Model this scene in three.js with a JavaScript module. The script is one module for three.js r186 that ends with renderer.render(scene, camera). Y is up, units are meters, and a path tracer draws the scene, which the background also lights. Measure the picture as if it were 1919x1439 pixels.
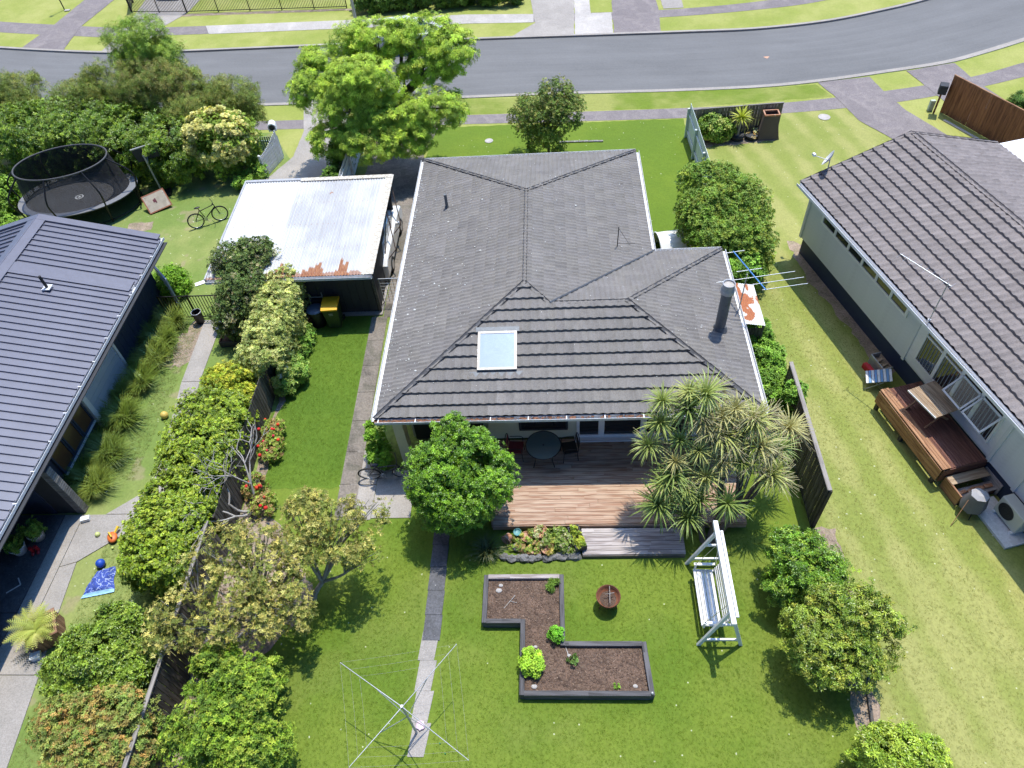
import * as THREE from 'three';
import { Sky } from 'three/addons/objects/Sky.js';
import { mergeGeometries } from 'three/addons/utils/BufferGeometryUtils.js';
import { ConvexGeometry } from 'three/addons/geometries/ConvexGeometry.js';

const scene = new THREE.Scene();
// ---------- camera, sky, sun, exposure
const RAD = Math.PI / 180;
const camera = new THREE.PerspectiveCamera(56.3, 4 / 3, 0.1, 2000);
camera.rotation.order = 'YXZ';
camera.position.set(0, 18.5, 0);
camera.rotation.set(-48.84 * RAD, 5.65 * RAD, -5.63 * RAD);
const SUN = new THREE.Vector3(0.15, 1, -0.30).normalize();
const sky = new Sky();
sky.name = 'sky'; sky.userData = { kind: 'structure' };
sky.scale.setScalar(1500);
sky.material.uniforms.sunPosition.value.copy(SUN);
sky.material.uniforms.turbidity.value = 8;
sky.material.uniforms.rayleigh.value = 0.6;
sky.material.uniforms.mieCoefficient.value = 0.004;
scene.add(sky);
scene.environmentIntensity = 0.24;
const sun = new THREE.DirectionalLight(new THREE.Color(1, 0.93, 0.785), 4.55);
sun.name = 'sun';
sun.position.set(SUN.x * 90, SUN.y * 90, SUN.z * 90 - 22);
sun.target.position.set(0, 0, -22);
sun.castShadow = true;
sun.shadow.mapSize.set(4096, 4096);
Object.assign(sun.shadow.camera, { left: -50, right: 50, top: 50, bottom: -50, near: 1, far: 200 });
scene.add(sun, sun.target);
const renderer = new THREE.WebGLRenderer({ antialias: true });
renderer.toneMapping = THREE.LinearToneMapping;
renderer.toneMappingExposure = 1.15;
renderer.shadowMap.enabled = true;

// ---------- random, noise
let seedState = 20240;
const rnd = () => { seedState = (seedState + 0x6d2b79f5) | 0; let t = Math.imul(seedState ^ (seedState >>> 15), 1 | seedState); t = (t + Math.imul(t ^ (t >>> 7), 61 | t)) ^ t; return ((t ^ (t >>> 14)) >>> 0) / 4294967296; };
const rr = (a, b) => a + (b - a) * rnd();
const pick = (a) => a[Math.floor(rnd() * a.length) % a.length];
const hash = (x, y) => { let h = Math.imul(x, 374761393) ^ Math.imul(y, 668265263); h = Math.imul(h ^ (h >>> 13), 1274126177); return ((h ^ (h >>> 16)) >>> 0) / 4294967296; };
const sm = (t) => t * t * (3 - 2 * t);
function vn(x, y, per = 0) {           // value noise; per > 0 makes it tile
  const xi = Math.floor(x), yi = Math.floor(y), fx = sm(x - xi), fy = sm(y - yi);
  const w = per ? (n) => ((n % per) + per) % per : (n) => n;
  const x0 = w(xi), x1 = w(xi + 1), y0 = w(yi), y1 = w(yi + 1);
  const a = hash(x0, y0), b = hash(x1, y0), c = hash(x0, y1), d = hash(x1, y1);
  return a + (b - a) * fx + (c - a) * fy + (a - b - c + d) * fx * fy;
}
function fbm(x, y, oct = 4, per = 0) { let s = 0, a = 0.5, t = 0; for (let i = 0; i < oct; i++) { s += a * vn(x, y, per); t += a; a *= 0.5; x = x * 2 + 17; y = y * 2 + 31; per *= 2; if (per) { x -= 17; y -= 31; } } return s / t; }
const clamp = (v, a = 0, b = 1) => Math.min(b, Math.max(a, v));
const step = (a, b, v) => sm(clamp((v - a) / (b - a)));
const mix3 = (a, b, t) => [a[0] + (b[0] - a[0]) * t, a[1] + (b[1] - a[1]) * t, a[2] + (b[2] - a[2]) * t];
const enc = (v) => Math.round(255 * (v <= 0.0031308 ? v * 12.92 : 1.055 * Math.pow(clamp(v, 0, 1), 1 / 2.4) - 0.055));

// ---------- textures (f gives linear colour)
function tex(N, f, M = N) {
  const d = new Uint8Array(N * M * 4);
  for (let j = 0, o = 0; j < M; j++) for (let i = 0; i < N; i++, o += 4) { const c = f((i + 0.5) / N, (j + 0.5) / M); d[o] = enc(c[0]); d[o + 1] = enc(c[1]); d[o + 2] = enc(c[2]); d[o + 3] = c.length > 3 ? Math.round(c[3] * 255) : 255; }
  const t = new THREE.DataTexture(d, N, M); t.colorSpace = THREE.SRGBColorSpace; t.wrapS = t.wrapT = THREE.RepeatWrapping; t.magFilter = THREE.LinearFilter; t.minFilter = THREE.LinearMipmapLinearFilter; t.generateMipmaps = true; t.needsUpdate = true; return t;
}
function texG(N, f) {                  // grey data map (bump, roughness, alpha)
  const d = new Uint8Array(N * N * 4);
  for (let j = 0, o = 0; j < N; j++) for (let i = 0; i < N; i++, o += 4) { const v = Math.round(255 * clamp(f((i + 0.5) / N, (j + 0.5) / N))); d[o] = d[o + 1] = d[o + 2] = v; d[o + 3] = 255; }
  const t = new THREE.DataTexture(d, N, N); t.wrapS = t.wrapT = THREE.RepeatWrapping; t.magFilter = THREE.LinearFilter; t.minFilter = THREE.LinearMipmapLinearFilter; t.generateMipmaps = true; t.needsUpdate = true; return t;
}
const std = (o) => new THREE.MeshStandardMaterial({ roughness: 0.85, metalness: 0, side: THREE.DoubleSide, ...o, color: o.color ? (Array.isArray(o.color) ? new THREE.Color().setRGB(...o.color) : o.color) : new THREE.Color(1, 1, 1) });
const bumpFine = texG(512, (u, v) => 0.6 * fbm(u * 64, v * 64, 3, 64) + 0.4 * fbm(u * 8, v * 8, 2, 8));
// a mottled surface: base colour, spread, blotch scale; tiles over m metres
function mottled(base, amp, opts = {}) {
  const { N = 512, grain = 96, blot = 6, blotAmp = amp, tint = base, tintAmt = 0, speck = 0, speckCol = [0.6, 0.6, 0.55] } = opts;
  return tex(N, (u, v) => {
    const wx = 1.3 * fbm(u * blot, v * blot, 2, blot), wy = 1.3 * fbm(v * blot, u * blot, 2, blot);
    const g = fbm(u * grain, v * grain, 2, grain) - 0.5, b = fbm(u * blot + wx, v * blot + wy, 4, blot) - 0.5;
    let c = mix3(base, tint, clamp(tintAmt * step(0.4, 0.75, fbm(u * blot * 2 + 2 * wx, v * blot * 2 + 2 * wy, 4, blot * 2))));
    const k = 1 + 2 * amp * g + 2.4 * blotAmp * b;
    c = [c[0] * k, c[1] * k, c[2] * k];
    if (speck && vn(u * 140, v * 140, 140) > 1 - speck) c = mix3(c, speckCol, 0.7);
    return c;
  });
}
function woodTex(base, dark, opts = {}) {  // grain along u
  const { N = 512, line = 60, amp = 1, stain = 0.3 } = opts;
  return tex(N, (u, v) => {
    const g = fbm(u * 4, v * line, 3, 0) , s = vn(u * 4, v * line * 2.3), b = fbm(u * 3, v * 7, 3);
    const k = clamp(amp * (0.75 * step(0.35, 0.75, g) + 0.35 * s - 0.1) + stain * (b - 0.45) * 2);
    return mix3(base, dark, k);
  });
}
const M = {};
M.asphalt = std({ map: mottled([0.165, 0.165, 0.175], 0.4, { grain: 160, blot: 5, blotAmp: 0.12, N: 1024, speck: 0.05, speckCol: [0.33, 0.33, 0.34] }), roughness: 0.92, bumpMap: bumpFine, bumpScale: 0.01 });
M.asphaltDrive = std({ map: mottled([0.19, 0.165, 0.165], 0.3, { grain: 150, blot: 7, blotAmp: 0.12, tint: [0.25, 0.22, 0.205], tintAmt: 0.4, speck: 0.04, speckCol: [0.3, 0.28, 0.26] }), bumpMap: bumpFine, bumpScale: 0.01 });
M.concrete = std({ map: mottled([0.34, 0.31, 0.28], 0.22, { grain: 150, blot: 6, blotAmp: 0.16, tint: [0.24, 0.22, 0.195], tintAmt: 0.45, N: 1024, speck: 0.04, speckCol: [0.24, 0.22, 0.2] }), bumpMap: bumpFine, bumpScale: 0.006 });
M.concretePale = std({ map: mottled([0.45, 0.42, 0.39], 0.2, { grain: 120, blot: 6, blotAmp: 0.2, tint: [0.33, 0.3, 0.27], tintAmt: 0.5 }), bumpMap: bumpFine, bumpScale: 0.005 });
M.concreteOld = std({ map: mottled([0.2, 0.17, 0.14], 0.3, { grain: 90, blot: 6, blotAmp: 0.35, tint: [0.11, 0.1, 0.075], tintAmt: 0.8, N: 1024 }), bumpMap: bumpFine, bumpScale: 0.01 });
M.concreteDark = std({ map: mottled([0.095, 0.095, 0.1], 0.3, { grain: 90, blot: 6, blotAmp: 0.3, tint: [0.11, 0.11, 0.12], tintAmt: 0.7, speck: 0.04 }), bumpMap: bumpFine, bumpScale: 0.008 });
M.soil = std({ map: mottled([0.125, 0.08, 0.056], 0.55, { grain: 90, blot: 9, blotAmp: 0.35, speck: 0.06, speckCol: [0.3, 0.22, 0.16] }), roughness: 1, bumpMap: bumpFine, bumpScale: 0.04 });
M.dirt = std({ map: mottled([0.33, 0.25, 0.19], 0.35, { grain: 80, blot: 8, blotAmp: 0.3, tint: [0.2, 0.17, 0.1], tintAmt: 0.7, speck: 0.03 }), roughness: 1, bumpMap: bumpFine, bumpScale: 0.02 });
const TW = (b, d, o, r = 0.8) => std({ map: woodTex(b, d, o), roughness: r });
M.deckWood = [TW([0.47, 0.335, 0.235], [0.28, 0.145, 0.085], { stain: 0.4 }), TW([0.455, 0.32, 0.225], [0.265, 0.135, 0.078], { stain: 0.4 }), TW([0.49, 0.355, 0.255], [0.3, 0.16, 0.098], { stain: 0.35 })];
M.greyWood = [TW([0.43, 0.38, 0.36], [0.21, 0.17, 0.155], {}), TW([0.47, 0.42, 0.395], [0.24, 0.2, 0.18], {})];
M.fenceWood = [TW([0.1, 0.088, 0.075], [0.035, 0.03, 0.026], {}), TW([0.13, 0.115, 0.1], [0.04, 0.035, 0.03], {}), TW([0.07, 0.062, 0.054], [0.025, 0.021, 0.018], {})];
M.paleFence = [TW([0.23, 0.2, 0.16], [0.1, 0.085, 0.065], {}), TW([0.19, 0.17, 0.13], [0.08, 0.068, 0.05], {}), TW([0.26, 0.23, 0.19], [0.12, 0.1, 0.08], {})];
M.railWood = [TW([0.3, 0.27, 0.24], [0.13, 0.115, 0.1], {})];
M.brownFence = [TW([0.29, 0.12, 0.045], [0.15, 0.055, 0.02], {}), TW([0.32, 0.135, 0.052], [0.165, 0.06, 0.023], {}), TW([0.26, 0.105, 0.04], [0.13, 0.046, 0.017], {})];
M.bedWood = [TW([0.12, 0.115, 0.12], [0.05, 0.047, 0.048], { stain: 0.5 }), TW([0.1, 0.095, 0.098], [0.045, 0.042, 0.043], { stain: 0.6 })];
M.redDeck = [TW([0.15, 0.062, 0.043], [0.08, 0.028, 0.019], {}), TW([0.18, 0.075, 0.052], [0.095, 0.034, 0.023], {})];
M.orangeWood = [TW([0.4, 0.22, 0.115], [0.22, 0.1, 0.05], {}), TW([0.36, 0.19, 0.1], [0.19, 0.085, 0.042], {})];
M.tableWood = [TW([0.4, 0.3, 0.2], [0.22, 0.14, 0.085], {}), TW([0.36, 0.27, 0.18], [0.19, 0.125, 0.075], {})];
M.planterWood = [TW([0.27, 0.14, 0.08], [0.12, 0.055, 0.03], {}), TW([0.34, 0.19, 0.115], [0.17, 0.085, 0.05], {})];
M.white = std({ map: mottled([0.76, 0.76, 0.76], 0.05, { grain: 60, blotAmp: 0.06, N: 256 }), roughness: 0.55 });
M.whiteWorn = std({ map: mottled([0.68, 0.68, 0.68], 0.1, { grain: 40, blot: 8, blotAmp: 0.14, tint: [0.4, 0.39, 0.36], tintAmt: 0.35, N: 256 }), roughness: 0.65 });
M.cream = std({ map: mottled([0.62, 0.58, 0.42], 0.05, { blotAmp: 0.06, N: 256 }), roughness: 0.7 });
M.sage = std({ map: mottled([0.65, 0.67, 0.67], 0.04, { blotAmp: 0.05, N: 256 }), roughness: 0.7 });
M.navy = std({ map: mottled([0.025, 0.04, 0.08], 0.1, { N: 256 }), roughness: 0.7 });
M.charcoal = std({ map: mottled([0.035, 0.037, 0.043], 0.12, { N: 256 }), roughness: 0.7 });
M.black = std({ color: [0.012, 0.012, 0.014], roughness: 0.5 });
M.blackMetal = std({ color: [0.015, 0.015, 0.017], roughness: 0.4, metalness: 0.3 });
M.rubber = std({ color: [0.018, 0.018, 0.018], roughness: 0.9 });
M.steel = std({ color: [0.55, 0.56, 0.57], roughness: 0.35, metalness: 0.9 });
M.galv = std({ map: mottled([0.42, 0.43, 0.45], 0.15, { blot: 10, N: 256 }), roughness: 0.5, metalness: 0.5 });
M.fluePaint = std({ map: mottled([0.13, 0.14, 0.15], 0.2, { blot: 10, N: 256 }), roughness: 0.55, metalness: 0.3 });
M.glassDark = new THREE.MeshPhysicalMaterial({ color: new THREE.Color(0.02, 0.022, 0.026), roughness: 0.06, metalness: 0, clearcoat: 0.6, side: THREE.DoubleSide });
M.glass = new THREE.MeshPhysicalMaterial({ color: new THREE.Color(0.85, 0.92, 0.9), roughness: 0.03, transmission: 1, thickness: 0, side: THREE.DoubleSide });
M.terracotta = std({ map: mottled([0.42, 0.19, 0.1], 0.15, { blot: 9, tint: [0.5, 0.36, 0.27], tintAmt: 0.6, N: 256 }), roughness: 0.9 });
M.stone = std({ map: mottled([0.27, 0.26, 0.25], 0.3, { blot: 6, blotAmp: 0.4, tint: [0.13, 0.13, 0.115], tintAmt: 0.6, N: 256 }), roughness: 0.95, bumpMap: bumpFine, bumpScale: 0.02 });
M.bark = std({ map: mottled([0.16, 0.125, 0.095], 0.35, { grain: 60, blot: 10, N: 256 }), roughness: 1 });
M.barkGrey = std({ map: mottled([0.33, 0.31, 0.28], 0.3, { grain: 50, blot: 12, tint: [0.2, 0.2, 0.15], tintAmt: 0.6, N: 256 }), roughness: 1 });
M.twigGrey = std({ map: mottled([0.4, 0.37, 0.34], 0.25, { grain: 50, blot: 12, N: 256 }), roughness: 1 });

// ---------- objects
const names = new Map();
const numbered = (n) => { const k = names.get(n) || 0; names.set(n, k + 1); return k ? n + '_' + String(k).padStart(3, '0') : n; };
function thing(name, label, category, p = [0, 0, 0], turn = 0, group) {
  const o = new THREE.Group(); o.name = numbered(name); o.position.set(p[0], p[1], p[2]); o.rotation.y = turn; o.userData = { label, category };
  if (group) o.userData.group = group; scene.add(o); return o;
}
function mesh(name, g, m, parent) { const o = new THREE.Mesh(g, m); o.name = name; o.castShadow = o.receiveShadow = true; parent.add(o); return o; }
function one(name, label, category, g, m, group) { const o = mesh(numbered(name), g, m, scene); o.userData = { label, category }; if (group) o.userData.group = group; return o; }
function ground(name, g, m) { const o = mesh(numbered(name), g, m, scene); o.userData.kind = 'structure'; return o; }
const stuff = (o) => { o.userData.kind = 'stuff'; return o; };
// uv in metres; grain axis a (0 x, 1 y, 2 z) runs along u
function triUV(g, s = 1, a = 0, ou = 0, ov = 0) {
  if (g.index) g = g.toNonIndexed();
  if (!g.attributes.normal) g.computeVertexNormals();
  const p = g.attributes.position, n = g.attributes.normal, uv = new Float32Array(p.count * 2);
  for (let i = 0; i < p.count; i++) {
    const P = [p.getX(i), p.getY(i), p.getZ(i)], Nn = [Math.abs(n.getX(i)), Math.abs(n.getY(i)), Math.abs(n.getZ(i))];
    const k = Nn[0] > Nn[1] && Nn[0] > Nn[2] ? 0 : Nn[1] > Nn[2] ? 1 : 2; const ax = [0, 1, 2].filter((q) => q !== k);
    const [U, V] = ax[0] === a ? ax : ax[1] === a ? [ax[1], ax[0]] : ax;
    uv[2 * i] = P[U] * s + ou; uv[2 * i + 1] = P[V] * s + ov;
  }
  g.setAttribute('uv', new THREE.BufferAttribute(uv, 2)); return g;
}
function box(w, h, d, x = 0, y = 0, z = 0) { const g = new THREE.BoxGeometry(w, h, d); g.translate(x, y, z); return g; }
const cham = new Map();
function cbox(w, h, d, x = 0, y = 0, z = 0, c = 0.006) {   // chamfered box, about 44 triangles
  const key = [w, h, d, c].map((v) => v.toFixed(3)).join();
  if (!cham.has(key)) {
    const q = []; for (const a of [-1, 1]) for (const b of [-1, 1]) for (const e of [-1, 1]) q.push(new THREE.Vector3(a * (w / 2 - c), b * (h / 2 - c), e * d / 2), new THREE.Vector3(a * (w / 2 - c), b * h / 2, e * (d / 2 - c)), new THREE.Vector3(a * w / 2, b * (h / 2 - c), e * (d / 2 - c)));
    cham.set(key, triUV(new ConvexGeometry(q)));
  }
  const g = cham.get(key).clone(); g.translate(x, y, z); return g;
}
function bars(list) { return triUV(mergeGeometries(list.map((g) => { g = g.index ? g.toNonIndexed() : g; for (const k of Object.keys(g.attributes)) if (!['position', 'normal', 'uv'].includes(k)) g.deleteAttribute(k); if (!g.attributes.uv) g.setAttribute('uv', new THREE.BufferAttribute(new Float32Array(g.attributes.position.count * 2), 2)); return g; }))); }
function merge(list) { return mergeGeometries(list.map((g) => { g = g.index ? g.toNonIndexed() : g; for (const k of Object.keys(g.attributes)) if (!['position', 'normal', 'uv'].includes(k)) g.deleteAttribute(k); return g; })); }
// a plank: its own uv offset, one of several timbers
function plank(parent, name, c, s, mats, a = 0, r = [0, 0, 0], ch = 0.005) {
  const g = triUV(cbox(s[0], s[1], s[2], 0, 0, 0, Math.min(ch, s[0] / 4, s[1] / 4, s[2] / 4)), 0.5, a, rnd() * 7, rnd() * 7);
  const o = mesh(name, g, Array.isArray(mats) ? pick(mats) : mats, parent); o.position.set(...c); o.rotation.set(...r); return o;
}
const V3 = (a) => new THREE.Vector3(a[0], a[1], a[2]);
function bar(a, b, w, d = w) {        // square bar from a to b
  const A = V3(a), B = V3(b), L = A.distanceTo(B), g = new THREE.BoxGeometry(w, L, d), dir = B.clone().sub(A).normalize();
  const up = new THREE.Vector3(0, 1, 0); g.applyQuaternion(new THREE.Quaternion().setFromUnitVectors(up, dir)); const m = A.add(B).multiplyScalar(0.5); g.translate(m.x, m.y, m.z); return g;
}
function rod(a, b, r, r2 = r, seg = 8) {
  const A = V3(a), B = V3(b), L = A.distanceTo(B), g = new THREE.CylinderGeometry(r2, r, L, seg), dir = B.clone().sub(A).normalize();
  g.applyQuaternion(new THREE.Quaternion().setFromUnitVectors(new THREE.Vector3(0, 1, 0), dir)); const m = A.add(B).multiplyScalar(0.5); g.translate(m.x, m.y, m.z); return g;
}
function tube(pts, r, seg = 20, rs = 6, closed = false) { return new THREE.TubeGeometry(new THREE.CatmullRomCurve3(pts.map(V3), closed), seg, r, rs, closed); }
// tapered limb
function limb(pts, r0, r1, rs = 6, seg = 10) {
  const g = tube(pts, 1, seg, rs), c = new THREE.CatmullRomCurve3(pts.map(V3)), p = g.attributes.position;
  for (let i = 0; i <= seg; i++) { const q = c.getPointAt(i / seg), r = r0 + (r1 - r0) * i / seg; for (let j = 0; j <= rs; j++) { const k = i * (rs + 1) + j; p.setXYZ(k, q.x + (p.getX(k) - q.x) * r, q.y + (p.getY(k) - q.y) * r, q.z + (p.getZ(k) - q.z) * r); } }
  return g;
}
const lathe = (pts, seg = 20) => new THREE.LatheGeometry(pts.map((p) => new THREE.Vector2(p[0], p[1])), seg);
// flat sheet from plan points [x, z]; uv in metres
function flat(pts, y, s = 0.25) {
  const sh = new THREE.Shape(pts.map((p) => new THREE.Vector2(p[0], -p[1]))), g = new THREE.ShapeGeometry(sh); g.rotateX(-Math.PI / 2); g.translate(0, y, 0);
  const p = g.attributes.position, uv = g.attributes.uv; for (let i = 0; i < p.count; i++) uv.setXY(i, p.getX(i) * s, p.getZ(i) * s); return g;
}
function slab(pts, y0, y1, s = 0.25) {  // sheet with thickness
  const sh = new THREE.Shape(pts.map((p) => new THREE.Vector2(p[0], -p[1]))), g = new THREE.ExtrudeGeometry(sh, { depth: y1 - y0, bevelEnabled: false }); g.rotateX(-Math.PI / 2); g.translate(0, y0, 0); return triUV(g, s, 0);
}
const smooth = (pts, n = 8) => new THREE.CatmullRomCurve3(pts.map((p) => new THREE.Vector3(p[0], 0, p[1]))).getPoints(pts.length * n).map((v) => [v.x, v.z]);
const rag = (pts, amp, n = 6) => { const out = []; pts.forEach((p, i) => { const q = pts[(i + 1) % pts.length]; const L = Math.hypot(q[0] - p[0], q[1] - p[1]), k = Math.max(1, Math.round(L * n)); for (let j = 0; j < k; j++) { const t = j / k, a = j ? amp : 0; out.push([p[0] + (q[0] - p[0]) * t + rr(-a, a), p[1] + (q[1] - p[1]) * t + rr(-a, a)]); } }); return out; };
// ---------- the ground
const farKerb = smooth([[-80, -62], [-60, -53.5], [-45, -48.4], [-35.5, -46], [-30.6, -44.9], [-27.2, -44.3], [-23.4, -44], [-17.3, -43.8], [-4.6, -43.4], [3.7, -43], [8, -42.8], [11.7, -42.7], [15.8, -43.2], [19.1, -44.2], [21.7, -45.2], [30, -49.5], [45, -60]]);
const nearKerb = smooth([[-76, -54], [-57, -46], [-42, -41], [-33, -38.6], [-27, -37.3], [-20, -36.7], [-13.4, -36.4], [-4.5, -36.2], [0.4, -36.1], [6.7, -35.8], [11.2, -35.8], [14, -36.1], [16.8, -36.6], [20.6, -37.4], [22.6, -38.2], [25, -39.3], [34, -43.5], [52, -54]]);
// lawn colours: a picture of the turf itself over its own plot, metres x0..x1, z0..z1
function turf(x0, x1, z0, z1, A, B, D, opt = {}) {
  const { N = 1024, dry = 0.5, stripe = 0, sdir = [1, 0], speck = 0.0006, sc = 1, bare = 0 } = opt, K = Math.min(2048, Math.max(64, Math.round(N * (z1 - z0) / (x1 - x0))));
  const t = tex(N, (u, v) => {
    const x = x0 + (x1 - x0) * u, z = z0 + (z1 - z0) * v;
    const lo = fbm(x * 0.45 * sc + 9, z * 0.45 * sc, 3), md = fbm(x * 2.1, z * 2.1 + 40, 3), fi = vn(x * 30, z * 22), ff = vn(x * 60 + 5, z * 45);
    let k = step(0.3, 0.72, lo * 0.72 + md * 0.28 + (stripe ? stripe * Math.sin((x * sdir[0] + z * sdir[1]) * 5.2 + 1.5 * lo) : 0) + (dry - 0.5));
    let c = mix3(A, B, k);
    c = mix3(c, D, 0.5 * step(0.45, 0.8, fbm(x * 0.8 + 70, z * 0.8, 4)));
    if (bare) c = mix3(c, [0.3, 0.23, 0.15], bare * step(0.66, 0.78, fbm(x * 1.6 + 130, z * 1.6, 3)));
    const b = 0.82 + 0.22 * fi + 0.16 * ff; c = [c[0] * b, c[1] * b, c[2] * b];
    if (speck && hash(Math.floor(x * 28), Math.floor(z * 28)) < speck) c = mix3(c, [0.6, 0.6, 0.45], 0.75);
    return c;
  }, K);
  t.wrapS = t.wrapT = THREE.ClampToEdgeWrapping;
  return { mat: std({ map: t, roughness: 1, bumpMap: bumpFine, bumpScale: 0.02 }), uv: (g) => { const p = g.attributes.position, uv = g.attributes.uv; for (let i = 0; i < p.count; i++) uv.setXY(i, (p.getX(i) - x0) / (x1 - x0), (p.getZ(i) - z0) / (z1 - z0)); return g; } };
}
const GREEN = [0.1, 0.164, 0.012], GREEN2 = [0.142, 0.195, 0.02], GDEEP = [0.075, 0.138, 0.009];
const YEL = [0.26, 0.3, 0.075], YELG = [0.185, 0.26, 0.045], STRAW = [0.33, 0.32, 0.13];
const tOurs = turf(-10, 7.2, -13.5, -1, GREEN, GREEN2, [0.165, 0.2, 0.035], { N: 1024, dry: 0.49, speck: 0.001 });
const tSide = turf(-10, -6, -20.5, -11, [0.08, 0.147, 0.01], [0.1, 0.167, 0.012], GDEEP, { N: 512, dry: 0.45, speck: 0 });
const tFront = turf(-9.6, 6.6, -34, -19, [0.105, 0.172, 0.011], [0.13, 0.195, 0.014], GREEN, { N: 1024, dry: 0.45, speck: 0.001 });
const tRight = turf(6.6, 22, -34, 2, [0.21, 0.245, 0.05], [0.3, 0.3, 0.095], [0.26, 0.275, 0.075], { N: 1024, dry: 0.5, stripe: 0.17, sdir: [0.97, -0.22], speck: 0.0012, sc: 1.2 });
const tLeft = turf(-34, -9.6, -34, 2, [0.15, 0.215, 0.045], [0.24, 0.27, 0.08], [0.12, 0.19, 0.03], { N: 1024, dry: 0.48, speck: 0.003, bare: 0.5 });
const tVerge = turf(-45, 35, -64, -32, [0.245, 0.28, 0.055], [0.32, 0.33, 0.095], [0.21, 0.26, 0.042], { N: 2048, dry: 0.5, speck: 0 });
const plain = std({ map: mottled([0.17, 0.22, 0.05], 0.3, { grain: 90, blot: 7, blotAmp: 0.3 }), roughness: 1 });
ground('ground', flat([[-600, 300], [600, 300], [600, -900], [-600, -900]], -0.09, 0.2), plain);
// the road lies a kerb lower than the plots on both sides
{ // carriageway laid along its length: grain, wheel tracks worn along it, a few darker repairs
  const n = 160, A = new THREE.CatmullRomCurve3(nearKerb.map((p) => new THREE.Vector3(p[0], 0, p[1]))).getSpacedPoints(n), B = new THREE.CatmullRomCurve3(farKerb.map((p) => new THREE.Vector3(p[0], 0, p[1]))).getSpacedPoints(n), pos = [], uv = [];
  for (let i = 0; i < n; i++) { const a = A[i], b = B[i], c = A[i + 1], d = B[i + 1], u0 = i / n * 6, u1 = (i + 1) / n * 6, P = (p, u, v) => { pos.push(p.x, -0.07, p.z); uv.push(u, v); }; P(a, u0, 0); P(c, u1, 0); P(d, u1, 1); P(a, u0, 0); P(d, u1, 1); P(b, u0, 1); }
  const g = new THREE.BufferGeometry(); g.setAttribute('position', new THREE.Float32BufferAttribute(pos, 3)); g.setAttribute('uv', new THREE.Float32BufferAttribute(uv, 2)); g.computeVertexNormals();
  const t = tex(2048, (u, v) => { const gr = hash(Math.floor(u * 2048), Math.floor(v * 768)), f2 = fbm(u * 512, v * 190, 2, 512), st = fbm(u * 6, v * 60, 3, 6), lo = fbm(u * 9, v * 5, 4, 9); let k = 0.134 * (0.8 + 0.22 * gr + 0.22 * (f2 - 0.5) + 0.2 * (st - 0.5) + 0.3 * (lo - 0.5) + 0.2); for (const w of [0.2, 0.37, 0.62, 0.79]) k *= 1 + 0.05 * Math.exp(-Math.pow((v - w + 0.02 * (lo - 0.5)) / 0.035, 2)); if (v < 0.07) k *= 1 + 0.3 * step(0.07, 0.0, v + 0.06 * (vn(u * 900, v * 30) - 0.5)); return [k, k, k]; }, 768);
  ground('road', g, std({ map: t, roughness: 0.92, bumpMap: bumpFine, bumpScale: 0.006 }));
}
const nearPlot = [...nearKerb, [52, 60], [-76, 60]], farPlot = [...farKerb, [60, -200], [-110, -200]];
ground('near_terrain', slab(nearPlot, -0.088, 0, 0.2), plain);
ground('far_terrain', slab(farPlot, -0.088, 0, 0.2), plain);
function strip(line, off0, off1, y0, y1, mat, name) {   // a band that follows a line
  const A = [], B = []; line.forEach((p, i) => { const a = line[Math.max(0, i - 1)], b = line[Math.min(line.length - 1, i + 1)], L = Math.hypot(b[0] - a[0], b[1] - a[1]), n = [-(b[1] - a[1]) / L, (b[0] - a[0]) / L]; A.push([p[0] + n[0] * off0, p[1] + n[1] * off0]); B.push([p[0] + n[0] * off1, p[1] + n[1] * off1]); });
  return ground(name, slab([...A, ...B.reverse()], y0, y1), mat);
}
strip(nearKerb, -0.14, 0.04, -0.086, 0.03, M.concrete, 'kerb');
strip(farKerb, -0.04, 0.16, -0.086, 0.03, M.concrete, 'kerb');
strip(nearKerb, -0.4, -0.16, -0.0895, -0.064, M.concrete, 'road_gutter');
const G1 = 0.004, G2 = 0.008, G3 = 0.013, G4 = 0.018;
const lawn = (t, pts, y = G1, n = 'lawn', a = 0.03) => ground(n, t.uv(flat(rag(pts, a, 5), y)), t.mat);
const nearBetween = (x0, x1, o) => nearKerb.filter((p) => p[0] > x0 && p[0] < x1).map((p) => [p[0], p[1] + o]);
const farBetween = (x0, x1, o) => farKerb.filter((p) => p[0] > x0 && p[0] < x1).map((p) => [p[0], p[1] - o]);
lawn(tVerge, [...nearBetween(-45, 30, 0.1), [30, -30], [-45, -30]], G1, 'verge', 0);
lawn(tVerge, [...farBetween(-44, 34, 0.1), [34, -63.5], [-44, -63.5]], G1, 'verge', 0);
lawn(tFront, [[6.4, -33.05], [6.45, -26], [6.7, -19.2], [-5, -19.2], [-5.2, -27], [-6.1, -30.5], [-5.8, -33.3]], G2);
lawn(turf(-6, 14, -37, -33.5, [0.135, 0.195, 0.016], [0.26, 0.275, 0.07], [0.19, 0.235, 0.035], { N: 1024, dry: 0.5, speck: 0 }), [[-5.6, -36.05], [4, -35.85], [11, -35.65], [13.4, -35.8], [13.9, -34.5], [6.5, -34.1], [-5.6, -34.5]], G2, 'verge');
lawn(tLeft, [[-34, -33.6], [-14.4, -33.6], [-12.8, -31], [-13.6, -29], [-9.9, -26.5], [-9.8, 2], [-34, 2]], G2);
lawn(tRight, [[6.5, -33], [14.2, -33.2], [14.6, -31.8], [16.2, -29], [19, -24], [22, -20], [22, 2], [7.1, 2], [6.9, -19], [6.5, -26]], G2);
lawn(tOurs, [[-9.75, -12.2], [-6.6, -12.2], [-6.4, -10.9], [-4.6, -10.9], [-4.6, -13.3], [7.15, -13.3], [7.15, -1], [-9.75, -1]], G2);
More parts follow.
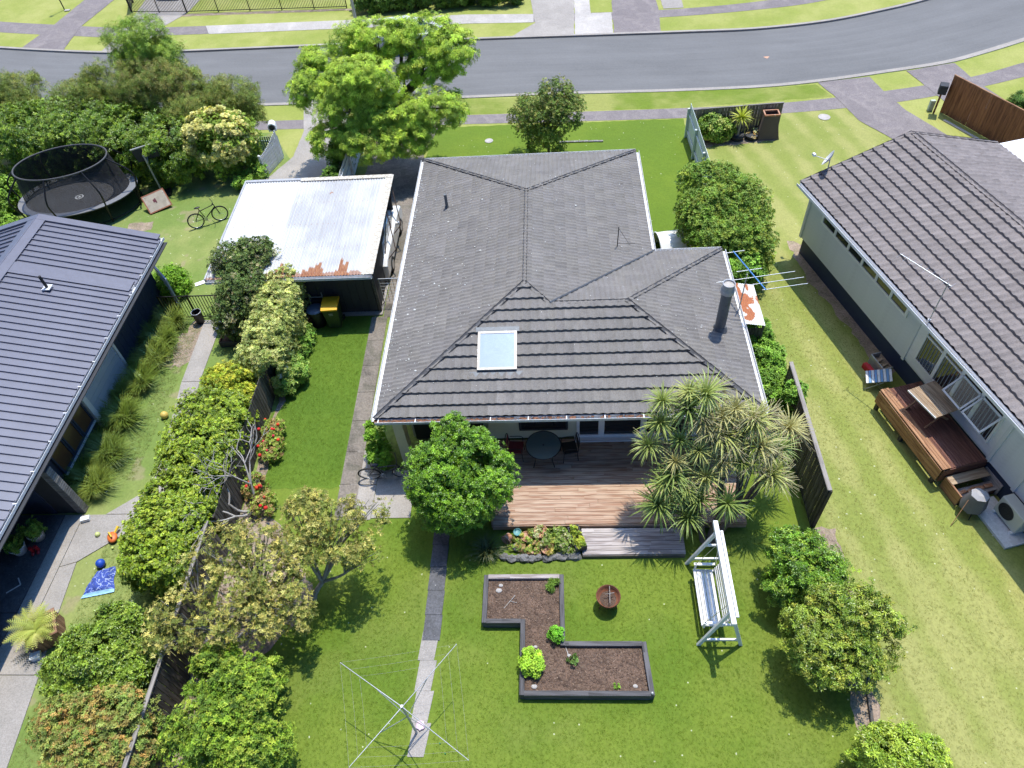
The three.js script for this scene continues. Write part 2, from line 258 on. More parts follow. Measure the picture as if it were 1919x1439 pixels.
lawn(tSide, [[-9.15, -19.9], [-7.0, -19.9], [-6.75, -12], [-9.6, -12], [-9.75, -15], [-9.25, -16.8]], G3, 'lawn', 0.05);
lawn(tRight, [[6.9, -19.3], [7.2, -19.3], [7.2, -13.2], [5.2, -13.2], [5.2, -19.3]], G1);
// footpaths and crossings
const slabRow = (n, pts, mat, y = G3) => ground(n, flat(pts, y, 0.22), mat);
slabRow('footpath', smooth([[-45, -40.5], [-33, -36.2], [-24, -35], [-15.4, -34.8], [-4.4, -34.4], [6.5, -34.05], [11.5, -34.1], [16.4, -34.75], [21, -35.75], [24.1, -37], [34, -41]], 4).concat(smooth([[34, -39.5], [23.4, -35.5], [21.2, -34.75], [16.8, -33.65], [11.3, -33.1], [6.4, -33.1], [-4.4, -33.5], [-15.3, -33.9], [-24, -34], [-33, -35.2], [-45, -39.4]], 4)), M.asphaltDrive, G3);
slabRow('footpath', smooth([[-45, -50.6], [-36.7, -48.3], [-30.7, -46.95], [-28.4, -46.5], [-25, -46.3], [-13, -45.8], [-5.2, -45.5], [-1, -45.15], [6.6, -44.8], [12.1, -45.1], [16.2, -45.8], [26, -50]], 4).concat(smooth([[25.6, -51.2], [15.6, -47], [12.1, -46.2], [6.6, -45.85], [-1, -46.3], [-5.2, -46.8], [-13, -47.0], [-24.1, -47.5], [-27.7, -47.8], [-33.1, -49], [-37.6, -50.1], [-45, -52.2]], 4)), M.asphaltDrive, G3);
slabRow('footpath', [[-21.6, -46.1], [-13, -45.78], [-5.2, -45.48], [-1, -45.1], [-1, -46.32], [-5.2, -46.82], [-13, -47.02], [-22.2, -47.4]], M.concretePale, G4);
const drive = (pts, mat, n = 'driveway', y = G4 + 0.004) => ground(n, flat(rag(pts, 0.02, 3), y, 0.22), mat);
drive([[13.55, -35.95], [16.2, -36.3], [16.45, -34.7], [16.9, -32.8], [18.1, -30.2], [19.5, -27], [16.5, -27], [15.6, -30.2], [14.5, -32.1], [14.05, -34.3]], M.asphaltDrive);
drive([[18.15, -36.7], [20.75, -37.3], [21, -35.6], [22, -32], [24.5, -26], [21.6, -26], [19.2, -32], [18.6, -34.9]], M.asphaltDrive);
drive([[-13.3, -36.3], [-10.5, -36.2], [-10.7, -33.4], [-9.6, -29], [-9.6, -26.2], [-14.2, -26.8], [-13.9, -28.6], [-12.7, -31.2], [-12.7, -33.6]], M.concrete);
drive([[-8.9, -36.2], [-5.7, -36.1], [-5.7, -33.4], [-6.2, -30.8], [-5.2, -27], [-5.1, -19.6], [-6.55, -19.6], [-6.6, -25.4], [-9.0, -26.2], [-8.6, -33.8]], M.concreteOld);
drive([[-33.8, -45.6], [-30.7, -44.9], [-31.1, -48.4], [-30.5, -53], [-29.8, -60], [-32.2, -60], [-33.2, -49]], M.asphaltDrive);
drive([[-28.0, -44.4], [-25.4, -44.15], [-25.2, -47.5], [-24.2, -49.6], [-23.4, -58], [-28.6, -58], [-27.9, -50], [-27.7, -47.8]], M.concrete);
drive([[-2.3, -43.3], [1.4, -43.1], [1.55, -48], [1.7, -58], [-1.5, -58], [-1.2, -48.5], [-0.9, -45]], M.concrete);
drive([[1.46, -43.1], [3.66, -43], [3.75, -45.9], [2.5, -45.95], [2.6, -58], [1.75, -58]], M.concretePale);
drive([[3.72, -43], [6.4, -42.9], [6.6, -46], [6.4, -58], [4.2, -58]], M.asphaltDrive);
drive([[6.9, -46], [8.1, -46], [8.4, -58], [6.6, -58]], M.concrete);
// a rust-coloured drip line down the drive, a spill of clay
ground('stain_strip', flat(rag([[-5.95, -25], [-5.75, -25.2], [-5.6, -22], [-5.65, -19.9], [-5.8, -19.9], [-5.85, -22.5]], 0.06, 6), G4 + 0.009, 0.4), std({ map: mottled([0.36, 0.23, 0.11], 0.3, { blot: 9, blotAmp: 0.4, tint: [0.25, 0.18, 0.1], tintAmt: 0.8 }) }));
// paths of our yard
const pathSlabs = (n, rows, mat, y = 0.03) => { const p = new THREE.Group(); p.name = numbered(n); p.userData.kind = 'structure'; scene.add(p); rows.forEach((r) => mesh('slab', slab(r, -0.02, y + rr(-0.004, 0.004), 0.3), mat, p)); return p; };
{
  const rows = []; for (let z = -19.6; z < -12; z += 1.25) rows.push([[-7.0, z], [-6.4 + (z > -17 ? -0.0 : 0), z], [-6.4, z + 1.235], [-7.0, z + 1.235]].map((p) => [p[0] + (p[1] + 19.6) * 0.022, p[1]]));
  pathSlabs('side_path', rows, M.concreteOld, 0.035);
  pathSlabs('side_path', [[[-6.86, -12.08], [-5.7, -12.08], [-5.7, -10.85], [-6.5, -10.85]], [[-5.685, -12.6], [-4.5, -12.6], [-4.5, -10.9], [-5.685, -10.9]], [[-6.5, -13.4], [-5.7, -13.4], [-5.7, -12.1], [-6.5, -12.1]]], M.concrete, 0.032);
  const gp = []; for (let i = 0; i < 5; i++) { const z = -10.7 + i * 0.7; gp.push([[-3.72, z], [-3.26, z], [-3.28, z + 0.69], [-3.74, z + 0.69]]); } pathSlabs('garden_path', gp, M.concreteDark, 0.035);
  const gq = []; for (let i = 0; i < 4; i++) { const z = -7.45 + i * 0.76; gq.push([[-3.74, z], [-3.3, z], [-3.38 - i * 0.01, z + 0.755], [-3.8, z + 0.755]]); } pathSlabs('garden_path', gq, M.concrete, 0.028);
}
// soil strip along the left fence, dirt under the trees
ground('garden_soil', flat(rag([[-9.7, -19], [-9.1, -18.8], [-9.2, -16.9], [-9.55, -15], [-9.2, -12], [-8.9, -11.2], [-8.3, -10.6], [-7.3, -9.2], [-6.9, -8.4], [-7.3, -7.6], [-8.2, -6.6], [-8.6, -3], [-9.7, -3]], 0.09, 4), G4, 0.4), M.dirt);
ground('garden_soil', flat(rag([[5.6, -19.6], [7.1, -19.6], [7.2, -16], [6.9, -13.6], [5.4, -13.6]], 0.08, 4), G3, 0.4), M.dirt);
ground('garden_soil', flat(rag([[7.05, -10.4], [7.7, -10.4], [7.55, -7.5], [7.3, -4.5], [6.8, -4.5], [6.9, -7]], 0.07, 5), G4, 0.4), M.dirt);
ground('garden_soil', flat(rag([[-14, -19.7], [-13, -19.7], [-13.2, -17.6], [-14.1, -17.2], [-14.3, -18.4]], 0.12, 5), G3, 0.4), M.dirt);
ground('garden_soil', flat(rag([[-19.1, -26.2], [-18, -26.3], [-17.9, -25.7], [-19, -25.5]], 0.05, 5), G3, 0.4), M.dirt);
ground('garden_soil', flat(rag([[9.2, -23.3], [9.95, -23], [11.6, -16.4], [10.7, -16.1], [10.2, -18.5], [9.4, -21]], 0.1, 4), G3, 0.4), M.dirt);
ground('garden_soil', flat(rag([[6.7, -31.2], [10.4, -31.3], [10.3, -30.7], [8.6, -30.5], [6.9, -30.4]], 0.07, 5), G3, 0.4), M.dirt);
ground('garden_soil', flat(rag([[-24.5, -49.5], [-12.6, -48.8], [-12.6, -48.5], [-24.5, -49.15]], 0.05, 3), G3, 0.4), M.dirt);
// left neighbour's path and patio
pathSlabs('left_path', [[[-13.55, -19.7], [-12.85, -19.7], [-12.75, -16.55], [-13.42, -16.55]], [[-13.42, -16.53], [-12.75, -16.53], [-12.4, -13.4], [-13.0, -13.4]], [[-13.0, -13.38], [-12.4, -13.38], [-12.3, -12.5], [-12.9, -12.1]], [[-12.9, -12.08], [-12.3, -12.48], [-12.6, -11.15], [-14.0, -11.15]], [[-14.7, -11.13], [-12.6, -11.13], [-12.85, -10.7], [-14.25, -9.55], [-14.7, -9.4]], [[-14.72, -11.13], [-15.3, -11.13], [-15.3, -8.0], [-14.72, -8.0]], [[-14.7, -9.38], [-14.25, -9.53], [-14.1, -8.0], [-14.7, -8.0]], [[-15.3, -7.98], [-14.1, -7.98], [-13.85, -6.3], [-15.3, -6.3]], [[-15.3, -6.28], [-13.85, -6.28], [-13.5, -3], [-15.3, -3]]], M.concrete, 0.04);
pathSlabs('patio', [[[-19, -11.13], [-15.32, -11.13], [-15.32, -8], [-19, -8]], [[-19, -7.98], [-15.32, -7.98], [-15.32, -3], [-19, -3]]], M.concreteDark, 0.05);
for (const [x, z, r] of [[13, -32.55, 0.28], [-3.1, -31.8, 0.2]]) { const c = new THREE.Mesh(new THREE.CylinderGeometry(r, r, 0.03, 20), M.concretePale); const o = one('ground_cover', x > 0 ? 'pale concrete service lid set in the right lawn' : 'small pale round service lid set in the front lawn', 'service lid', c.geometry.translate(x, 0.02, z), M.concretePale); }
{ const k = thing('brick_edging', 'short row of old bricks edging the front lawn beside the small tree', 'edging', [0.4, 0, -31.35]); for (let i = 0; i < 9; i++) plank(k, 'brick', [i * 0.235, 0.03, rr(-0.015, 0.015) + i * 0.006], [0.225, 0.07, 0.11], M.stone, 0, [0, rr(-0.05, 0.05), 0]); }
// ---------- roofs: courses of overlapping tiles cut to the roof face
function clipTri(tri, poly) {          // tri: 3 x [x,y,z]; poly: convex plan polygon
  let P = tri;
  const area = poly.reduce((s, a, i) => { const b = poly[(i + 1) % poly.length]; return s + a[0] * b[1] - b[0] * a[1]; }, 0), sg = area > 0 ? 1 : -1;
  for (let i = 0; i < poly.length && P.length; i++) {
    const a = poly[i], b = poly[(i + 1) % poly.length], f = (p) => sg * ((b[0] - a[0]) * (p[2] - a[1]) - (b[1] - a[1]) * (p[0] - a[0])), Q = [];
    for (let k = 0; k < P.length; k++) { const p = P[k], q = P[(k + 1) % P.length], fp = f(p), fq = f(q); if (fp >= 0) Q.push(p); if ((fp >= 0) !== (fq >= 0)) { const t = fp / (fp - fq); Q.push([p[0] + (q[0] - p[0]) * t, p[1] + (q[1] - p[1]) * t, p[2] + (q[2] - p[2]) * t]); } }
    P = Q;
  }
  return P;
}
// face: o = a point of the eave, e = unit plan direction along the eave, up = unit plan direction up the slope, polys = convex plan pieces
function tileFace(F, h0, slope, opt) {
  const { gauge = 0.35, width = 0.3, waves = 1, amp = 0.012, lift = 0.032, stag = 0.5 } = opt, out = [];
  let s0 = 1e9, s1 = -1e9, q1 = 0;
  for (const P of F.polys) for (const p of P) { const dx = p[0] - F.o[0], dz = p[1] - F.o[1], s = dx * F.e[0] + dz * F.e[1], q = dx * F.up[0] + dz * F.up[1]; s0 = Math.min(s0, s); s1 = Math.max(s1, s); q1 = Math.max(q1, q); }
  const pt = (s, q, dh) => [F.o[0] + F.e[0] * s + F.up[0] * q, h0 + q * slope + dh, F.o[1] + F.e[1] * s + F.up[1] * q];
  for (let k = 0; k * gauge < q1; k++) for (let s = Math.floor(s0 / width) * width - (k % 2) * width * stag; s < s1; s += width) {
    const a = k * gauge, b = a + gauge + 0.03, n = 6 * waves, tilt = rr(-0.005, 0.007), tr = [];
    for (let i = 0; i < n; i++) {
      const u0 = s + width * i / n, u1 = s + width * (i + 1) / n, w0 = amp * Math.cos(2 * Math.PI * waves * i / n), w1 = amp * Math.cos(2 * Math.PI * waves * (i + 1) / n);
      const A = pt(u0, a - 0.012, lift + w0 + tilt), B = pt(u1, a - 0.012, lift + w1 + tilt), C = pt(u1, b, 0.004 + w1 * 0.5), D = pt(u0, b, 0.004 + w0 * 0.5), E = pt(u0, a - 0.004, -0.02), H = pt(u1, a - 0.004, -0.02);
      tr.push([A, B, C], [A, C, D], [E, H, B], [E, B, A]);
    }
    const pos = [], q = a + gauge / 2;
    for (const P of F.polys) for (const t of tr) { const c = clipTri(t, P); for (let i = 1; i + 1 < c.length; i++) pos.push(...c[0], ...c[i], ...c[i + 1]); }
    if (!pos.length) continue;
    const g = new THREE.BufferGeometry(); g.setAttribute('position', new THREE.Float32BufferAttribute(pos, 3)); g.computeVertexNormals();
    const uv = [], col = [], cv = opt.tone(F, k, s), ou = rnd() * 5;
    for (let i = 0; i < pos.length; i += 3) { const dx = pos[i] - F.o[0], dz = pos[i + 2] - F.o[1]; uv.push((dx * F.e[0] + dz * F.e[1]) * 0.4, (dx * F.up[0] + dz * F.up[1]) * 0.4 + ou); col.push(...cv); }
    g.setAttribute('uv', new THREE.Float32BufferAttribute(uv, 2)); g.setAttribute('color', new THREE.Float32BufferAttribute(col, 3));
    const m = pt(s + width / 2, q, 0); out.push({ g, m, size: pos.length });
  }
  return out;
}
// the nearest 300 tiles are pieces of their own, the rest one part
function layTiles(parent, list, mat, eye) {
  const d = (t) => Math.hypot(t.m[0] - eye[0], t.m[1] - eye[1], t.m[2] - eye[2]);
  list.sort((a, b) => d(a) - d(b));
  list.slice(0, 295).forEach((t) => mesh('roof_tile', t.g, mat, parent));
  const rest = list.slice(295).map((t) => t.g); if (rest.length) stuff(mesh('roof_tiles', mergeGeometries(rest), mat, parent));
}
function caps(parent, a, b, mat, r = 0.1, L = 0.4, name = 'ridge_cap') {   // overlapping half-round caps from low a to high b
  const A = V3(a), B = V3(b), n = Math.max(1, Math.round(A.distanceTo(B) / L)), dir = B.clone().sub(A).normalize(), len = A.distanceTo(B) / n;
  const g = new THREE.CylinderGeometry(r * 0.9, r * 1.12, len + 0.05, 8, 1, true, Math.PI / 2, Math.PI); g.rotateX(Math.PI / 2); g.rotateZ(Math.PI); 
  g.scale(1, 0.55, 1); const gg = triUV(g, 0.5);
  for (let i = 0; i < n; i++) {
    const o = mesh(name, gg, Array.isArray(mat) ? pick(mat) : mat, parent); const m = A.clone().addScaledVector(dir, len * (i + 0.5)); o.position.copy(m);
    const z = dir.clone().negate(), x = new THREE.Vector3(0, 1, 0).cross(z).normalize(), y = z.clone().cross(x); o.quaternion.setFromRotationMatrix(new THREE.Matrix4().makeBasis(x, y, z.clone()));
    o.rotateZ(rr(-0.04, 0.04));
  }
}
function face3(polys, hf, mat, parent, name) {  // plain underlay below the tiles
  const pos = []; for (const P of polys) for (let i = 1; i + 1 < P.length; i++) for (const p of [P[0], P[i], P[i + 1]]) pos.push(p[0], hf(p), p[1]);
  const g = new THREE.BufferGeometry(); g.setAttribute('position', new THREE.Float32BufferAttribute(pos, 3)); g.computeVertexNormals(); return mesh(name, triUV(g), mat, parent);
}
const tileTex = mottled([0.78, 0.78, 0.78], 0.24, { N: 1024, grain: 120, blot: 6, blotAmp: 0.16, speck: 0.012, speckCol: [1, 1, 0.95] });
const tileMat = std({ map: tileTex, vertexColors: true, roughness: 0.82 });
const gutterMat = M.whiteWorn;
function gutter(parent, a, b, y, outN, mat = gutterMat, brackets = 0) {   // eave gutter between plan points, outN = outward plan normal
  const L = Math.hypot(b[0] - a[0], b[1] - a[1]), g = bars([box(L, 0.1, 0.012, 0, -0.05, 0.125), box(L, 0.012, 0.12, 0, -0.1, 0.06), box(L, 0.16, 0.02, 0, -0.08, -0.008)]);
  const grp = mesh('gutter', g, mat, parent); grp.position.set((a[0] + b[0]) / 2, y, (a[1] + b[1]) / 2); grp.rotation.y = Math.atan2(outN[0], outN[1]);
  if (brackets) { const n = Math.round(L / 1.05); for (let i = 0; i <= n; i++) mesh('bracket', box(0.03, 0.012, 0.16, -L / 2 + 0.1 + (L - 0.2) * i / n, 0.008, 0.06), M.white, grp); }
  return grp;
}
function weatherboards(parent, a, b, y0, y1, mat, outN, bh = 0.15, name = 'weatherboard') {  // boards on a wall line a-b
  const L = Math.hypot(b[0] - a[0], b[1] - a[1]), n = Math.round((y1 - y0) / bh), r = Math.atan2(outN[0], outN[1]);
  const g = triUV(box(L, bh * 1.08, 0.022), 0.5);
  for (let i = 0; i < n; i++) { const o = mesh(name, g, mat, parent); o.position.set((a[0] + b[0]) / 2 + outN[0] * 0.012, y0 + bh * (i + 0.5), (a[1] + b[1]) / 2 + outN[1] * 0.012); o.rotation.set(-0.09, r, 0, 'YXZ'); }
}
// ---------- our house
{
  const H = thing('tiled_house', 'cream house with grey hipped tile roof in the middle of the picture', 'house', [0, 0, 0]);
  const X0 = -5.27, X1 = 3.32, X2 = 5.67, Z0 = -12.6, Z1 = -19.7, Z2 = -26.1, E = 2.6, T = 0.29, cx = (X0 + X1) / 2, hw = (X1 - X0) / 2, rz = (Z0 + Z1) / 2, hr = (Z0 - Z1) / 2;
  const vx = X1 - hr, kx = X2 - hr, top = E + hw * T, rtop = E + hr * T, aF = [cx, Z0 - hw], aB = [cx, Z2 + hw], v = [vx, rz], r = [kx, rz];
  const FL = [X0, Z0], FR = [X2, Z0], BL = [X0, Z2], BR = [X1, Z2], IN = [X1, Z1], IR = [X2, Z1];
  const faces = [
    { o: FL, e: [1, 0], up: [0, -1], polys: [[FL, [vx, Z0], v, aF], [[vx, Z0], FR, r, v]] },
    { o: FL, e: [0, -1], up: [1, 0], polys: [[FL, aF, aB, BL]] },
    { o: BL, e: [1, 0], up: [0, 1], polys: [[BL, aB, BR]] },
    { o: BR, e: [0, 1], up: [-1, 0], polys: [[BR, aB, [cx, Z1], IN], [[cx, Z1], aF, v, IN]] },
    { o: IR, e: [-1, 0], up: [0, 1], polys: [[IR, r, v, IN]] },
    { o: FR, e: [0, -1], up: [-1, 0], polys: [[FR, r, IR]] },
  ];
  const tone = (F, k, s) => { const b = 0.208 * (0.93 + 0.14 * rnd()) * (0.92 + 0.16 * fbm(s * 0.6 + F.o[0], k * 0.5, 2)); return [b * 1.06, b * 0.98, b * rr(0.88, 0.92)]; };
  let all = []; faces.forEach((F, i) => { all.push(...tileFace(F, E, T, { gauge: 0.372, width: i === 0 ? 0.25 : 0.33, waves: i === 0 ? 1 : 2, amp: i === 0 ? 0.016 : 0.015, stag: i === 0 ? 0 : 0.5, lift: i === 0 ? 0.085 : 0.034, tone })); face3(F.polys, (p) => { const q = (p[0] - F.o[0]) * F.up[0] + (p[1] - F.o[1]) * F.up[1]; return E + q * T - 0.035; }, M.charcoal, H, 'roof_underlay'); });
  layTiles(H, all, tileMat, [0, 18.5, 0]);
  const capMat = [std({ map: mottled([0.07, 0.07, 0.075], 0.2, { blot: 10, N: 256 }) }), std({ map: mottled([0.09, 0.09, 0.095], 0.2, { blot: 10, N: 256 }) })];
  const up = (p, h) => [p[0], h + 0.035, p[1]];
  caps(H, up(FL, E + 0.05), up(aF, top + 0.02), capMat, 0.075); caps(H, up(FR, E + 0.05), up(r, rtop + 0.02), capMat, 0.075); caps(H, up(BL, E + 0.02), up(aB, top), capMat, 0.065); caps(H, up(BR, E + 0.02), up(aB, top), capMat, 0.065); caps(H, up(IR, E + 0.02), up(r, rtop), capMat, 0.065);
  caps(H, up(aF, top), up(aB, top), capMat, 0.065); caps(H, up(v, rtop), up(r, rtop), capMat, 0.065); caps(H, up(v, rtop), up(aF, top), capMat, 0.065);
  { const g = bars([bar([IN[0], E + 0.03, IN[1]], [v[0], rtop + 0.03, v[1]], 0.12, 0.05)]); mesh('valley_flashing', g, M.fluePaint, H); }
  gutter(H, FL, FR, E + 0.01, [0, 1], gutterMat, 1); gutter(H, BL, FL, E + 0.01, [-1, 0], gutterMat); gutter(H, BR, BL, E + 0.01, [0, -1]); gutter(H, IN, BR, E + 0.01, [1, 0]); gutter(H, IR, IN, E + 0.01, [0, -1]); gutter(H, FR, IR, E + 0.01, [1, 0]);
  stuff(mesh('gutter_litter', bars(Array.from({ length: 260 }, () => { const x = X0 + Math.pow(rnd(), 1.6) * 8; return box(rr(0.03, 0.09), 0.012, rr(0.02, 0.05), x, E - 0.02 + rr(0, 0.02), Z0 + rr(0.02, 0.1)); })), std({ map: mottled([0.2, 0.09, 0.05], 0.4, { N: 128 }) }), H));
  mesh('soffit', bars([box(X1 - X0, 0.02, Z0 - Z2, cx, E - 0.14, (Z0 + Z2) / 2), box(X2 - X1, 0.02, Z0 - Z1, (X1 + X2) / 2, E - 0.141, rz)]), M.whiteWorn, H);
  // lichen on the tiles, thick near the left eave
  { const n = 620, im = new THREE.InstancedMesh(new THREE.IcosahedronGeometry(1, 0), std({ color: [0.5, 0.5, 0.47], roughness: 1 }), n), m4 = new THREE.Matrix4();
    for (let i = 0; i < n; i++) { let x, z, y; if (i < 420) { z = rr(Z2 + 1.5, Z0 - 0.8); x = X0 + Math.pow(rnd(), 2.6) * 3.4 + 0.05; const q = Math.min(x - X0, Z0 - z, z - Z2); y = E + q * T; } else { x = rr(X0 + 0.5, X2 - 0.5); z = x > X1 ? rr(Z1 + 0.6, Z0 - 0.6) : rr(Z2 + 0.6, Z0 - 0.6); const m = Math.min(x - X0, X1 - x, Z0 - z, z - Z2), c = Math.min(X2 - x, Z0 - z, z - Z1); y = E + Math.max(m, c) * T; } const s = rr(0.006, 0.02) * (rnd() < 0.08 ? 1.8 : 1); m4.makeScale(s * rr(0.7, 1.4), 0.006, s * rr(0.7, 1.4)); m4.setPosition(x, y + 0.035, z); im.setMatrixAt(i, m4); }
    im.name = 'lichen'; im.castShadow = im.receiveShadow = true; stuff(im); H.add(im); }
  // walls
  const W = 0.55;
  mesh('wall', triUV(box(X1 - X0 - 2 * W, 2.4, Z0 - Z2 - 1.3 - W, cx, 1.25, (Z0 - 1.3 + Z2 + W) / 2)), M.cream, H);
  mesh('wall', triUV(box(X2 - X1 + 0.3, 2.4, Z0 - Z1 - 1.5, (X1 + X2) / 2 - W - 0.05, 1.251, rz - 0.4)), M.cream, H);
  weatherboards(H, [-2.2, -13.6], [0.55, -13.6], 0.3, 2.4, M.cream, [0, 1]);
  // porch: end post, dark opening
  plank(H, 'porch_post', [-4.72, 1.25, -12.86], [0.3, 2.45, 0.34], M.cream, 1);
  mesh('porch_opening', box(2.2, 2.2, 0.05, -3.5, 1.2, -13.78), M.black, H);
  // glazed doors on the deck
  for (const [x0, x1] of [[0.52, 1.28], [1.28, 2.55], [2.55, 3.3], [3.3, 4.2]]) {
    const d = mesh('glazed_door', bars([box(0.09, 1.9, 0.07, x0 + 0.045, 1.27, -13.53), box(0.09, 1.9, 0.07, x1 - 0.045, 1.27, -13.53), box(x1 - x0 - 0.18, 0.16, 0.07, (x0 + x1) / 2, 0.41, -13.53), box(x1 - x0 - 0.18, 0.1, 0.07, (x0 + x1) / 2, 2.17, -13.53)]), M.white, H);
    mesh('pane', box(x1 - x0 - 0.17, 1.64, 0.012, (x0 + x1) / 2, 1.3, -13.53), M.glassDark, d);
  }
  mesh('door_sill', box(3.8, 0.06, 0.22, 2.36, 0.345, -13.45), M.white, H);
  { const w = mesh('window', bars([box(1.5, 0.07, 0.06, -0.5, 2.2, -13.56), box(1.5, 0.07, 0.06, -0.5, 0.75, -13.56), box(0.07, 1.4, 0.06, -1.22, 1.475, -13.56), box(0.07, 1.4, 0.06, 0.22, 1.475, -13.56)]), M.charcoal, H); mesh('pane', box(1.4, 1.4, 0.014, -0.5, 1.475, -13.565), M.glassDark, w); }
  // skylight in the front face
  const sl = new THREE.Group(); sl.name = 'skylight'; sl.position.set(-1.78, E + 1.98 * T + 0.06, Z0 - 1.98); sl.rotation.x = Math.atan(T); H.add(sl);
  mesh('frame', bars([box(1.16, 0.14, 0.07, 0, 0, 0.6), box(1.16, 0.14, 0.07, 0, 0, -0.6), box(0.07, 0.14, 1.13, 0.545, 0, 0), box(0.07, 0.14, 1.13, -0.545, 0, 0)]), std({ map: mottled([0.42, 0.4, 0.37], 0.15, { blot: 9, tint: [0.2, 0.16, 0.13], tintAmt: 0.5, N: 128 }), roughness: 0.5, metalness: 0.4 }), sl);
  mesh('pane', triUV(box(1.03, 0.02, 1.14, 0, 0.045, 0), 0.9), new THREE.MeshPhysicalMaterial({ map: mottled([0.33, 0.38, 0.47], 0.08, { grain: 60, blot: 8, blotAmp: 0.05, N: 128 }), roughness: 0.12, clearcoat: 1, clearcoatRoughness: 0.04 }), sl);
  mesh('apron_flashing', bars([box(1.6, 0.012, 0.26, 0, -0.015, 0.79), box(1.3, 0.015, 0.16, 0, 0.03, -0.72)]), M.fluePaint, sl);
  // vent pipe, flue, small roof aerial
  mesh('vent_pipe', bars([rod([-3.95, 2.9, -22.2], [-3.95, 3.55, -22.2], 0.055, 0.055, 12), rod([-3.95, 2.9, -22.2], [-3.95, 3.06, -22.2], 0.12, 0.07, 12)]), M.fluePaint, H);
  const f = mesh('flue', bars([rod([4.9, 2.75, -15.65], [4.9, 4.3, -15.65], 0.155, 0.155, 20), rod([4.9, 2.8, -15.65], [4.9, 2.98, -15.65], 0.24, 0.17, 16)]), M.fluePaint, H);
  mesh('flue_cowl', lathe([[0.15, 4.28], [0.2, 4.3], [0.2, 4.44], [0.17, 4.46], [0.17, 4.62], [0.185, 4.64], [0.165, 4.64], [0.15, 4.62], [0.15, 4.28]], 24).translate(4.9, 0, -15.65), M.galv, f);
  mesh('flue_cap', new THREE.CylinderGeometry(0.145, 0.145, 0.02, 20).translate(4.9, 4.58, -15.65), M.concretePale, f);
}
one('roof_antenna', 'small black whip aerial on the grey tile roof right of the ridge', 'aerial', bars([rod([2.1, 2.95, -19.6], [2.12, 3.75, -19.62], 0.016), rod([2.12, 3.7, -19.62], [2.5, 3.1, -19.5], 0.006), rod([2.1, 3.1, -19.6], [2.7, 3.05, -19.62], 0.008)]), M.black);
{ // the big television aerial on a mast
  const A = thing('television_aerial', 'long blue boom television aerial on a mast beside the flue', 'aerial', [5.72, 0, -16.75]);
  mesh('mast', bars([rod([0, 0, 0], [0.0, 4.0, 0], 0.022, 0.018)]), M.galv, A);
  const b0 = [-0.22, 4.0, -1.1], b1 = [0.4, 4.0, 0.72];
  mesh('boom', bars([rod(b0, b1, 0.02, 0.02)]), std({ color: [0.06, 0.22, 0.5], roughness: 0.5 }), A);
  [[0.02, 0.35, 0.35], [0.5, 0.4, 0.4], [0.68, 1.2, 1.25], [0.84, 0.25, 1.35], [0.99, 0.1, 1.3]].forEach(([t, l, r]) => { const p = b0.map((v, i) => v + (b1[i] - v) * t); mesh('element', bars([rod([p[0] - l * 0.97, p[1], p[2] + 0.16 * l], [p[0] + r * 0.97, p[1], p[2] - 0.16 * r], 0.011, 0.011)]), M.steel, A); });
}
{ // lean-to with a rusty roof
  const S = thing('lean_to_shed', 'little lean-to with rust and white iron roof against the house', 'shed', [6.28, 0, -17.72]);
  const n = 60, g = new THREE.PlaneGeometry(0.8, 1.98, n, 1); g.rotateX(-Math.PI / 2); const p = g.attributes.position; for (let i = 0; i < p.count; i++) p.setY(i, 1.9 - p.getX(i) * 0.18 + 0.01 * Math.sin(p.getX(i) * 83));
  g.computeVertexNormals();
  mesh('iron_roof', g, std({ map: tex(256, (u, v) => { const k = fbm(u * 2.2 + 3, v * 4.5, 4); return k > 0.5 ? mix3([0.45, 0.15, 0.05], [0.3, 0.09, 0.03], vn(u * 30, v * 60)) : mix3([0.62, 0.63, 0.62], [0.5, 0.42, 0.36], step(0.44, 0.5, k)); }), roughness: 0.6 }), S);
  for (const [x, z] of [[-0.36, -0.94], [0.36, -0.94], [-0.36, 0.94], [0.36, 0.94]]) plank(S, 'post', [x, 0.9, z], [0.07, 1.8, 0.07], M.fenceWood, 1);
  for (let i = 0; i < 12; i++) plank(S, 'wall_board', [-0.33 + i * 0.06, 0.85, 0.955], [0.055, 1.7, 0.018], M.fenceWood, 1);
}
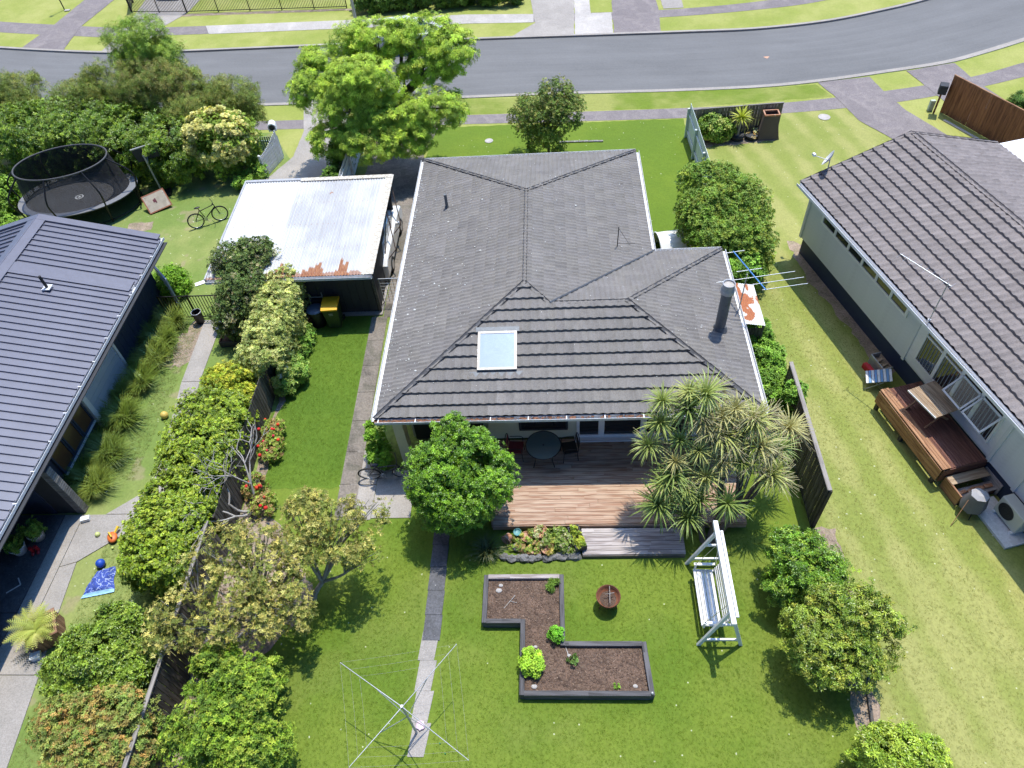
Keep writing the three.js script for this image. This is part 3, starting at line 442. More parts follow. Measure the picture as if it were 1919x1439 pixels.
// ---------- garage with iron roof
{
  const Gq = thing('iron_garage', 'dark garage with white corrugated iron roof rusting along its front edge', 'garage', [-9.55, 0, -22.4]);
  const x0 = -3.05, x1 = 3.02, z0 = -2.95, z1 = 2.9, hF = 2.2, hB = 2.42, yh = (z) => hF + (hB - hF) * (z1 - z) / (z1 - z0);
  const rustAt = [[0.12, 0.1], [0.33, 0.08], [0.43, 0.12], [0.61, 0.1], [0.67, 0.12], [0.82, 0.16], [0.5, 0.06], [0.24, 0.05]];
  const rt = tex(1024, (u, v) => {
    let c = mix3([0.52, 0.52, 0.51], [0.43, 0.43, 0.435], step(0.4, 0.7, fbm(u * 5, v * 5, 4))); c = mix3(c, [0.6, 0.6, 0.59], 0.8 * step(0.4, 0.36, u));
    const w = 1 + 0.2 * (vn(u * 160, v * 4) - 0.5) + 0.08 * (hash(Math.floor(u * 8), 3) - 0.5); c = c.map((q) => q * w);
    const rib = Math.floor(u * 55 + 0.5), hr = hash(rib, 5); let r = 0; for (const [a, l] of rustAt) { const d = Math.abs(rib / 55 - a) / 0.045; if (d < 1) r = Math.max(r, step(0.012, -0.006, v - l * (0.25 + 0.9 * hr) * (1 - d * d) + 0.02 * (vn(u * 300, v * 90) - 0.5))); } r = Math.max(r, 0.8 * step(0.02, 0.004, v - 0.03 * hr)); for (const q of [0.03, 0.27, 0.5, 0.73, 0.97]) if (rib % 2 === 0 && Math.hypot((u * 55 - rib) * 0.11, (v - q) * 5.85) < 0.016) r = 0.7;
    if (Math.hypot((u - 0.62) * 1.5, v - 0.83) < 0.025 && vn(u * 90, v * 60) > 0.55) r = 0.8;
    c = mix3(c, mix3([0.24, 0.085, 0.035], [0.4, 0.19, 0.09], vn(u * 200, v * 40)), r);
    const s = step(0.93, 0.945, u); return mix3(c, [0.66, 0.65, 0.58], s * 0.9);
  });
  const roofM = std({ map: rt, roughness: 0.45, metalness: 0.15 }), W = x1 - x0, nS = 8;
  for (let i = 0; i < nS; i++) {
    const a = x0 + W * i / nS, b = x0 + W * (i + 1) / nS + 0.03, n = 10 * 6, g = new THREE.PlaneGeometry(1, 1, n, 1), p = g.attributes.position, uv = g.attributes.uv;
    for (let k = 0; k < p.count; k++) { const x = a + (b - a) * (p.getX(k) + 0.5), z = p.getY(k) > 0 ? z0 : z1; p.setXYZ(k, x, yh(z) + 0.017 * Math.cos(2 * Math.PI * (x - x0) / 0.11) + (i % 2) * 0.004, z); uv.setXY(k, (x - x0) / W, (z1 - z) / (z1 - z0)); }
    g.computeVertexNormals(); mesh('roof_sheet', g, roofM, Gq);
  }
  const sp = std({ map: mottled([0.6, 0.58, 0.5], 0.2, { blot: 20, blotAmp: 0.4, tint: [0.3, 0.2, 0.12], tintAmt: 0.8, N: 256 }), roughness: 0.7 });
  const slope = Math.atan((hB - hF) / (z1 - z0));
  const bb = mesh('barge_flashing', triUV(box(0.32, 0.02, z1 - z0 + 0.05)), sp, Gq); bb.position.set(x1 - 0.1, (hF + hB) / 2 + 0.03, (z0 + z1) / 2); bb.rotation.x = slope;
  const bl = mesh('barge_flashing', triUV(box(0.06, 0.14, z1 - z0 + 0.05)), M.galv, Gq); bl.position.set(x0 - 0.02, (hF + hB) / 2 - 0.02, (z0 + z1) / 2); bl.rotation.x = slope;
  mesh('back_flashing', triUV(box(W * 0.62, 0.03, 0.22, x0 + W * 0.69, hB + 0.03, z0 + 0.06)), sp, Gq); mesh('back_flashing', triUV(box(W * 0.38, 0.05, 0.14, x0 + W * 0.19, hB + 0.02, z0 + 0.02)), M.galv, Gq);
  gutter(Gq, [x0, z1], [x1, z1], hF - 0.02, [0, 1], M.whiteWorn);
  mesh('fascia', box(W, 0.16, 0.04, (x0 + x1) / 2, hF - 0.12, z1 - 0.04), M.charcoal, Gq);
  for (let i = 0; i < 19; i++) plank(Gq, 'wall_board', [x0 + 0.25 + i * 0.302, 1.05, 2.5], [0.295, 2.1, 0.03], M.charcoal, 1);
  for (let i = 0; i < 10; i++) plank(Gq, 'wall_board', [2.84, 1.08, 2.35 - i * 0.3], [0.03, 2.16, 0.295], M.charcoal, 1);
  mesh('wall', bars([box(0.06, 2.2, 5.4, -2.8, 1.1, -0.2), box(5.6, 2.3, 0.06, 0, 1.15, -2.75)]), M.charcoal, Gq);
  mesh('concrete_pad', box(5.9, 0.06, 5.6, 0, 0.03, -0.1), M.concrete, Gq);
  const cp = mesh('corner_post', bars([box(0.1, 2.15, 0.1, 2.86, 1.08, 2.48)]), M.fenceWood[1], Gq);
  for (const z of [-2.2, -0.6]) mesh('door_brace', bars([rod([2.95, 2.25, z - 0.5], [3.32, 1.1, z + 0.75], 0.022), rod([3.32, 1.1, z + 0.75], [2.9, 0.75, z + 1.1], 0.022), rod([2.95, 2.25, z - 0.5], [2.9, 0.75, z + 1.1], 0.018)]), std({ color: [0.07, 0.045, 0.035], roughness: 0.7 }), Gq);
}
// ---------- left neighbour: long-run metal roof
{
  const H = thing('metal_roof_house', 'dark house with blue-grey ribbed metal roof at the left edge', 'house', [0, 0, 0]);
  const ex = -14.83, eh = 2.65, T = 0.272, rx = -18.95, zb = -21.55, zf = -2.5, rh = eh + (ex - rx) * T, pitch = 0.285, wx = -15.6;
  const mm = [0.122, 0.124, 0.126, 0.123].map((k) => std({ map: mottled([k * 1.0, k * 1.03, k * 1.34], 0.06, { grain: 30, blot: 5, blotAmp: 0.07, N: 256 }), roughness: 0.42, metalness: 0.12 }));
  const prof = (L, dir) => {   // one pan with its standing rib, running down the slope from the ridge
    const pr = [[0, 0], [0.012, 0.052], [0.036, 0.052], [0.048, 0], [pitch, 0]], pos = [];
    for (let i = 0; i + 1 < pr.length; i++) { const [a, b] = pr[i], [c, d] = pr[i + 1]; const A = [0, b, a], B = [0, d, c], C = [L * dir, d - L * T, c], D = [L * dir, b - L * T, a]; pos.push(...A, ...B, ...C, ...A, ...C, ...D); }
    const g = new THREE.BufferGeometry(); g.setAttribute('position', new THREE.Float32BufferAttribute(pos, 3)); g.computeVertexNormals(); return triUV(g, 0.3, 0);
  };
  const gr = prof(ex - rx + 0.06, 1), gl = prof(5.2, -1), n = Math.round((zf - zb) / pitch);
  for (let i = 0; i < n; i++) { const z = zb + 0.12 + i * pitch; if (i !== 9) { const o = mesh('roof_pan', gr, pick(mm), H); o.position.set(rx, rh, z); } if (z < -9) { const q = mesh('roof_pan', gl, pick(mm), H); q.position.set(rx, rh, z); } }
  { const o = mesh('wide_flashing', triUV(box(Math.hypot(ex - rx, (ex - rx) * T), 0.03, pitch * 1.9)), mm[1], H); o.position.set((ex + rx) / 2, (eh + rh) / 2 + 0.035, zb + 0.12 + 9.5 * pitch); o.rotation.z = -Math.atan(T); }
  { const o = mesh('ridge_cap', bars([box(0.36, 0.02, zf - zb, 0.16, 0, 0).rotateZ(-Math.atan(T)), box(0.36, 0.02, zf - zb, -0.16, 0, 0).rotateZ(Math.atan(T))]), mm[2], H); o.position.set(rx, rh + 0.055, (zf + zb) / 2); }
  { const L = Math.hypot(ex - rx, (ex - rx) * T); const o = mesh('barge_cap', triUV(box(L, 0.06, 0.3)), mm[0], H); o.position.set((ex + rx) / 2, (eh + rh) / 2 + 0.04, zb + 0.08); o.rotation.z = -Math.atan(T); const p = mesh('barge_cap', triUV(box(5.2, 0.06, 0.3)), mm[0], H); p.position.set(rx - 2.5, rh - 2.5 * T + 0.04, zb + 0.08); p.rotation.z = Math.atan(T); }
  gutter(H, [ex, zb], [ex, zf], eh - 0.02, [1, 0], M.whiteWorn, 1);
  mesh('soffit', triUV(box(8.7, 0.03, zf - zb - 0.2, rx, eh - 0.2, (zf + zb) / 2)), M.charcoal, H);
  mesh('wall', triUV(box(6.4, 2.45, -11.2 - zb - 0.5, rx + 0.15, 1.22, (-11.2 + zb + 0.5) / 2)), M.navy, H);
  mesh('wall', triUV(box(4.4, 2.3, 8.6, rx - 1.1, 1.15, -6.9)), M.charcoal, H);
  for (let i = 0; i < 12; i++) plank(H, 'cladding_board', [wx + 0.005, 1.15, -20.6 + i * 0.29], [0.03, 2.25, 0.28], M.navy, 1);
  const brownGlass = new THREE.MeshPhysicalMaterial({ color: new THREE.Color(0.14, 0.07, 0.035), roughness: 0.08, clearcoat: 0.7, side: THREE.DoubleSide });
  const pale = std({ map: mottled([0.44, 0.5, 0.58], 0.04, { N: 128 }), roughness: 0.6 });
  for (let i = 0; i < 9; i++) plank(H, 'white_panel', [wx + 0.02, 0.1 + 0.24 * (i + 0.5), -15.95], [0.04, 0.235, 2.3], pale, 2);
  mesh('corner_board', box(0.12, 2.2, 0.2, wx + 0.06, 1.15, -14.66), M.white, H); mesh('corner_board', box(0.1, 2.2, 0.1, wx + 0.02, 1.15, -17.16), M.white, H);
  for (const [a, b] of [[-14.5, -13.8], [-13.77, -13.07], [-13.04, -12.3]]) { const w = mesh('window', bars([box(0.06, 0.1, b - a, wx + 0.03, 0.55, (a + b) / 2), box(0.06, 0.06, b - a, wx + 0.03, 2.2, (a + b) / 2), box(0.07, 1.75, 0.06, wx + 0.032, 1.42, a + 0.03), box(0.07, 1.75, 0.06, wx + 0.032, 1.42, b - 0.03)]), M.navy, H); mesh('sill', box(0.1, 0.05, b - a, wx + 0.06, 0.5, (a + b) / 2), M.white, w); mesh('pane', box(0.015, 1.7, b - a - 0.1, wx + 0.03, 1.43, (a + b) / 2), brownGlass, w); const bl = []; for (let i = 0; i < 6; i++) bl.push(box(0.01, 0.035, b - a - 0.2, wx + 0.045, 1.55 + i * 0.11, (a + b) / 2)); mesh('blind', bars(bl), M.concretePale, w); }
  { const w = mesh('louvre_screen', bars([box(0.06, 1.5, 0.06, 0, 0.75, -0.6), box(0.06, 1.5, 0.06, 0, 0.75, 0.6), box(0.06, 0.06, 1.14, 0, 1.5, 0), box(0.06, 0.06, 1.14, 0, 0.1, 0)]), pale, H); w.position.set(-15.15, 0.02, -20.9); w.rotation.y = 0.75; for (let i = 0; i < 9; i++) mesh('slat', box(0.05, 1.34, 0.07, 0, 0.8, -0.5 + i * 0.125), pale, w); }
  // brick pier at the corner of the patio
  const pier = new THREE.Group(); pier.name = 'brick_pier'; H.add(pier); const bg = triUV(cbox(0.26, 0.085, 0.24, 0, 0, 0, 0.008), 1), bm = [0.2, 0.24, 0.17].map((k) => std({ map: mottled([k, k * 0.97, k * 0.93], 0.2, { N: 128 }) }));
  mesh('pier_core', box(0.24, 2.25, 0.22, -14.82, 1.125, -11.32), M.concreteDark, pier);
  for (let i = 0; i < 23; i++) { const o = mesh('brick', bg, pick(bm), pier); o.position.set(-14.82 + rr(-0.003, 0.003), 0.05 + i * 0.097, -11.32); }
  mesh('wing_wall', triUV(box(0.8, 2.35, 0.14, -15.3, 1.18, -11.3)), M.charcoal, H);
  const v = mesh('vent_pipe', bars([rod([-17.2, 3.1, -18.0], [-17.2, 3.85, -18.0], 0.05, 0.05, 12)]), M.black, H); mesh('vent_boot', box(0.28, 0.03, 0.28, -17.2, 3.36, -18.0), M.whiteWorn, v);
}
// ---------- right neighbour, turned to the street's bend
const RT = 14.9 * RAD, RO = [8.93, -22.86];
{
  const H = thing('brown_tile_house', 'pale green weatherboard house with brown tiled gable roof on the right', 'house', [RO[0], 0, RO[1]], RT);
  const E = 3.0, T = 0.3, hw = 3.97, D = 2 * hw, L = 21;
  const tone = () => { const b = 0.225 * rr(0.9, 1.1); return [b * 1.12, b * 0.97, b * 0.92]; };
  const F1 = { o: [0, 0], e: [0, 1], up: [1, 0], polys: [[[0, 0], [hw, 0], [hw, L], [0, L]]] }, F2 = { o: [D, 0], e: [0, 1], up: [-1, 0], polys: [[[D, 0], [hw, 0], [hw, L], [D, L]]] };
  const th = Math.sin(RT), tc = Math.cos(RT), eye = [-RO[0] * tc + RO[1] * th, 18.5, -RO[0] * th - RO[1] * tc];
  const all = [...tileFace(F1, E, T, { gauge: 0.37, width: 0.25, stag: 0, lift: 0.085, amp: 0.02, tone }), ...tileFace(F2, E, T, { gauge: 0.37, width: 0.25, stag: 0, lift: 0.04, amp: 0.014, tone })];
  layTiles(H, all, tileMat, [eye[0], 18.5, eye[2]]);
  for (const F of [F1, F2]) face3(F.polys, (p) => E + Math.min(p[0], D - p[0]) * T - 0.035, M.charcoal, H, 'roof_underlay');
  const cm = std({ map: mottled([0.11, 0.1, 0.105], 0.2, { N: 256 }) });
  caps(H, [hw, E + hw * T + 0.045, 0.1], [hw, E + hw * T + 0.05, L], cm, 0.1, 0.42);
  caps(H, [0, E + 0.05, 0.02], [hw, E + hw * T + 0.04, 0.02], cm, 0.07, 0.42, 'barge_tile'); caps(H, [D, E + 0.05, 0.02], [hw, E + hw * T + 0.04, 0.02], cm, 0.07, 0.42, 'barge_tile');
  gutter(H, [0, 0], [0, L], E + 0.0, [-1, 0], M.white, 0);
  const W = 0.42, sageB = [M.sage];
  mesh('wall', triUV(box(D - 2 * W, 2.2, L - 0.6, hw, 1.85, L / 2 + 0.1)), M.sage, H);
  mesh('gable_wall', (() => { const s = new THREE.Shape([[W, 2.9], [D - W, 2.9], [hw, 2.9 + (hw - W) * T - 0.02]].map((p) => new THREE.Vector2(...p))); const g = new THREE.ExtrudeGeometry(s, { depth: 0.1, bevelEnabled: false }); g.translate(0, 0, 0.32); return triUV(g); })(), M.sage, H);
  mesh('foundation', triUV(box(D - 2 * W - 0.1, 0.8, L - 0.7, hw, 0.4, L / 2 + 0.1)), M.navy, H);
  mesh('soffit', triUV(box(W + 0.05, 0.02, L, W / 2, E - 0.12, L / 2)), M.white, H);
  weatherboards(H, [W, 0.4], [W, 7.0], 0.75, 2.85, M.sage, [-1, 0], 0.16); weatherboards(H, [W, 11.25], [W, 16], 0.75, 2.85, M.sage, [-1, 0], 0.16);
  for (const z of [7.06, 11.2, 12.25, 0.36]) mesh('corner_board', box(0.06, 2.15, 0.12, W - 0.03, 1.8, z), M.sage, H);
  // high strip of small windows under the eave
  { const w = mesh('window_strip', bars([box(0.07, 0.08, 5.2, W - 0.04, 2.1, 3.9), box(0.07, 0.08, 5.2, W - 0.04, 2.7, 3.9), ...[0, 1, 2, 3, 4, 5, 6].map((i) => box(0.075, 0.56, 0.1, W - 0.041, 2.4, 1.35 + i * 0.85))]), M.white, H); for (let i = 0; i < 6; i++) mesh('pane', box(0.015, 0.54, 0.76, W - 0.04, 2.4, 1.775 + i * 0.85), M.glassDark, w); }
  // joinery on the deck: white surround, four lights with fanlights, two sashes propped open
  mesh('joinery_panel', box(0.05, 2.0, 4.05, W - 0.005, 1.85, 9.1), M.white, H);
  for (let i = 0; i < 4; i++) {
    const z = 7.5 + i * 0.86, w = mesh('window', bars([box(0.05, 0.06, 0.8, W - 0.055, 1.2, z + 0.4), box(0.05, 0.06, 0.8, W - 0.055, 2.25, z + 0.4), box(0.05, 0.06, 0.8, W - 0.055, 2.6, z + 0.4), box(0.055, 1.45, 0.06, W - 0.056, 1.9, z), box(0.055, 1.45, 0.06, W - 0.056, 1.9, z + 0.8)]), M.white, H);
    mesh('pane', box(0.012, 0.98, 0.72, W - 0.05, 1.72, z + 0.4), M.glassDark, w); mesh('pane', box(0.012, 0.28, 0.72, W - 0.05, 2.43, z + 0.4), M.glassDark, w);
    const cu = []; for (let k = 0; k < 6; k++) cu.push(box(0.006, 0.95, 0.03, W - 0.062, 1.72, z + 0.1 + k * 0.12)); mesh('curtain', bars(cu), std({ color: [0.2, 0.23, 0.26], roughness: 1 }), w);
    if (i > 1) { const s = new THREE.Group(); s.name = 'open_sash'; s.position.set(W - 0.07, 2.3, z + 0.4); s.rotation.z = -0.75; H.add(s); mesh('sash_frame', bars([box(0.04, 0.05, 0.8, 0, -0.02, 0), box(0.04, 0.05, 0.8, 0, -0.68, 0), box(0.04, 0.7, 0.05, 0, -0.35, -0.38), box(0.04, 0.7, 0.05, 0, -0.35, 0.38)]), M.white, s); mesh('pane', box(0.008, 0.62, 0.7, 0, -0.35, 0), M.glass, s); }
  }
}
const rw = (lx, y, lz) => [RO[0] + lx * Math.cos(RT) + lz * Math.sin(RT), y, RO[1] - lx * Math.sin(RT) + lz * Math.cos(RT)];
{ // right deck
  const D = thing('red_deck', 'red-brown timber deck with orange edge boards beside the right house', 'deck', rw(0, 0, 0), RT);
  for (let i = 0; i < 12; i++) plank(D, 'deck_board', [-0.72 + i * 0.092, 0.78, 9.65], [0.087, 0.03, 3.1], M.redDeck, 2);
  for (let i = 0; i < 3; i++) plank(D, 'edge_board', [-1.02 + i * 0.09, 0.83 + i * 0.002, 9.65], [0.086, 0.035, 3.12], M.orangeWood, 2);
  for (let i = 0; i < 3; i++) plank(D, 'fascia_board', [-1.075, 0.71 - i * 0.17, 9.65], [0.03, 0.16, 3.1], M.orangeWood, 2);
  for (let i = 0; i < 3; i++) plank(D, 'end_board', [-0.3, 0.69 - i * 0.17, 11.215], [1.45, 0.16, 0.03], M.redDeck, 0);
  for (const [x, z] of [[-1, 8.2], [-1, 9.5], [-1, 11.05], [0.25, 8.2], [0.25, 11]]) plank(D, 'pile', [x, 0.38, z], [0.11, 0.76, 0.11], M.fenceWood, 1);
  const S = thing('timber_steps', 'weathered timber steps at the near end of the red-brown deck', 'steps', rw(-0.2, 0, 11.25), RT);
  plank(S, 'tread', [-0.05, 0.48, 0.16], [1.2, 0.04, 0.29], M.tableWood, 0); plank(S, 'tread', [0, 0.24, 0.5], [1.25, 0.04, 0.3], M.greyWood, 0); plank(S, 'stringer', [-0.64, 0.24, 0.36], [0.05, 0.48, 0.7], M.orangeWood, 2); plank(S, 'stringer', [0.64, 0.24, 0.36], [0.05, 0.48, 0.7], M.greyWood, 2); plank(S, 'riser', [0, 0.1, 0.63], [1.25, 0.18, 0.03], M.redDeck, 0);
  for (let i = 0; i < 4; i++) plank(S, 'brick', [-0.4 + i * 0.27, 0.3, 0.5], [0.24, 0.06, 0.1], M.terracotta, 0, [0, rr(-0.3, 0.3), 0]);
  const t = thing('outdoor_table', 'pale slatted timber table with crossed legs on the red-brown deck', 'table', rw(-0.28, 0.795, 9.3), RT + 0.12);
  for (let i = 0; i < 9; i++) plank(t, 'slat', [-0.42 + i * 0.105, 0.72, 0], [0.1, 0.03, 1.15], M.tableWood, 2);
  plank(t, 'edge_rail', [-0.49, 0.71, 0], [0.03, 0.05, 1.16], M.whiteWorn, 2);
  for (const z of [-0.4, 0.4]) for (const s of [-1, 1]) { const b = bars([bar([s * 0.42, 0, z], [-s * 0.36, 0.7, z], 0.07, 0.04)]); mesh('leg', b, M.orangeWood[0], t); }
}
// ---------- our deck
{
  const D = thing('timber_deck', 'weathered pinkish timber deck in front of the glazed doors', 'deck', [0, 0, 0]);
  const nb = 22, w = 0.138, z0 = -13.5;
  for (let i = 0; i < nb; i++) { let x = -2.0; const z = z0 + 0.07 + i * w; while (x < 5.15) { const L = Math.min(rr(1.6, 4.2), 5.2 - x); if (5.2 - x - L < 0.5) { plank(D, 'deck_board', [(x + 5.2) / 2, 0.285 + rr(-0.002, 0.002), z], [5.2 - x - 0.006, 0.03, w - 0.007], M.deckWood, 0, [0, 0, 0], 0.003); break; } plank(D, 'deck_board', [x + L / 2, 0.285 + rr(-0.002, 0.002), z], [L - 0.006, 0.03, w - 0.007], M.deckWood, 0, [0, 0, 0], 0.003); x += L; } }
  plank(D, 'fascia_board', [1.6, 0.17, z0 + nb * w + 0.016], [7.2, 0.2, 0.03], M.deckWood, 0); plank(D, 'fascia_board', [-2.02, 0.17, -12], [0.03, 0.2, 3], M.deckWood, 2);
  mesh('joists', bars([0, 1, 2, 3, 4, 5, 6].map((i) => box(0.05, 0.14, 3, -1.8 + i * 1.15, 0.2, -12))), M.fenceWood[1], D);
  const S = thing('deck_step', 'low grey timber platform step in front of the deck', 'step', [0, 0, 0]);
  for (let i = 0; i < 6; i++) { const z = -10.33 + i * 0.138, sp = rr(1.2, 2.6); plank(S, 'step_board', [0.55 + sp / 2, 0.155 + rr(-0.003, 0.003), z], [sp - 0.006, 0.03, 0.129], M.greyWood, 0, [0, 0, 0], 0.003); plank(S, 'step_board', [0.55 + (sp + 2.85) / 2, 0.155 + rr(-0.003, 0.003), z], [2.85 - sp, 0.03, 0.129], M.greyWood, 0, [0, 0, 0], 0.003); }
  plank(S, 'step_riser', [1.97, 0.07, -9.555], [2.83, 0.13, 0.03], M.fenceWood, 0); plank(S, 'step_riser', [0.57, 0.07, -9.95], [0.03, 0.13, 0.75], M.fenceWood, 2);
}
// ---------- fences
function palingFence(name, label, a, b, h, pw, mats, opt = {}) {
  const L = Math.hypot(b[0] - a[0], b[1] - a[1]), T = thing(name, label, 'fence', [a[0], 0, a[1]], Math.atan2(-(b[1] - a[1]), b[0] - a[0]));
  const n = Math.round(L / pw), side = opt.side || 1;
  for (let i = 0; i < n; i++) { const hh = (opt.top ? opt.top((i + 0.5) / n) : h) + rr(-1, 1) * (opt.ragged ?? 0.01); plank(T, opt.piece || 'paling', [(i + 0.5) * L / n, hh / 2 + (opt.lift || 0.02), rr(-0.004, 0.004)], [L / n - (opt.gap ?? 0.008), hh, opt.th || 0.02], mats, 1, [0, 0, rr(-1, 1) * (opt.lean ?? 0.004)]); }
  const ps = opt.posts ?? Math.max(2, Math.round(L / 2.2) + 1);
  for (let i = 0; i < ps; i++) plank(T, 'post', [0.05 + (L - 0.1) * i / (ps - 1), (opt.postH || h - 0.05) / 2, side * 0.075], [0.1, opt.postH || h - 0.05, 0.1], opt.postMat || mats, 1);
  for (const y of opt.rails ?? [0.3, h * 0.55, h - 0.2]) plank(T, 'rail', [L / 2, y, side * 0.04], [L - 0.02, 0.09, 0.05], opt.railMat || mats, 0);
  if (opt.cap) plank(T, 'cap_rail', [L / 2, h + 0.045, side * 0.02], [L + 0.04, 0.045, opt.cap], opt.capMat || mats, 0);
  return T;
}
palingFence('paling_fence', 'dark weathered paling fence with grey cap on the right boundary', [7.05, -15.0], [7.02, -10.45], 1.9, 0.12, M.fenceWood, { gap: 0.02, side: -1, cap: 0.12, capMat: M.railWood, ragged: 0.02, rails: [0.35, 1.0, 1.7] });
palingFence('paling_fence', 'dark paling fence between clipped hedge and garden of red geraniums', [-9.82, -16.6], [-9.76, -10.2], 1.4, 0.15, M.fenceWood, { gap: 0.012, side: 1, railMat: M.railWood, ragged: 0.02 });
palingFence('paling_fence', 'dark paling fence with grey top rail at the lower left', [-9.76, -9.9], [-9.7, -2.5], 1.6, 0.15, M.fenceWood, { gap: 0.014, side: 1, railMat: M.railWood, ragged: 0.02, cap: 0.1, capMat: M.railWood });
palingFence('street_fence', 'short brown paling fence behind the tall wicker pot near the street', [6.5, -31.3], [10.6, -31.55], 1.35, 0.14, M.paleFence, { side: -1, cap: 0.08, capMat: M.railWood, posts: 3, postMat: M.fenceWood });
palingFence('mint_fence', 'pale mint painted board fence between front lawns', [6.35, -31.4], [6.55, -25.7], 1.5, 0.2, std({ map: mottled([0.56, 0.62, 0.6], 0.06, { blot: 8, N: 128 }), roughness: 0.7 }), { side: 1, gap: 0.004, ragged: 0.002, top: (t) => 1.65 - 0.15 * t, rails: [0.35, 1.15] });
palingFence('brown_fence', 'tall red-brown stained board fence near the right driveway', [18.35, -32.55], [21.2, -26.5], 1.75, 0.15, M.brownFence, { side: -1, cap: 0.06, capMat: M.orangeWood, gap: 0.004, ragged: 0.005, rails: [0.25, 0.95, 1.6] });
plank(thing('concrete_edging', 'pale concrete mowing strip along the foot of the brown fence', 'edging', [18.3, 0, -31.9], -Math.atan2(6, 2.9)), 'edging_strip', [2.4, 0.03, 0.1], [4.6, 0.07, 0.12], M.concretePale, 0);
palingFence('white_fence', 'white board fence between the two driveways under the big tree', [-9.35, -31.3], [-9.3, -26.6], 1.45, 0.16, M.whiteWorn, { side: -1, gap: 0.012, ragged: 0.008, postMat: M.whiteWorn, railMat: M.whiteWorn });
palingFence('picket_fence', 'white picket fence with swept top beside the left driveway', [-13.15, -31.1], [-13.6, -29.5], 1.2, 0.1, M.white, { side: 1, gap: 0.03, th: 0.025, ragged: 0, lean: 0, posts: 2, postH: 1.1, top: (t) => 1.5 - 0.45 * Math.sin(Math.PI * 0.5 * t), rails: [0.3, 0.9], railMat: M.white, postMat: M.white });
palingFence('picket_fence', 'pale green picket fence behind the cream flowering shrub', [-15.1, -31.25], [-13.2, -31.2], 1.1, 0.11, std({ color: [0.33, 0.42, 0.38], roughness: 0.7 }), { side: -1, gap: 0.04, ragged: 0, lean: 0, posts: 2, postH: 1.1, rails: [0.3, 0.85] });
function railing(name, label, a, b, h, gap, mat, posts, r = 0.009) {
  const L = Math.hypot(b[0] - a[0], b[1] - a[1]), T = thing(name, label, 'fence', [a[0], 0, a[1]], Math.atan2(-(b[1] - a[1]), b[0] - a[0])), n = Math.round(L / gap);
  const g = triUV(box(2 * r, h - 0.1, 2 * r)); const B = [];
  for (let i = 1; i < n; i++) { if (n < 290) { const o = mesh('bar', g, mat, T); o.position.set(i * L / n, h / 2, 0); } }
  mesh('rail', box(L, 0.035, 0.03, L / 2, h - 0.05, 0), mat, T); mesh('rail', box(L, 0.035, 0.03, L / 2, 0.1, 0), mat, T);
  for (let i = 0; i < posts; i++) mesh('post', cbox(0.06, h, 0.06, L * i / (posts - 1), h / 2, 0), mat, T); return T;
}
railing('black_railing', 'black pool-style railing with gate across the left side path', [-15.0, -19.85], [-12.75, -19.85], 1.2, 0.115, M.blackMetal, 3, 0.01);
railing('black_railing', 'long black railing fence across the street', [-24.2, -49.7], [-13.2, -48.95], 1.25, 0.11, M.blackMetal, 6, 0.012);
railing('black_gate', 'black driveway gate at the end of the railing across the street', [-28.2, -50.25], [-24.25, -49.72], 1.25, 0.11, M.blackMetal, 3, 0.012);
{ const T = thing('slatted_gate', 'black slatted gate panel standing open across the street', 'gate', [-28.3, 0, -50.35], 1.9); for (let i = 0; i < 6; i++) plank(T, 'slat', [0.9, 0.25 + i * 0.2, 0], [1.8, 0.13, 0.03], M.black, 0); plank(T, 'post', [0, 0.7, 0], [0.1, 1.4, 0.1], M.black, 1); plank(T, 'post', [1.8, 0.7, 0], [0.1, 1.4, 0.1], M.black, 1); }
{ const T = thing('mesh_gate', 'small wire mesh gate between the garage and the house', 'gate', [-6.62, 0, -20.35], 0); for (let i = 0; i < 7; i++) mesh('wire', rod([0.08 + i * 0.15, 0.1, 0], [0.08 + i * 0.15, 1.2, 0], 0.008, 0.008, 5), M.black, T); for (let i = 0; i < 8; i++) mesh('wire', rod([0.02, 0.14 + i * 0.15, 0.01], [1.05, 0.14 + i * 0.15, 0.01], 0.008, 0.008, 5), M.galv, T); mesh('frame', bars([rod([0, 0, 0], [0, 1.25, 0], 0.025), rod([1.08, 0, 0], [1.08, 1.25, 0], 0.025), rod([0, 1.25, 0], [1.08, 1.25, 0], 0.02)]), M.galv, T); }
{ const T = thing('timber_edging', 'low dark timber edging running along the right boundary under the citrus trees', 'edging', [0, 0, 0]); const P = [[7.1, -10.35], [7.5, -8], [7.3, -6.2], [7.1, -4.9], [7.0, -3]]; for (let i = 0; i + 1 < P.length; i++) { const a = P[i], b = P[i + 1], L = Math.hypot(b[0] - a[0], b[1] - a[1]); plank(T, 'sleeper', [(a[0] + b[0]) / 2, 0.05, (a[1] + b[1]) / 2], [L - 0.02, 0.12, 0.07], M.fenceWood, 0, [0, Math.atan2(-(b[1] - a[1]), b[0] - a[0]), 0]); } }
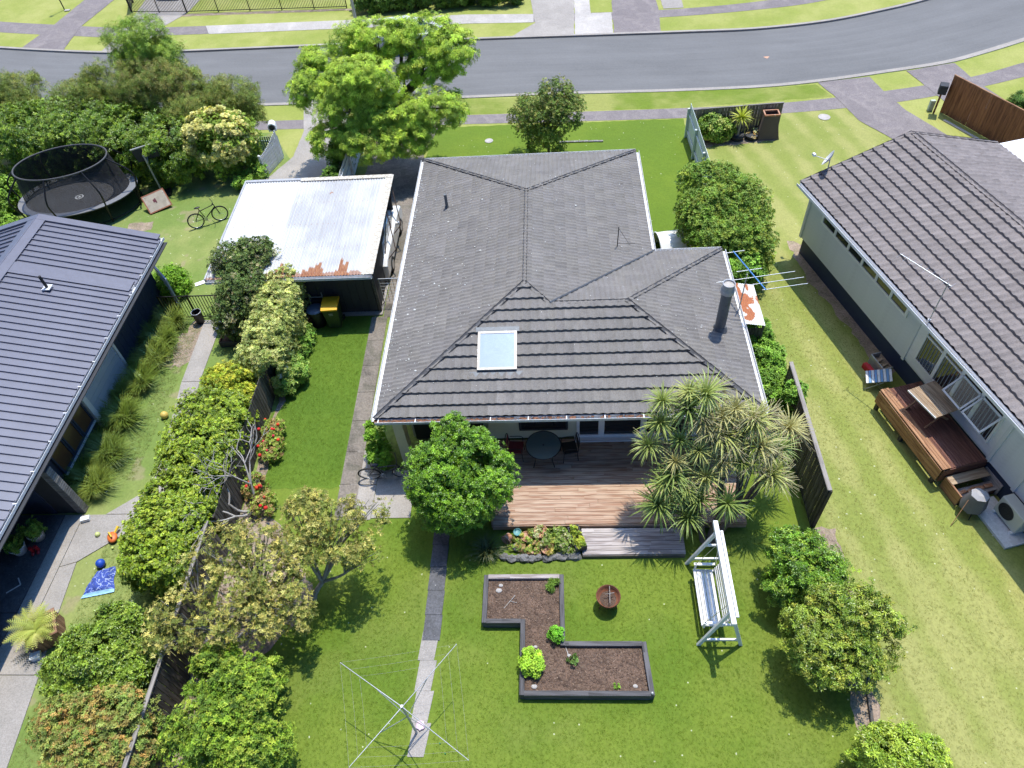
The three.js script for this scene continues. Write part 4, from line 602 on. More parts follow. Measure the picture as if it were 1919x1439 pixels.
// ---------- plants: crowns as lists of [x, y, z, rx, ry, rz] in metres
const CR = {
  street: [[-9.77, 4.3, -31.47, 1.65, 0.85, 0.85], [-7.67, 5.2, -31.56, 1.83, 0.89, 0.89], [-5.5, 5.4, -31.35, 1.59, 0.82, 0.82], [-4.25, 4.9, -30.79, 1.06, 0.91, 0.91], [-10.29, 3.6, -30.72, 1.46, 0.95, 0.95], [-7.99, 4.4, -29.59, 1.56, 1.0, 1.0], [-8.83, 3.2, -29.44, 1.53, 0.97, 0.97], [-6.82, 3.0, -29.16, 1.55, 0.9, 0.9], [-5.06, 3.1, -29.26, 1.37, 0.9, 0.9], [-7.83, 2.2, -28.43, 1.5, 0.85, 0.85], [-6.21, 2.2, -28.73, 1.12, 0.85, 0.85], [-9.76, 2.0, -28.94, 1.16, 0.77, 0.77], [-5.39, 4.2, -30.69, 1.4, 0.66, 0.66]],
  frontree: [[-0.36, 1.9, -30.1, 1.23, 1.07, 1.07], [0.14, 2.7, -30.44, 0.87, 0.87, 0.87], [-1.08, 1.9, -30.64, 0.88, 0.88, 0.88], [0.65, 2.0, -30.29, 0.82, 0.92, 0.92], [-0.27, 1.0, -30.06, 0.98, 0.67, 0.67]],
  hedge: [[-26.23, 1.3, -31.3, 1.98, 1.58, 1.58], [-23.93, 1.4, -31.18, 2.07, 1.66, 1.66], [-21.59, 1.4, -30.74, 1.99, 1.6, 1.6], [-19.44, 1.4, -30.32, 1.78, 1.54, 1.54], [-17.77, 1.3, -29.88, 1.3, 1.33, 1.33]],
  tallA: [[-26.62, 2.4, -33.7, 1.64, 1.16, 1.16], [-27.3, 2.0, -33.46, 1.37, 1.03, 1.03]],
  tallB: [[-22.88, 2.3, -32.99, 1.61, 1.09, 1.09], [-20.91, 3.0, -33.02, 1.88, 1.13, 1.13], [-21.64, 2.3, -32.61, 1.89, 0.94, 0.94]],
  tallC: [[-18.82, 3.2, -32.66, 1.88, 1.21, 1.21], [-17.46, 3.0, -32.66, 1.19, 0.9, 0.9], [-19.1, 2.4, -32.43, 1.83, 1.03, 1.03]],
  bright: [[-20.66, 4.2, -34.89, 0.83, 1.09, 1.09], [-18.93, 4.8, -33.88, 0.98, 1.1, 1.1], [-18.69, 3.9, -33.89, 1.23, 1.05, 1.05], [-20.16, 3.6, -34.26, 1.07, 0.88, 0.88]],
  tallD: [[-15.09, 2.4, -32.29, 1.16, 1.16, 1.16], [-16.2, 2.3, -32.34, 1.18, 0.88, 0.88], [-14.73, 1.8, -32.11, 0.93, 0.7, 0.7]],
  tallE: [[-17.05, 2.2, -31.6, 1.41, 1.0, 1.0]],
  cream: [[-15.35, 1.7, -30.07, 1.57, 1.29, 1.29], [-15.84, 1.0, -29.53, 1.24, 0.84, 0.84], [-14.61, 1.5, -30.35, 0.95, 0.95, 0.95]],
  bushR: [[5.9, 2.3, -23.85, 1.2, 0.87, 0.87], [5.75, 1.9, -22.6, 1.05, 1.0, 1.0], [6.7, 2.1, -22.71, 1.25, 1.07, 1.07], [6.3, 1.6, -21.5, 1.3, 1.05, 1.0], [7.0, 1.4, -21.3, 0.95, 1.05, 1.0]],
  climb: [[6.81, 1.1, -20.36, 0.62, 0.74, 0.74], [6.61, 0.9, -17.18, 0.49, 0.61, 0.61], [6.75, 0.8, -16.05, 0.52, 0.66, 0.66], [6.72, 0.7, -14.99, 0.54, 0.65, 0.65], [7.08, 1.5, -14.08, 0.28, 0.41, 0.41]],
  cit1: [[5.95, 1.4, -9.02, 0.66, 0.54, 0.54], [6.22, 1.3, -8.4, 0.87, 0.69, 0.69], [5.61, 0.9, -8.24, 0.54, 0.51, 0.51]],
  cit2: [[6.02, 1.5, -6.76, 0.94, 0.66, 0.66], [6.73, 1.9, -7.1, 0.8, 0.63, 0.63], [7.07, 1.6, -6.71, 0.8, 0.73, 0.73], [6.38, 1.3, -6.33, 0.95, 0.69, 0.69], [6.24, 1.6, -7.5, 0.52, 0.44, 0.44]],
  cit3: [[6.96, 1.4, -4.27, 0.77, 0.56, 0.56], [7.43, 1.2, -4.16, 0.69, 0.52, 0.52], [6.66, 1.0, -4.15, 0.51, 0.43, 0.43]],
  decktree: [[-2.98, 2.9, -11.87, 0.59, 0.44, 0.44], [-2.61, 2.7, -11.46, 0.91, 0.61, 0.61], [-2.14, 2.0, -10.97, 0.86, 0.89, 0.89], [-3.38, 2.1, -10.92, 0.86, 0.89, 0.89], [-2.81, 1.7, -10.57, 1.07, 0.89, 0.89], [-3.02, 1.1, -10.42, 0.88, 0.55, 0.55]],
  varhedge: [[-9.85, 1.7, -19.6, 0.6, 0.6, 0.6], [-9.85, 1.7, -18.49, 0.74, 0.7, 0.7], [-9.88, 1.6, -17.26, 0.76, 0.7, 0.78], [-9.88, 1.5, -16.3, 0.76, 0.62, 0.66]],
  dark: [[-11.55, 2.2, -20.32, 0.93, 0.85, 0.85], [-11.0, 2.3, -20.63, 0.85, 0.63, 0.63], [-11.28, 1.7, -19.41, 1.08, 0.96, 0.96], [-11.72, 1.1, -18.8, 0.8, 0.71, 0.71]],
  yel: [[-10.88, 1.25, -15.41, 0.8, 0.57, 0.57], [-10.59, 1.0, -15.03, 0.64, 0.49, 0.49]],
  clip1: [[-10.9, 1.3, -13.8, 1.12, 0.78, 0.85], [-10.9, 1.3, -12.7, 1.15, 0.8, 0.85], [-10.9, 1.2, -11.9, 1.05, 0.75, 0.6]],
  clip2: [[-10.9, 1.3, -10.7, 1.05, 0.7, 0.6], [-10.95, 1.3, -9.7, 1.08, 0.82, 0.8], [-10.9, 1.1, -8.95, 0.98, 0.8, 0.7]],
  y1: [[-6.52, 2.9, -9.55, 0.64, 0.43, 0.43], [-5.86, 2.8, -9.21, 0.8, 0.48, 0.48], [-5.12, 2.6, -9.48, 0.66, 0.49, 0.49], [-5.64, 2.2, -8.71, 0.86, 0.52, 0.52], [-6.74, 2.4, -8.91, 0.67, 0.52, 0.52], [-5.15, 1.9, -8.71, 0.58, 0.4, 0.4]],
  y2: [[-8.38, 2.6, -8.52, 0.77, 0.59, 0.59], [-7.77, 2.6, -8.82, 0.65, 0.44, 0.44], [-7.36, 2.4, -8.03, 0.87, 0.58, 0.58], [-8.25, 2.2, -7.57, 0.82, 0.59, 0.59], [-7.42, 2.0, -7.24, 0.87, 0.52, 0.52], [-6.85, 2.0, -7.65, 0.58, 0.52, 0.52], [-7.7, 1.8, -6.9, 0.75, 0.5, 0.5], [-6.7, 1.7, -7.2, 0.6, 0.42, 0.45], [-8.6, 1.9, -6.7, 0.6, 0.45, 0.45], [-6.6, 2.3, -8.4, 0.6, 0.45, 0.45]],
  y3: [[-9.35, 2.1, -7.07, 0.84, 0.51, 0.51], [-9.15, 2.3, -7.95, 0.6, 0.6, 0.6], [-9.59, 1.8, -6.59, 0.67, 0.45, 0.45]],
  lowgreen: [[-11.21, 1.7, -6.97, 0.64, 0.48, 0.48], [-11.39, 1.5, -6.31, 0.96, 0.7, 0.7], [-11.99, 1.1, -5.93, 0.85, 0.59, 0.59], [-10.85, 1.2, -5.96, 0.73, 0.63, 0.63]],
  orange: [[-11.34, 1.3, -4.7, 1.04, 0.63, 0.63], [-10.47, 1.5, -4.89, 0.86, 0.58, 0.58], [-10.84, 1.2, -4.16, 1.08, 0.68, 0.68], [-10.06, 1.1, -4.31, 0.61, 0.67, 0.67]],
  greenbot: [[-8.32, 1.6, -5.71, 0.64, 0.53, 0.53], [-7.58, 1.5, -5.26, 0.86, 0.66, 0.66], [-8.06, 1.4, -4.58, 0.95, 0.67, 0.67], [-7.18, 1.2, -4.3, 0.86, 0.63, 0.63], [-8.64, 1.2, -4.18, 0.68, 0.5, 0.5], [-8.5, 1.2, -6.2, 0.55, 0.45, 0.5], [-7.5, 1.2, -5.9, 0.6, 0.5, 0.45]],
  jas: [[-5.71, 1.0, -13.27, 0.27, 0.47, 0.47], [-5.61, 0.5, -12.91, 0.34, 0.44, 0.44]],
  round: [[-15.31, 0.45, -21.48, 0.67, 0.67, 0.67]],
  hyd: [[-9.22, 0.5, -16.5, 0.47, 0.47, 0.47], [-9.38, 0.4, -15.98, 0.39, 0.35, 0.35]],
  shrubst: [[7.32, 0.6, -31.26, 0.71, 0.66, 0.66], [7.81, 0.4, -31.09, 0.6, 0.55, 0.55]],
};
const HEADS = [[2.65, 4.04, -11.87], [3.31, 4.27, -11.98], [3.71, 4.2, -11.93], [4.49, 3.87, -11.71], [2.61, 3.52, -11.56], [3.29, 3.84, -11.73], [3.71, 3.49, -11.51], [4.77, 3.37, -11.41], [6.19, 2.6, -12.01], [2.31, 2.97, -11.22], [3.13, 3.11, -11.29], [4.22, 3.2, -11.32], [5.17, 2.97, -11.15], [5.81, 2.6, -11.32], [2.96, 2.3, -10.77], [3.82, 2.24, -10.71], [4.25, 2.59, -10.93], [5.5, 2.27, -10.7], [3.1, 1.75, -10.39], [3.68, 1.69, -10.34], [4.42, 1.61, -10.27], [3.4, 1.26, -10.04]]
;
function leafGeo(n, L, W, opt = {}) {   // a sprig of n folded leaves
  const { spread = 1.0, up = 0.5, fold = 0.25, stem = 0.5, ring = false } = opt, pos = [];
  let sd = n * 131 + Math.round(L * 1000); const q = () => { sd = (Math.imul(sd, 1103515245) + 12345) & 0x7fffffff; return sd / 0x7fffffff; };
  for (let i = 0; i < n; i++) {
    const a = i * 2.39996 + q() * 0.5, el = up + (q() - 0.5) * spread, l = L * (0.7 + 0.6 * q()), w = W * (0.8 + 0.4 * q()), y0 = stem * L * (ring ? 0.3 : i / n);
    const d = new THREE.Vector3(Math.cos(a) * Math.cos(el), Math.sin(el), Math.sin(a) * Math.cos(el)), s = new THREE.Vector3(-Math.sin(a), 0, Math.cos(a)), nn = d.clone().cross(s);
    const b = new THREE.Vector3(0, y0, 0).addScaledVector(d, l * 0.12), m = b.clone().addScaledVector(d, l * 0.45), t = b.clone().addScaledVector(d, l).addScaledVector(new THREE.Vector3(0, -1, 0), l * 0.12);
    const lf = m.clone().addScaledVector(s, w / 2).addScaledVector(nn, -w * fold), rt = m.clone().addScaledVector(s, -w / 2).addScaledVector(nn, -w * fold);
    for (const v of [b, lf, m, lf, t, m, b, m, rt, m, t, rt]) pos.push(v.x, v.y, v.z);
  }
  const g = new THREE.BufferGeometry(); g.setAttribute('position', new THREE.Float32BufferAttribute(pos, 3)); g.computeVertexNormals(); return g;
}
function pinnate(n, L) { // feathery frond sprays
  const pos = []; for (let k = 0; k < 5; k++) { const a = k * 2.4, dir = new THREE.Vector3(Math.cos(a), 0.25 + 0.2 * (k % 3), Math.sin(a)).normalize(), s = new THREE.Vector3(-Math.sin(a), 0, Math.cos(a));
    for (let i = 0; i < n; i++) { const t = (i + 1) / n, c = dir.clone().multiplyScalar(L * t); c.y -= L * 0.35 * t * t; for (const sg of [-1, 1]) { const e = c.clone().addScaledVector(s, sg * L * 0.3 * (1.15 - t * 0.7)); e.y -= L * 0.06; const f = c.clone().addScaledVector(dir, L * 0.13); pos.push(c.x, c.y, c.z, e.x, e.y, e.z, f.x, f.y, f.z); } } }
  const g = new THREE.BufferGeometry(); g.setAttribute('position', new THREE.Float32BufferAttribute(pos, 3)); g.computeVertexNormals(); return g;
}
const LEAF = { broad: leafGeo(8, 0.1, 0.048, { up: 0.25, spread: 1.1 }), glossy: leafGeo(8, 0.105, 0.05, { up: 0.25, spread: 1.1 }), tiny: leafGeo(9, 0.062, 0.034, { up: 0.3, spread: 1.1 }), small: leafGeo(9, 0.07, 0.035, { up: 0.35 }), spray: leafGeo(14, 0.26, 0.05, { up: 0.05, spread: 0.7, stem: 0.4 }), narrow: leafGeo(9, 0.13, 0.03, { up: 0.5, spread: 1.2 }), big: leafGeo(6, 0.16, 0.1, { up: 0.3 }), yel: leafGeo(8, 0.12, 0.045, { up: 0.35, ring: true }), feather: pinnate(5, 0.3), puff: leafGeo(12, 0.06, 0.03, { up: 0.8, spread: 1.6 }), wispy: leafGeo(11, 0.16, 0.022, { up: 0.6, spread: 1.5 }) };
const leafMat = new THREE.MeshPhysicalMaterial({ color: 0xffffff, roughness: 0.6, side: THREE.DoubleSide, transmission: 0.2, thickness: 0, ior: 1.4 });
const leafGloss = new THREE.MeshPhysicalMaterial({ color: 0xffffff, roughness: 0.38, side: THREE.DoubleSide, transmission: 0.12, thickness: 0, ior: 1.45 });
function inst(parent, name, geo, mat, items) {   // items: {p, q, s, c}
  const im = new THREE.InstancedMesh(geo, mat, items.length), m = new THREE.Matrix4(), col = new THREE.Color();
  items.forEach((it, i) => { m.compose(it.p, it.q, new THREE.Vector3(it.s, it.s, it.s)); im.setMatrixAt(i, m); im.setColorAt(i, col.setRGB(...it.c)); });
  im.name = name; im.castShadow = im.receiveShadow = true; stuff(im); parent.add(im); return im;
}
const LB = 1.95;
const UP = new THREE.Vector3(0, 1, 0);
// points through a crown: uneven clumps on and inside each ellipsoid
function crownItems(blobs, base, o) {
  const { n = 1500, size = [0.8, 1.3], cols, clump = 0.3, dens = 26, pw = 2, skirt = false, flatten = 0.8, tilt = 0.7, inner = 0.45, gap = 0, droop = 0 } = o, items = [];
  const vol = blobs.map((b) => Math.pow(b[3] * b[4] + b[3] * b[5] + b[4] * b[5], 1)), tot = vol.reduce((a, b) => a + b, 0);
  blobs.forEach((b, bi) => {
    const cnt = Math.round(n * vol[bi] / tot), nc = Math.max(6, Math.round(cnt / dens)), R = Math.cbrt(b[3] * b[4] * b[5]);
    for (let k = 0; k < nc; k++) {
      const d = new THREE.Vector3(rr(-1, 1), rr(-0.75, 1), rr(-1, 1)); if (d.lengthSq() < 0.05) continue;
      const nrm = Math.pow(Math.pow(Math.abs(d.x), pw) + Math.pow(Math.abs(d.y), pw) + Math.pow(Math.abs(d.z), pw), 1 / pw); d.divideScalar(nrm);
      const f = rnd() < 0.72 ? rr(0.8, 1.02) : rr(inner, 0.8), cc = new THREE.Vector3(d.x * b[3] * f, d.y * b[4] * f, d.z * b[5] * f), cr = R * clump * rr(0.6, 1.25);
      if (gap && vn(cc.x * 1.7 + b[0] * 3, cc.z * 1.7 + cc.y) < gap) continue;
      const base0 = pick(cols), cj = rr(0.82, 1.18), out = d.clone().normalize();
      for (let i = 0; i < dens; i++) {
        const r = new THREE.Vector3(rr(-1, 1), rr(-1, 1), rr(-1, 1)); if (r.lengthSq() > 1) r.multiplyScalar(0.6);
        const p = cc.clone().add(new THREE.Vector3(r.x * cr, r.y * cr * flatten, r.z * cr)); let y = b[1] + p.y; if (skirt && p.y < 0) y = b[1] + p.y * (b[1] - 0.06) / b[4];
        if (y < 0.03) y = rr(0.03, 0.1);
        const nv = out.clone().multiplyScalar(0.75).add(new THREE.Vector3(rr(-1, 1) * tilt, 0.55 - droop, rr(-1, 1) * tilt)).normalize();
        const q = new THREE.Quaternion().setFromUnitVectors(UP, nv).multiply(new THREE.Quaternion().setFromAxisAngle(UP, rnd() * 6.28)), base3 = rnd() < 0.4 ? pick(cols) : base0, j = cj * rr(0.6, 1.3), h = rr(-0.06, 0.06);
        items.push({ p: new THREE.Vector3(b[0] + p.x - base[0], y, b[2] + p.z - base[1]), q, s: rr(size[0], size[1]), c: [base3[0] * j * (1 + h) * LB, base3[1] * j * LB, base3[2] * j * (1 - h) * LB * 0.62] });
      }
    }
  });
  return items;
}
function branches(blobs, base, r, o = {}) {
  const g = [], hub = o.hub ?? 0.35, top = Math.max(...blobs.map((b) => b[1])), lean = o.lean || [0, 0];
  const cx = blobs.reduce((s, b) => s + b[0], 0) / blobs.length - base[0], cz = blobs.reduce((s, b) => s + b[2], 0) / blobs.length - base[1], hy = top * hub;
  const H = [cx * 0.35 + lean[0], hy, cz * 0.35 + lean[1]];
  g.push(limb([[0, -0.05, 0], [H[0] * 0.35 + rr(-0.05, 0.05), hy * 0.5, H[2] * 0.35], H], r, r * 0.75, 8, 8));
  for (const b of blobs) { const E = [b[0] - base[0], b[1], b[2] - base[1]], mid = [(H[0] + E[0]) / 2 + rr(-0.15, 0.15), (H[1] + E[1]) / 2 - 0.05, (H[2] + E[2]) / 2 + rr(-0.15, 0.15)]; g.push(limb([H, mid, E], r * 0.6, r * 0.22, 6, 8)); for (let k = 0; k < (o.twigs ?? 3); k++) { const a = rnd() * 6.28, T = [E[0] + Math.cos(a) * b[3] * 0.75, E[1] + b[4] * rr(0.1, 0.7), E[2] + Math.sin(a) * b[5] * 0.75]; g.push(limb([mid, [(mid[0] + T[0]) / 2, (mid[1] + T[1]) / 2 + 0.06, (mid[2] + T[2]) / 2], T], r * 0.28, r * 0.08, 5, 6)); } }
  return bars(g);
}
function plant(name, label, cat, blobs, base, o) {
  const t = thing(name, label, cat, [base[0], 0, base[1]], 0, o.group);
  if (o.trunk) mesh('trunk', branches(blobs, base, o.trunk, o), o.bark || M.bark, t);
  const fine = o.fine ?? 0.72, it = crownItems(blobs, base, { ...o, n: Math.round(o.n * (o.more ?? 1.75)), size: o.size.map((v) => v * fine) });
  inst(t, o.part || 'crown', LEAF[o.leaf || 'broad'], o.mat || leafMat, it);
  return t;
}
const c3 = (...a) => a;
// --- trees
plant('street_tree', 'large spreading feathery bright green tree over the driveways', 'tree', CR.street, [-7.6, -31.4], { n: 15000, leaf: 'spray', size: [0.45, 0.8], cols: [c3(0.22, 0.31, 0.045), c3(0.27, 0.36, 0.05), c3(0.17, 0.25, 0.035), c3(0.32, 0.39, 0.07)], trunk: 0.24, clump: 0.34, dens: 18, flatten: 0.4, tilt: 0.35, hub: 0.42, gap: 0.12, twigs: 4 });
plant('small_tree', 'small round olive-green tree behind the ridge on the front lawn', 'tree', CR.frontree, [-0.2, -30.2], { n: 3600, leaf: 'broad', size: [0.7, 1.15], cols: [c3(0.1, 0.16, 0.03), c3(0.14, 0.18, 0.045), c3(0.19, 0.19, 0.075), c3(0.08, 0.13, 0.025)], trunk: 0.07, dens: 16, twigs: 4 });
plant('tall_hedge', 'long glossy green hedge behind the trampoline', 'hedge', CR.hedge, [-21.8, -30.6], { n: 15000, leaf: 'glossy', mat: leafGloss, size: [0.9, 1.5], cols: [c3(0.085, 0.145, 0.016), c3(0.12, 0.185, 0.02), c3(0.06, 0.11, 0.013), c3(0.16, 0.225, 0.03)], pw: 4, skirt: true, clump: 0.24, dens: 22 });
const dusky = [c3(0.14, 0.185, 0.045), c3(0.18, 0.215, 0.06), c3(0.11, 0.155, 0.035), c3(0.19, 0.19, 0.065)];
plant('feathery_tree', 'dusky olive tree at the far left above the hedge', 'tree', CR.tallA, [-26.9, -33.6], { n: 3200, leaf: 'wispy', size: [0.8, 1.3], cols: dusky, trunk: 0.09, dens: 18 });
plant('feathery_tree', 'dusky olive tree above the hedge left of the bright conifer', 'tree', CR.tallB, [-21.8, -32.8], { n: 4600, leaf: 'wispy', size: [0.8, 1.3], cols: dusky, trunk: 0.1, dens: 18 });
plant('feathery_tree', 'dusky brownish tree directly below the bright green tree top', 'tree', CR.tallC, [-18.7, -32.6], { n: 4600, leaf: 'wispy', size: [0.8, 1.3], cols: [...dusky, c3(0.19, 0.17, 0.08)], trunk: 0.1, dens: 18 });
plant('feathery_tree', 'olive tree with pointed top beside the cream flowering shrub', 'tree', CR.tallD, [-15.4, -32.2], { n: 3400, leaf: 'wispy', size: [0.75, 1.2], cols: dusky, trunk: 0.08, dens: 18 });
plant('feathery_tree', 'low dark olive tree between hedge and cream flowering shrub', 'tree', CR.tallE, [-17.0, -31.7], { n: 1800, leaf: 'wispy', size: [0.75, 1.2], cols: dusky, trunk: 0.07, dens: 18, skirt: true });
plant('bright_tree', 'bright green upright tree standing out against the road', 'tree', CR.bright, [-19.6, -34.2], { n: 3600, leaf: 'narrow', size: [0.8, 1.3], cols: [c3(0.16, 0.235, 0.04), c3(0.21, 0.28, 0.055), c3(0.12, 0.19, 0.03)], trunk: 0.1, dens: 18 });
plant('citrus_tree', 'dark green citrus tree nearest the end of the right fence', 'tree', CR.cit1, [6.0, -8.4], { n: 2600, leaf: 'glossy', mat: leafGloss, size: [0.7, 1.1], cols: [c3(0.08, 0.16, 0.02), c3(0.11, 0.2, 0.025), c3(0.06, 0.12, 0.018), c3(0.17, 0.24, 0.04)], trunk: 0.05, dens: 16, gap: 0.2, clump: 0.36, group: 'citrus trees' });
plant('citrus_tree', 'largest citrus tree with yellowing leaves right of the white swing', 'tree', CR.cit2, [6.5, -6.7], { n: 3800, leaf: 'glossy', mat: leafGloss, size: [0.7, 1.15], cols: [c3(0.13, 0.18, 0.028), c3(0.17, 0.215, 0.04), c3(0.09, 0.14, 0.02), c3(0.22, 0.235, 0.055), c3(0.15, 0.2, 0.045)], trunk: 0.06, dens: 16, gap: 0.25, clump: 0.36, group: 'citrus trees' });
plant('citrus_tree', 'pale yellow-green citrus tree at the bottom edge', 'tree', CR.cit3, [7.0, -4.2], { n: 2200, leaf: 'glossy', mat: leafGloss, size: [0.7, 1.15], cols: [c3(0.17, 0.24, 0.035), c3(0.22, 0.28, 0.05), c3(0.12, 0.18, 0.025)], trunk: 0.05, dens: 13, skirt: true, group: 'citrus trees' });
plant('glossy_tree', 'dense rich green tree in front of the deck', 'tree', CR.decktree, [-2.85, -10.7], { n: 7600, leaf: 'glossy', mat: leafGloss, size: [0.65, 1.0], cols: [c3(0.075, 0.155, 0.012), c3(0.105, 0.2, 0.016), c3(0.045, 0.1, 0.01), c3(0.135, 0.235, 0.026)], trunk: 0.08, clump: 0.3, dens: 22, gap: 0.22, flatten: 1, inner: 0.6 });
plant('variegated_hedge', 'pale variegated hedge beside the garage', 'hedge', CR.varhedge, [-9.75, -18], { n: 7600, leaf: 'small', size: [0.9, 1.4], cols: [c3(0.25, 0.28, 0.12), c3(0.32, 0.34, 0.17), c3(0.16, 0.2, 0.07), c3(0.38, 0.38, 0.22)], skirt: true, pw: 3, dens: 20, clump: 0.28 });
plant('flowering_shrub', 'dark shrub with small white flowers beside the iron roof', 'shrub', CR.dark, [-11.4, -19.8], { n: 5200, leaf: 'small', size: [1, 1.5], cols: [c3(0.06, 0.1, 0.03), c3(0.08, 0.12, 0.04), c3(0.06, 0.09, 0.03), c3(0.26, 0.24, 0.2), c3(0.12, 0.16, 0.055), c3(0.1, 0.14, 0.05)], skirt: true, trunk: 0.05, dens: 16 });
plant('golden_shrub', 'rounded golden green shrub at the far end of the clipped hedge', 'shrub', CR.yel, [-10.8, -15.2], { n: 2200, leaf: 'small', size: [0.9, 1.4], cols: [c3(0.3, 0.31, 0.04), c3(0.37, 0.36, 0.06), c3(0.2, 0.26, 0.03)], skirt: true, dens: 16 });
const hedgeCols = [c3(0.135, 0.195, 0.02), c3(0.18, 0.24, 0.025), c3(0.09, 0.14, 0.015), c3(0.22, 0.265, 0.035)];
plant('clipped_hedge', 'large clipped green hedge by the yellow ball', 'hedge', CR.clip1, [-11.05, -13.1], { n: 11000, leaf: 'tiny', mat: leafGloss, size: [0.85, 1.3], cols: hedgeCols, skirt: true, pw: 4, clump: 0.17, dens: 14 });
plant('clipped_hedge', 'clipped green hedge nearest the blue printed cloth', 'hedge', CR.clip2, [-11.1, -9.7], { n: 11500, leaf: 'tiny', mat: leafGloss, size: [0.85, 1.3], cols: hedgeCols, skirt: true, pw: 4, clump: 0.17, dens: 14 });
const ycols = [c3(0.17, 0.17, 0.05), c3(0.25, 0.225, 0.085), c3(0.11, 0.13, 0.035), c3(0.34, 0.3, 0.14), c3(0.13, 0.15, 0.04)];
plant('yellow_leaf_tree', 'straggly tree with pale yellow leaves beside the side lawn', 'tree', CR.y1, [-6.9, -8.3], { more: 1.35, n: 2300, leaf: 'yel', size: [0.6, 0.95], cols: ycols, trunk: 0.085, bark: M.barkGrey, dens: 8, twigs: 9, gap: 0.34, clump: 0.36, hub: 0.22 });
plant('yellow_leaf_tree', 'broad pale yellow tree with grey branches over the left fence', 'tree', CR.y2, [-8.1, -7.6], { more: 1.3, n: 3300, leaf: 'yel', size: [0.6, 0.95], cols: ycols, trunk: 0.095, bark: M.barkGrey, dens: 8, twigs: 9, gap: 0.32, clump: 0.36, hub: 0.22 });
plant('yellow_leaf_tree', 'pale yellow tree crown above the dark lower left fence', 'tree', CR.y3, [-9.1, -7.3], { more: 1.3, n: 1500, leaf: 'yel', size: [0.6, 0.95], cols: ycols, trunk: 0.07, bark: M.barkGrey, dens: 8, twigs: 8, gap: 0.3, clump: 0.36, hub: 0.25 });
plant('dark_shrub', 'dark green shrub between fern planter and lower left fence', 'shrub', CR.lowgreen, [-11.4, -6.3], { n: 4800, leaf: 'broad', mat: leafGloss, size: [0.8, 1.25], cols: [c3(0.09, 0.14, 0.022), c3(0.13, 0.19, 0.03), c3(0.16, 0.21, 0.045)], skirt: true, dens: 14 });
plant('bronze_shrub', 'shrub with bronze orange new leaves in the lower left corner', 'shrub', CR.orange, [-10.8, -4.5], { n: 5600, leaf: 'small', size: [1, 1.5], cols: [c3(0.17, 0.19, 0.06), c3(0.23, 0.18, 0.075), c3(0.12, 0.17, 0.045), c3(0.27, 0.17, 0.075), c3(0.2, 0.22, 0.08), c3(0.14, 0.18, 0.05)], skirt: true, dens: 16 });
plant('leafy_shrub', 'bright leafy green shrub right of the lower left fence', 'shrub', CR.greenbot, [-7.8, -4.8], { n: 6400, leaf: 'broad', size: [0.7, 1.05], cols: [c3(0.1, 0.165, 0.018), c3(0.15, 0.22, 0.025), c3(0.065, 0.115, 0.014), c3(0.2, 0.25, 0.04)], skirt: true, dens: 20, gap: 0.25, clump: 0.34 });
{ const t = plant('cream_shrub', 'rounded shrub covered in cream flower heads beside the picket fence', 'shrub', CR.cream, [-15.4, -29.9], { n: 3600, leaf: 'broad', size: [0.8, 1.2], cols: [c3(0.13, 0.2, 0.03), c3(0.18, 0.25, 0.045)], skirt: true, dens: 16 });
  inst(t, 'blossom', LEAF.tiny, leafMat, crownItems(CR.cream.slice(0, 1).map((b) => [b[0] - 0.05, b[1] + 0.14, b[2] + 0.12, b[3] * 1.0, b[4] * 1.02, b[5]]), [-15.4, -29.9], { n: 7000, size: [0.9, 1.5], cols: [c3(0.42, 0.4, 0.22), c3(0.47, 0.44, 0.27), c3(0.37, 0.36, 0.17)], dens: 40, clump: 0.17, inner: 0.97 })); }
plant('big_bush', 'big rounded bush with reddish tips right of the house', 'bush', CR.bushR, [6.1, -22.3], { n: 11000, leaf: 'broad', size: [0.85, 1.3], cols: [c3(0.08, 0.15, 0.02), c3(0.12, 0.2, 0.03), c3(0.15, 0.22, 0.05), c3(0.16, 0.2, 0.03), c3(0.17, 0.24, 0.06)], skirt: true, dens: 18 });
plant('climbing_vine', 'green leafy creeper growing between house wall and right fence', 'creeper', CR.climb, [6.8, -16.5], { n: 4600, leaf: 'big', size: [0.55, 0.9], cols: [c3(0.11, 0.21, 0.028), c3(0.15, 0.26, 0.04), c3(0.08, 0.16, 0.022)], skirt: true, dens: 14 });
plant('jasmine_vine', 'leafy climber beside the porch post', 'creeper', CR.jas, [-5.6, -13.1], { n: 1100, leaf: 'broad', size: [0.6, 0.9], cols: [c3(0.1, 0.2, 0.02), c3(0.14, 0.25, 0.03)], skirt: true, dens: 12 });
plant('round_bush', 'small clipped ball of a bush behind the metal roof corner', 'bush', CR.round, [-15.1, -21.6], { n: 1500, leaf: 'small', size: [0.8, 1.2], cols: [c3(0.12, 0.23, 0.02), c3(0.16, 0.28, 0.03)], dens: 16 });
{ const t = plant('hydrangea', 'hydrangea with pale blue flower heads at the side lawn edge', 'shrub', CR.hyd, [-9.3, -16.2], { n: 900, leaf: 'big', size: [0.5, 0.75], cols: [c3(0.13, 0.22, 0.05), c3(0.2, 0.26, 0.08)], skirt: true, dens: 12 });
  for (let i = 0; i < 7; i++) mesh('flower_head', new THREE.IcosahedronGeometry(rr(0.06, 0.09), 1).translate(rr(-0.25, 0.3), rr(0.7, 0.95), rr(-0.5, 0.4)), std({ color: pick([[0.55, 0.62, 0.72], [0.62, 0.66, 0.7]]), roughness: 1 }), t); }
plant('street_shrub', 'variegated shrub in the corner between mint and brown fences', 'shrub', CR.shrubst, [7.4, -31], { n: 900, leaf: 'big', size: [0.8, 1.2], cols: [c3(0.12, 0.2, 0.03), c3(0.3, 0.33, 0.12), c3(0.09, 0.15, 0.025)], skirt: true, dens: 12 });
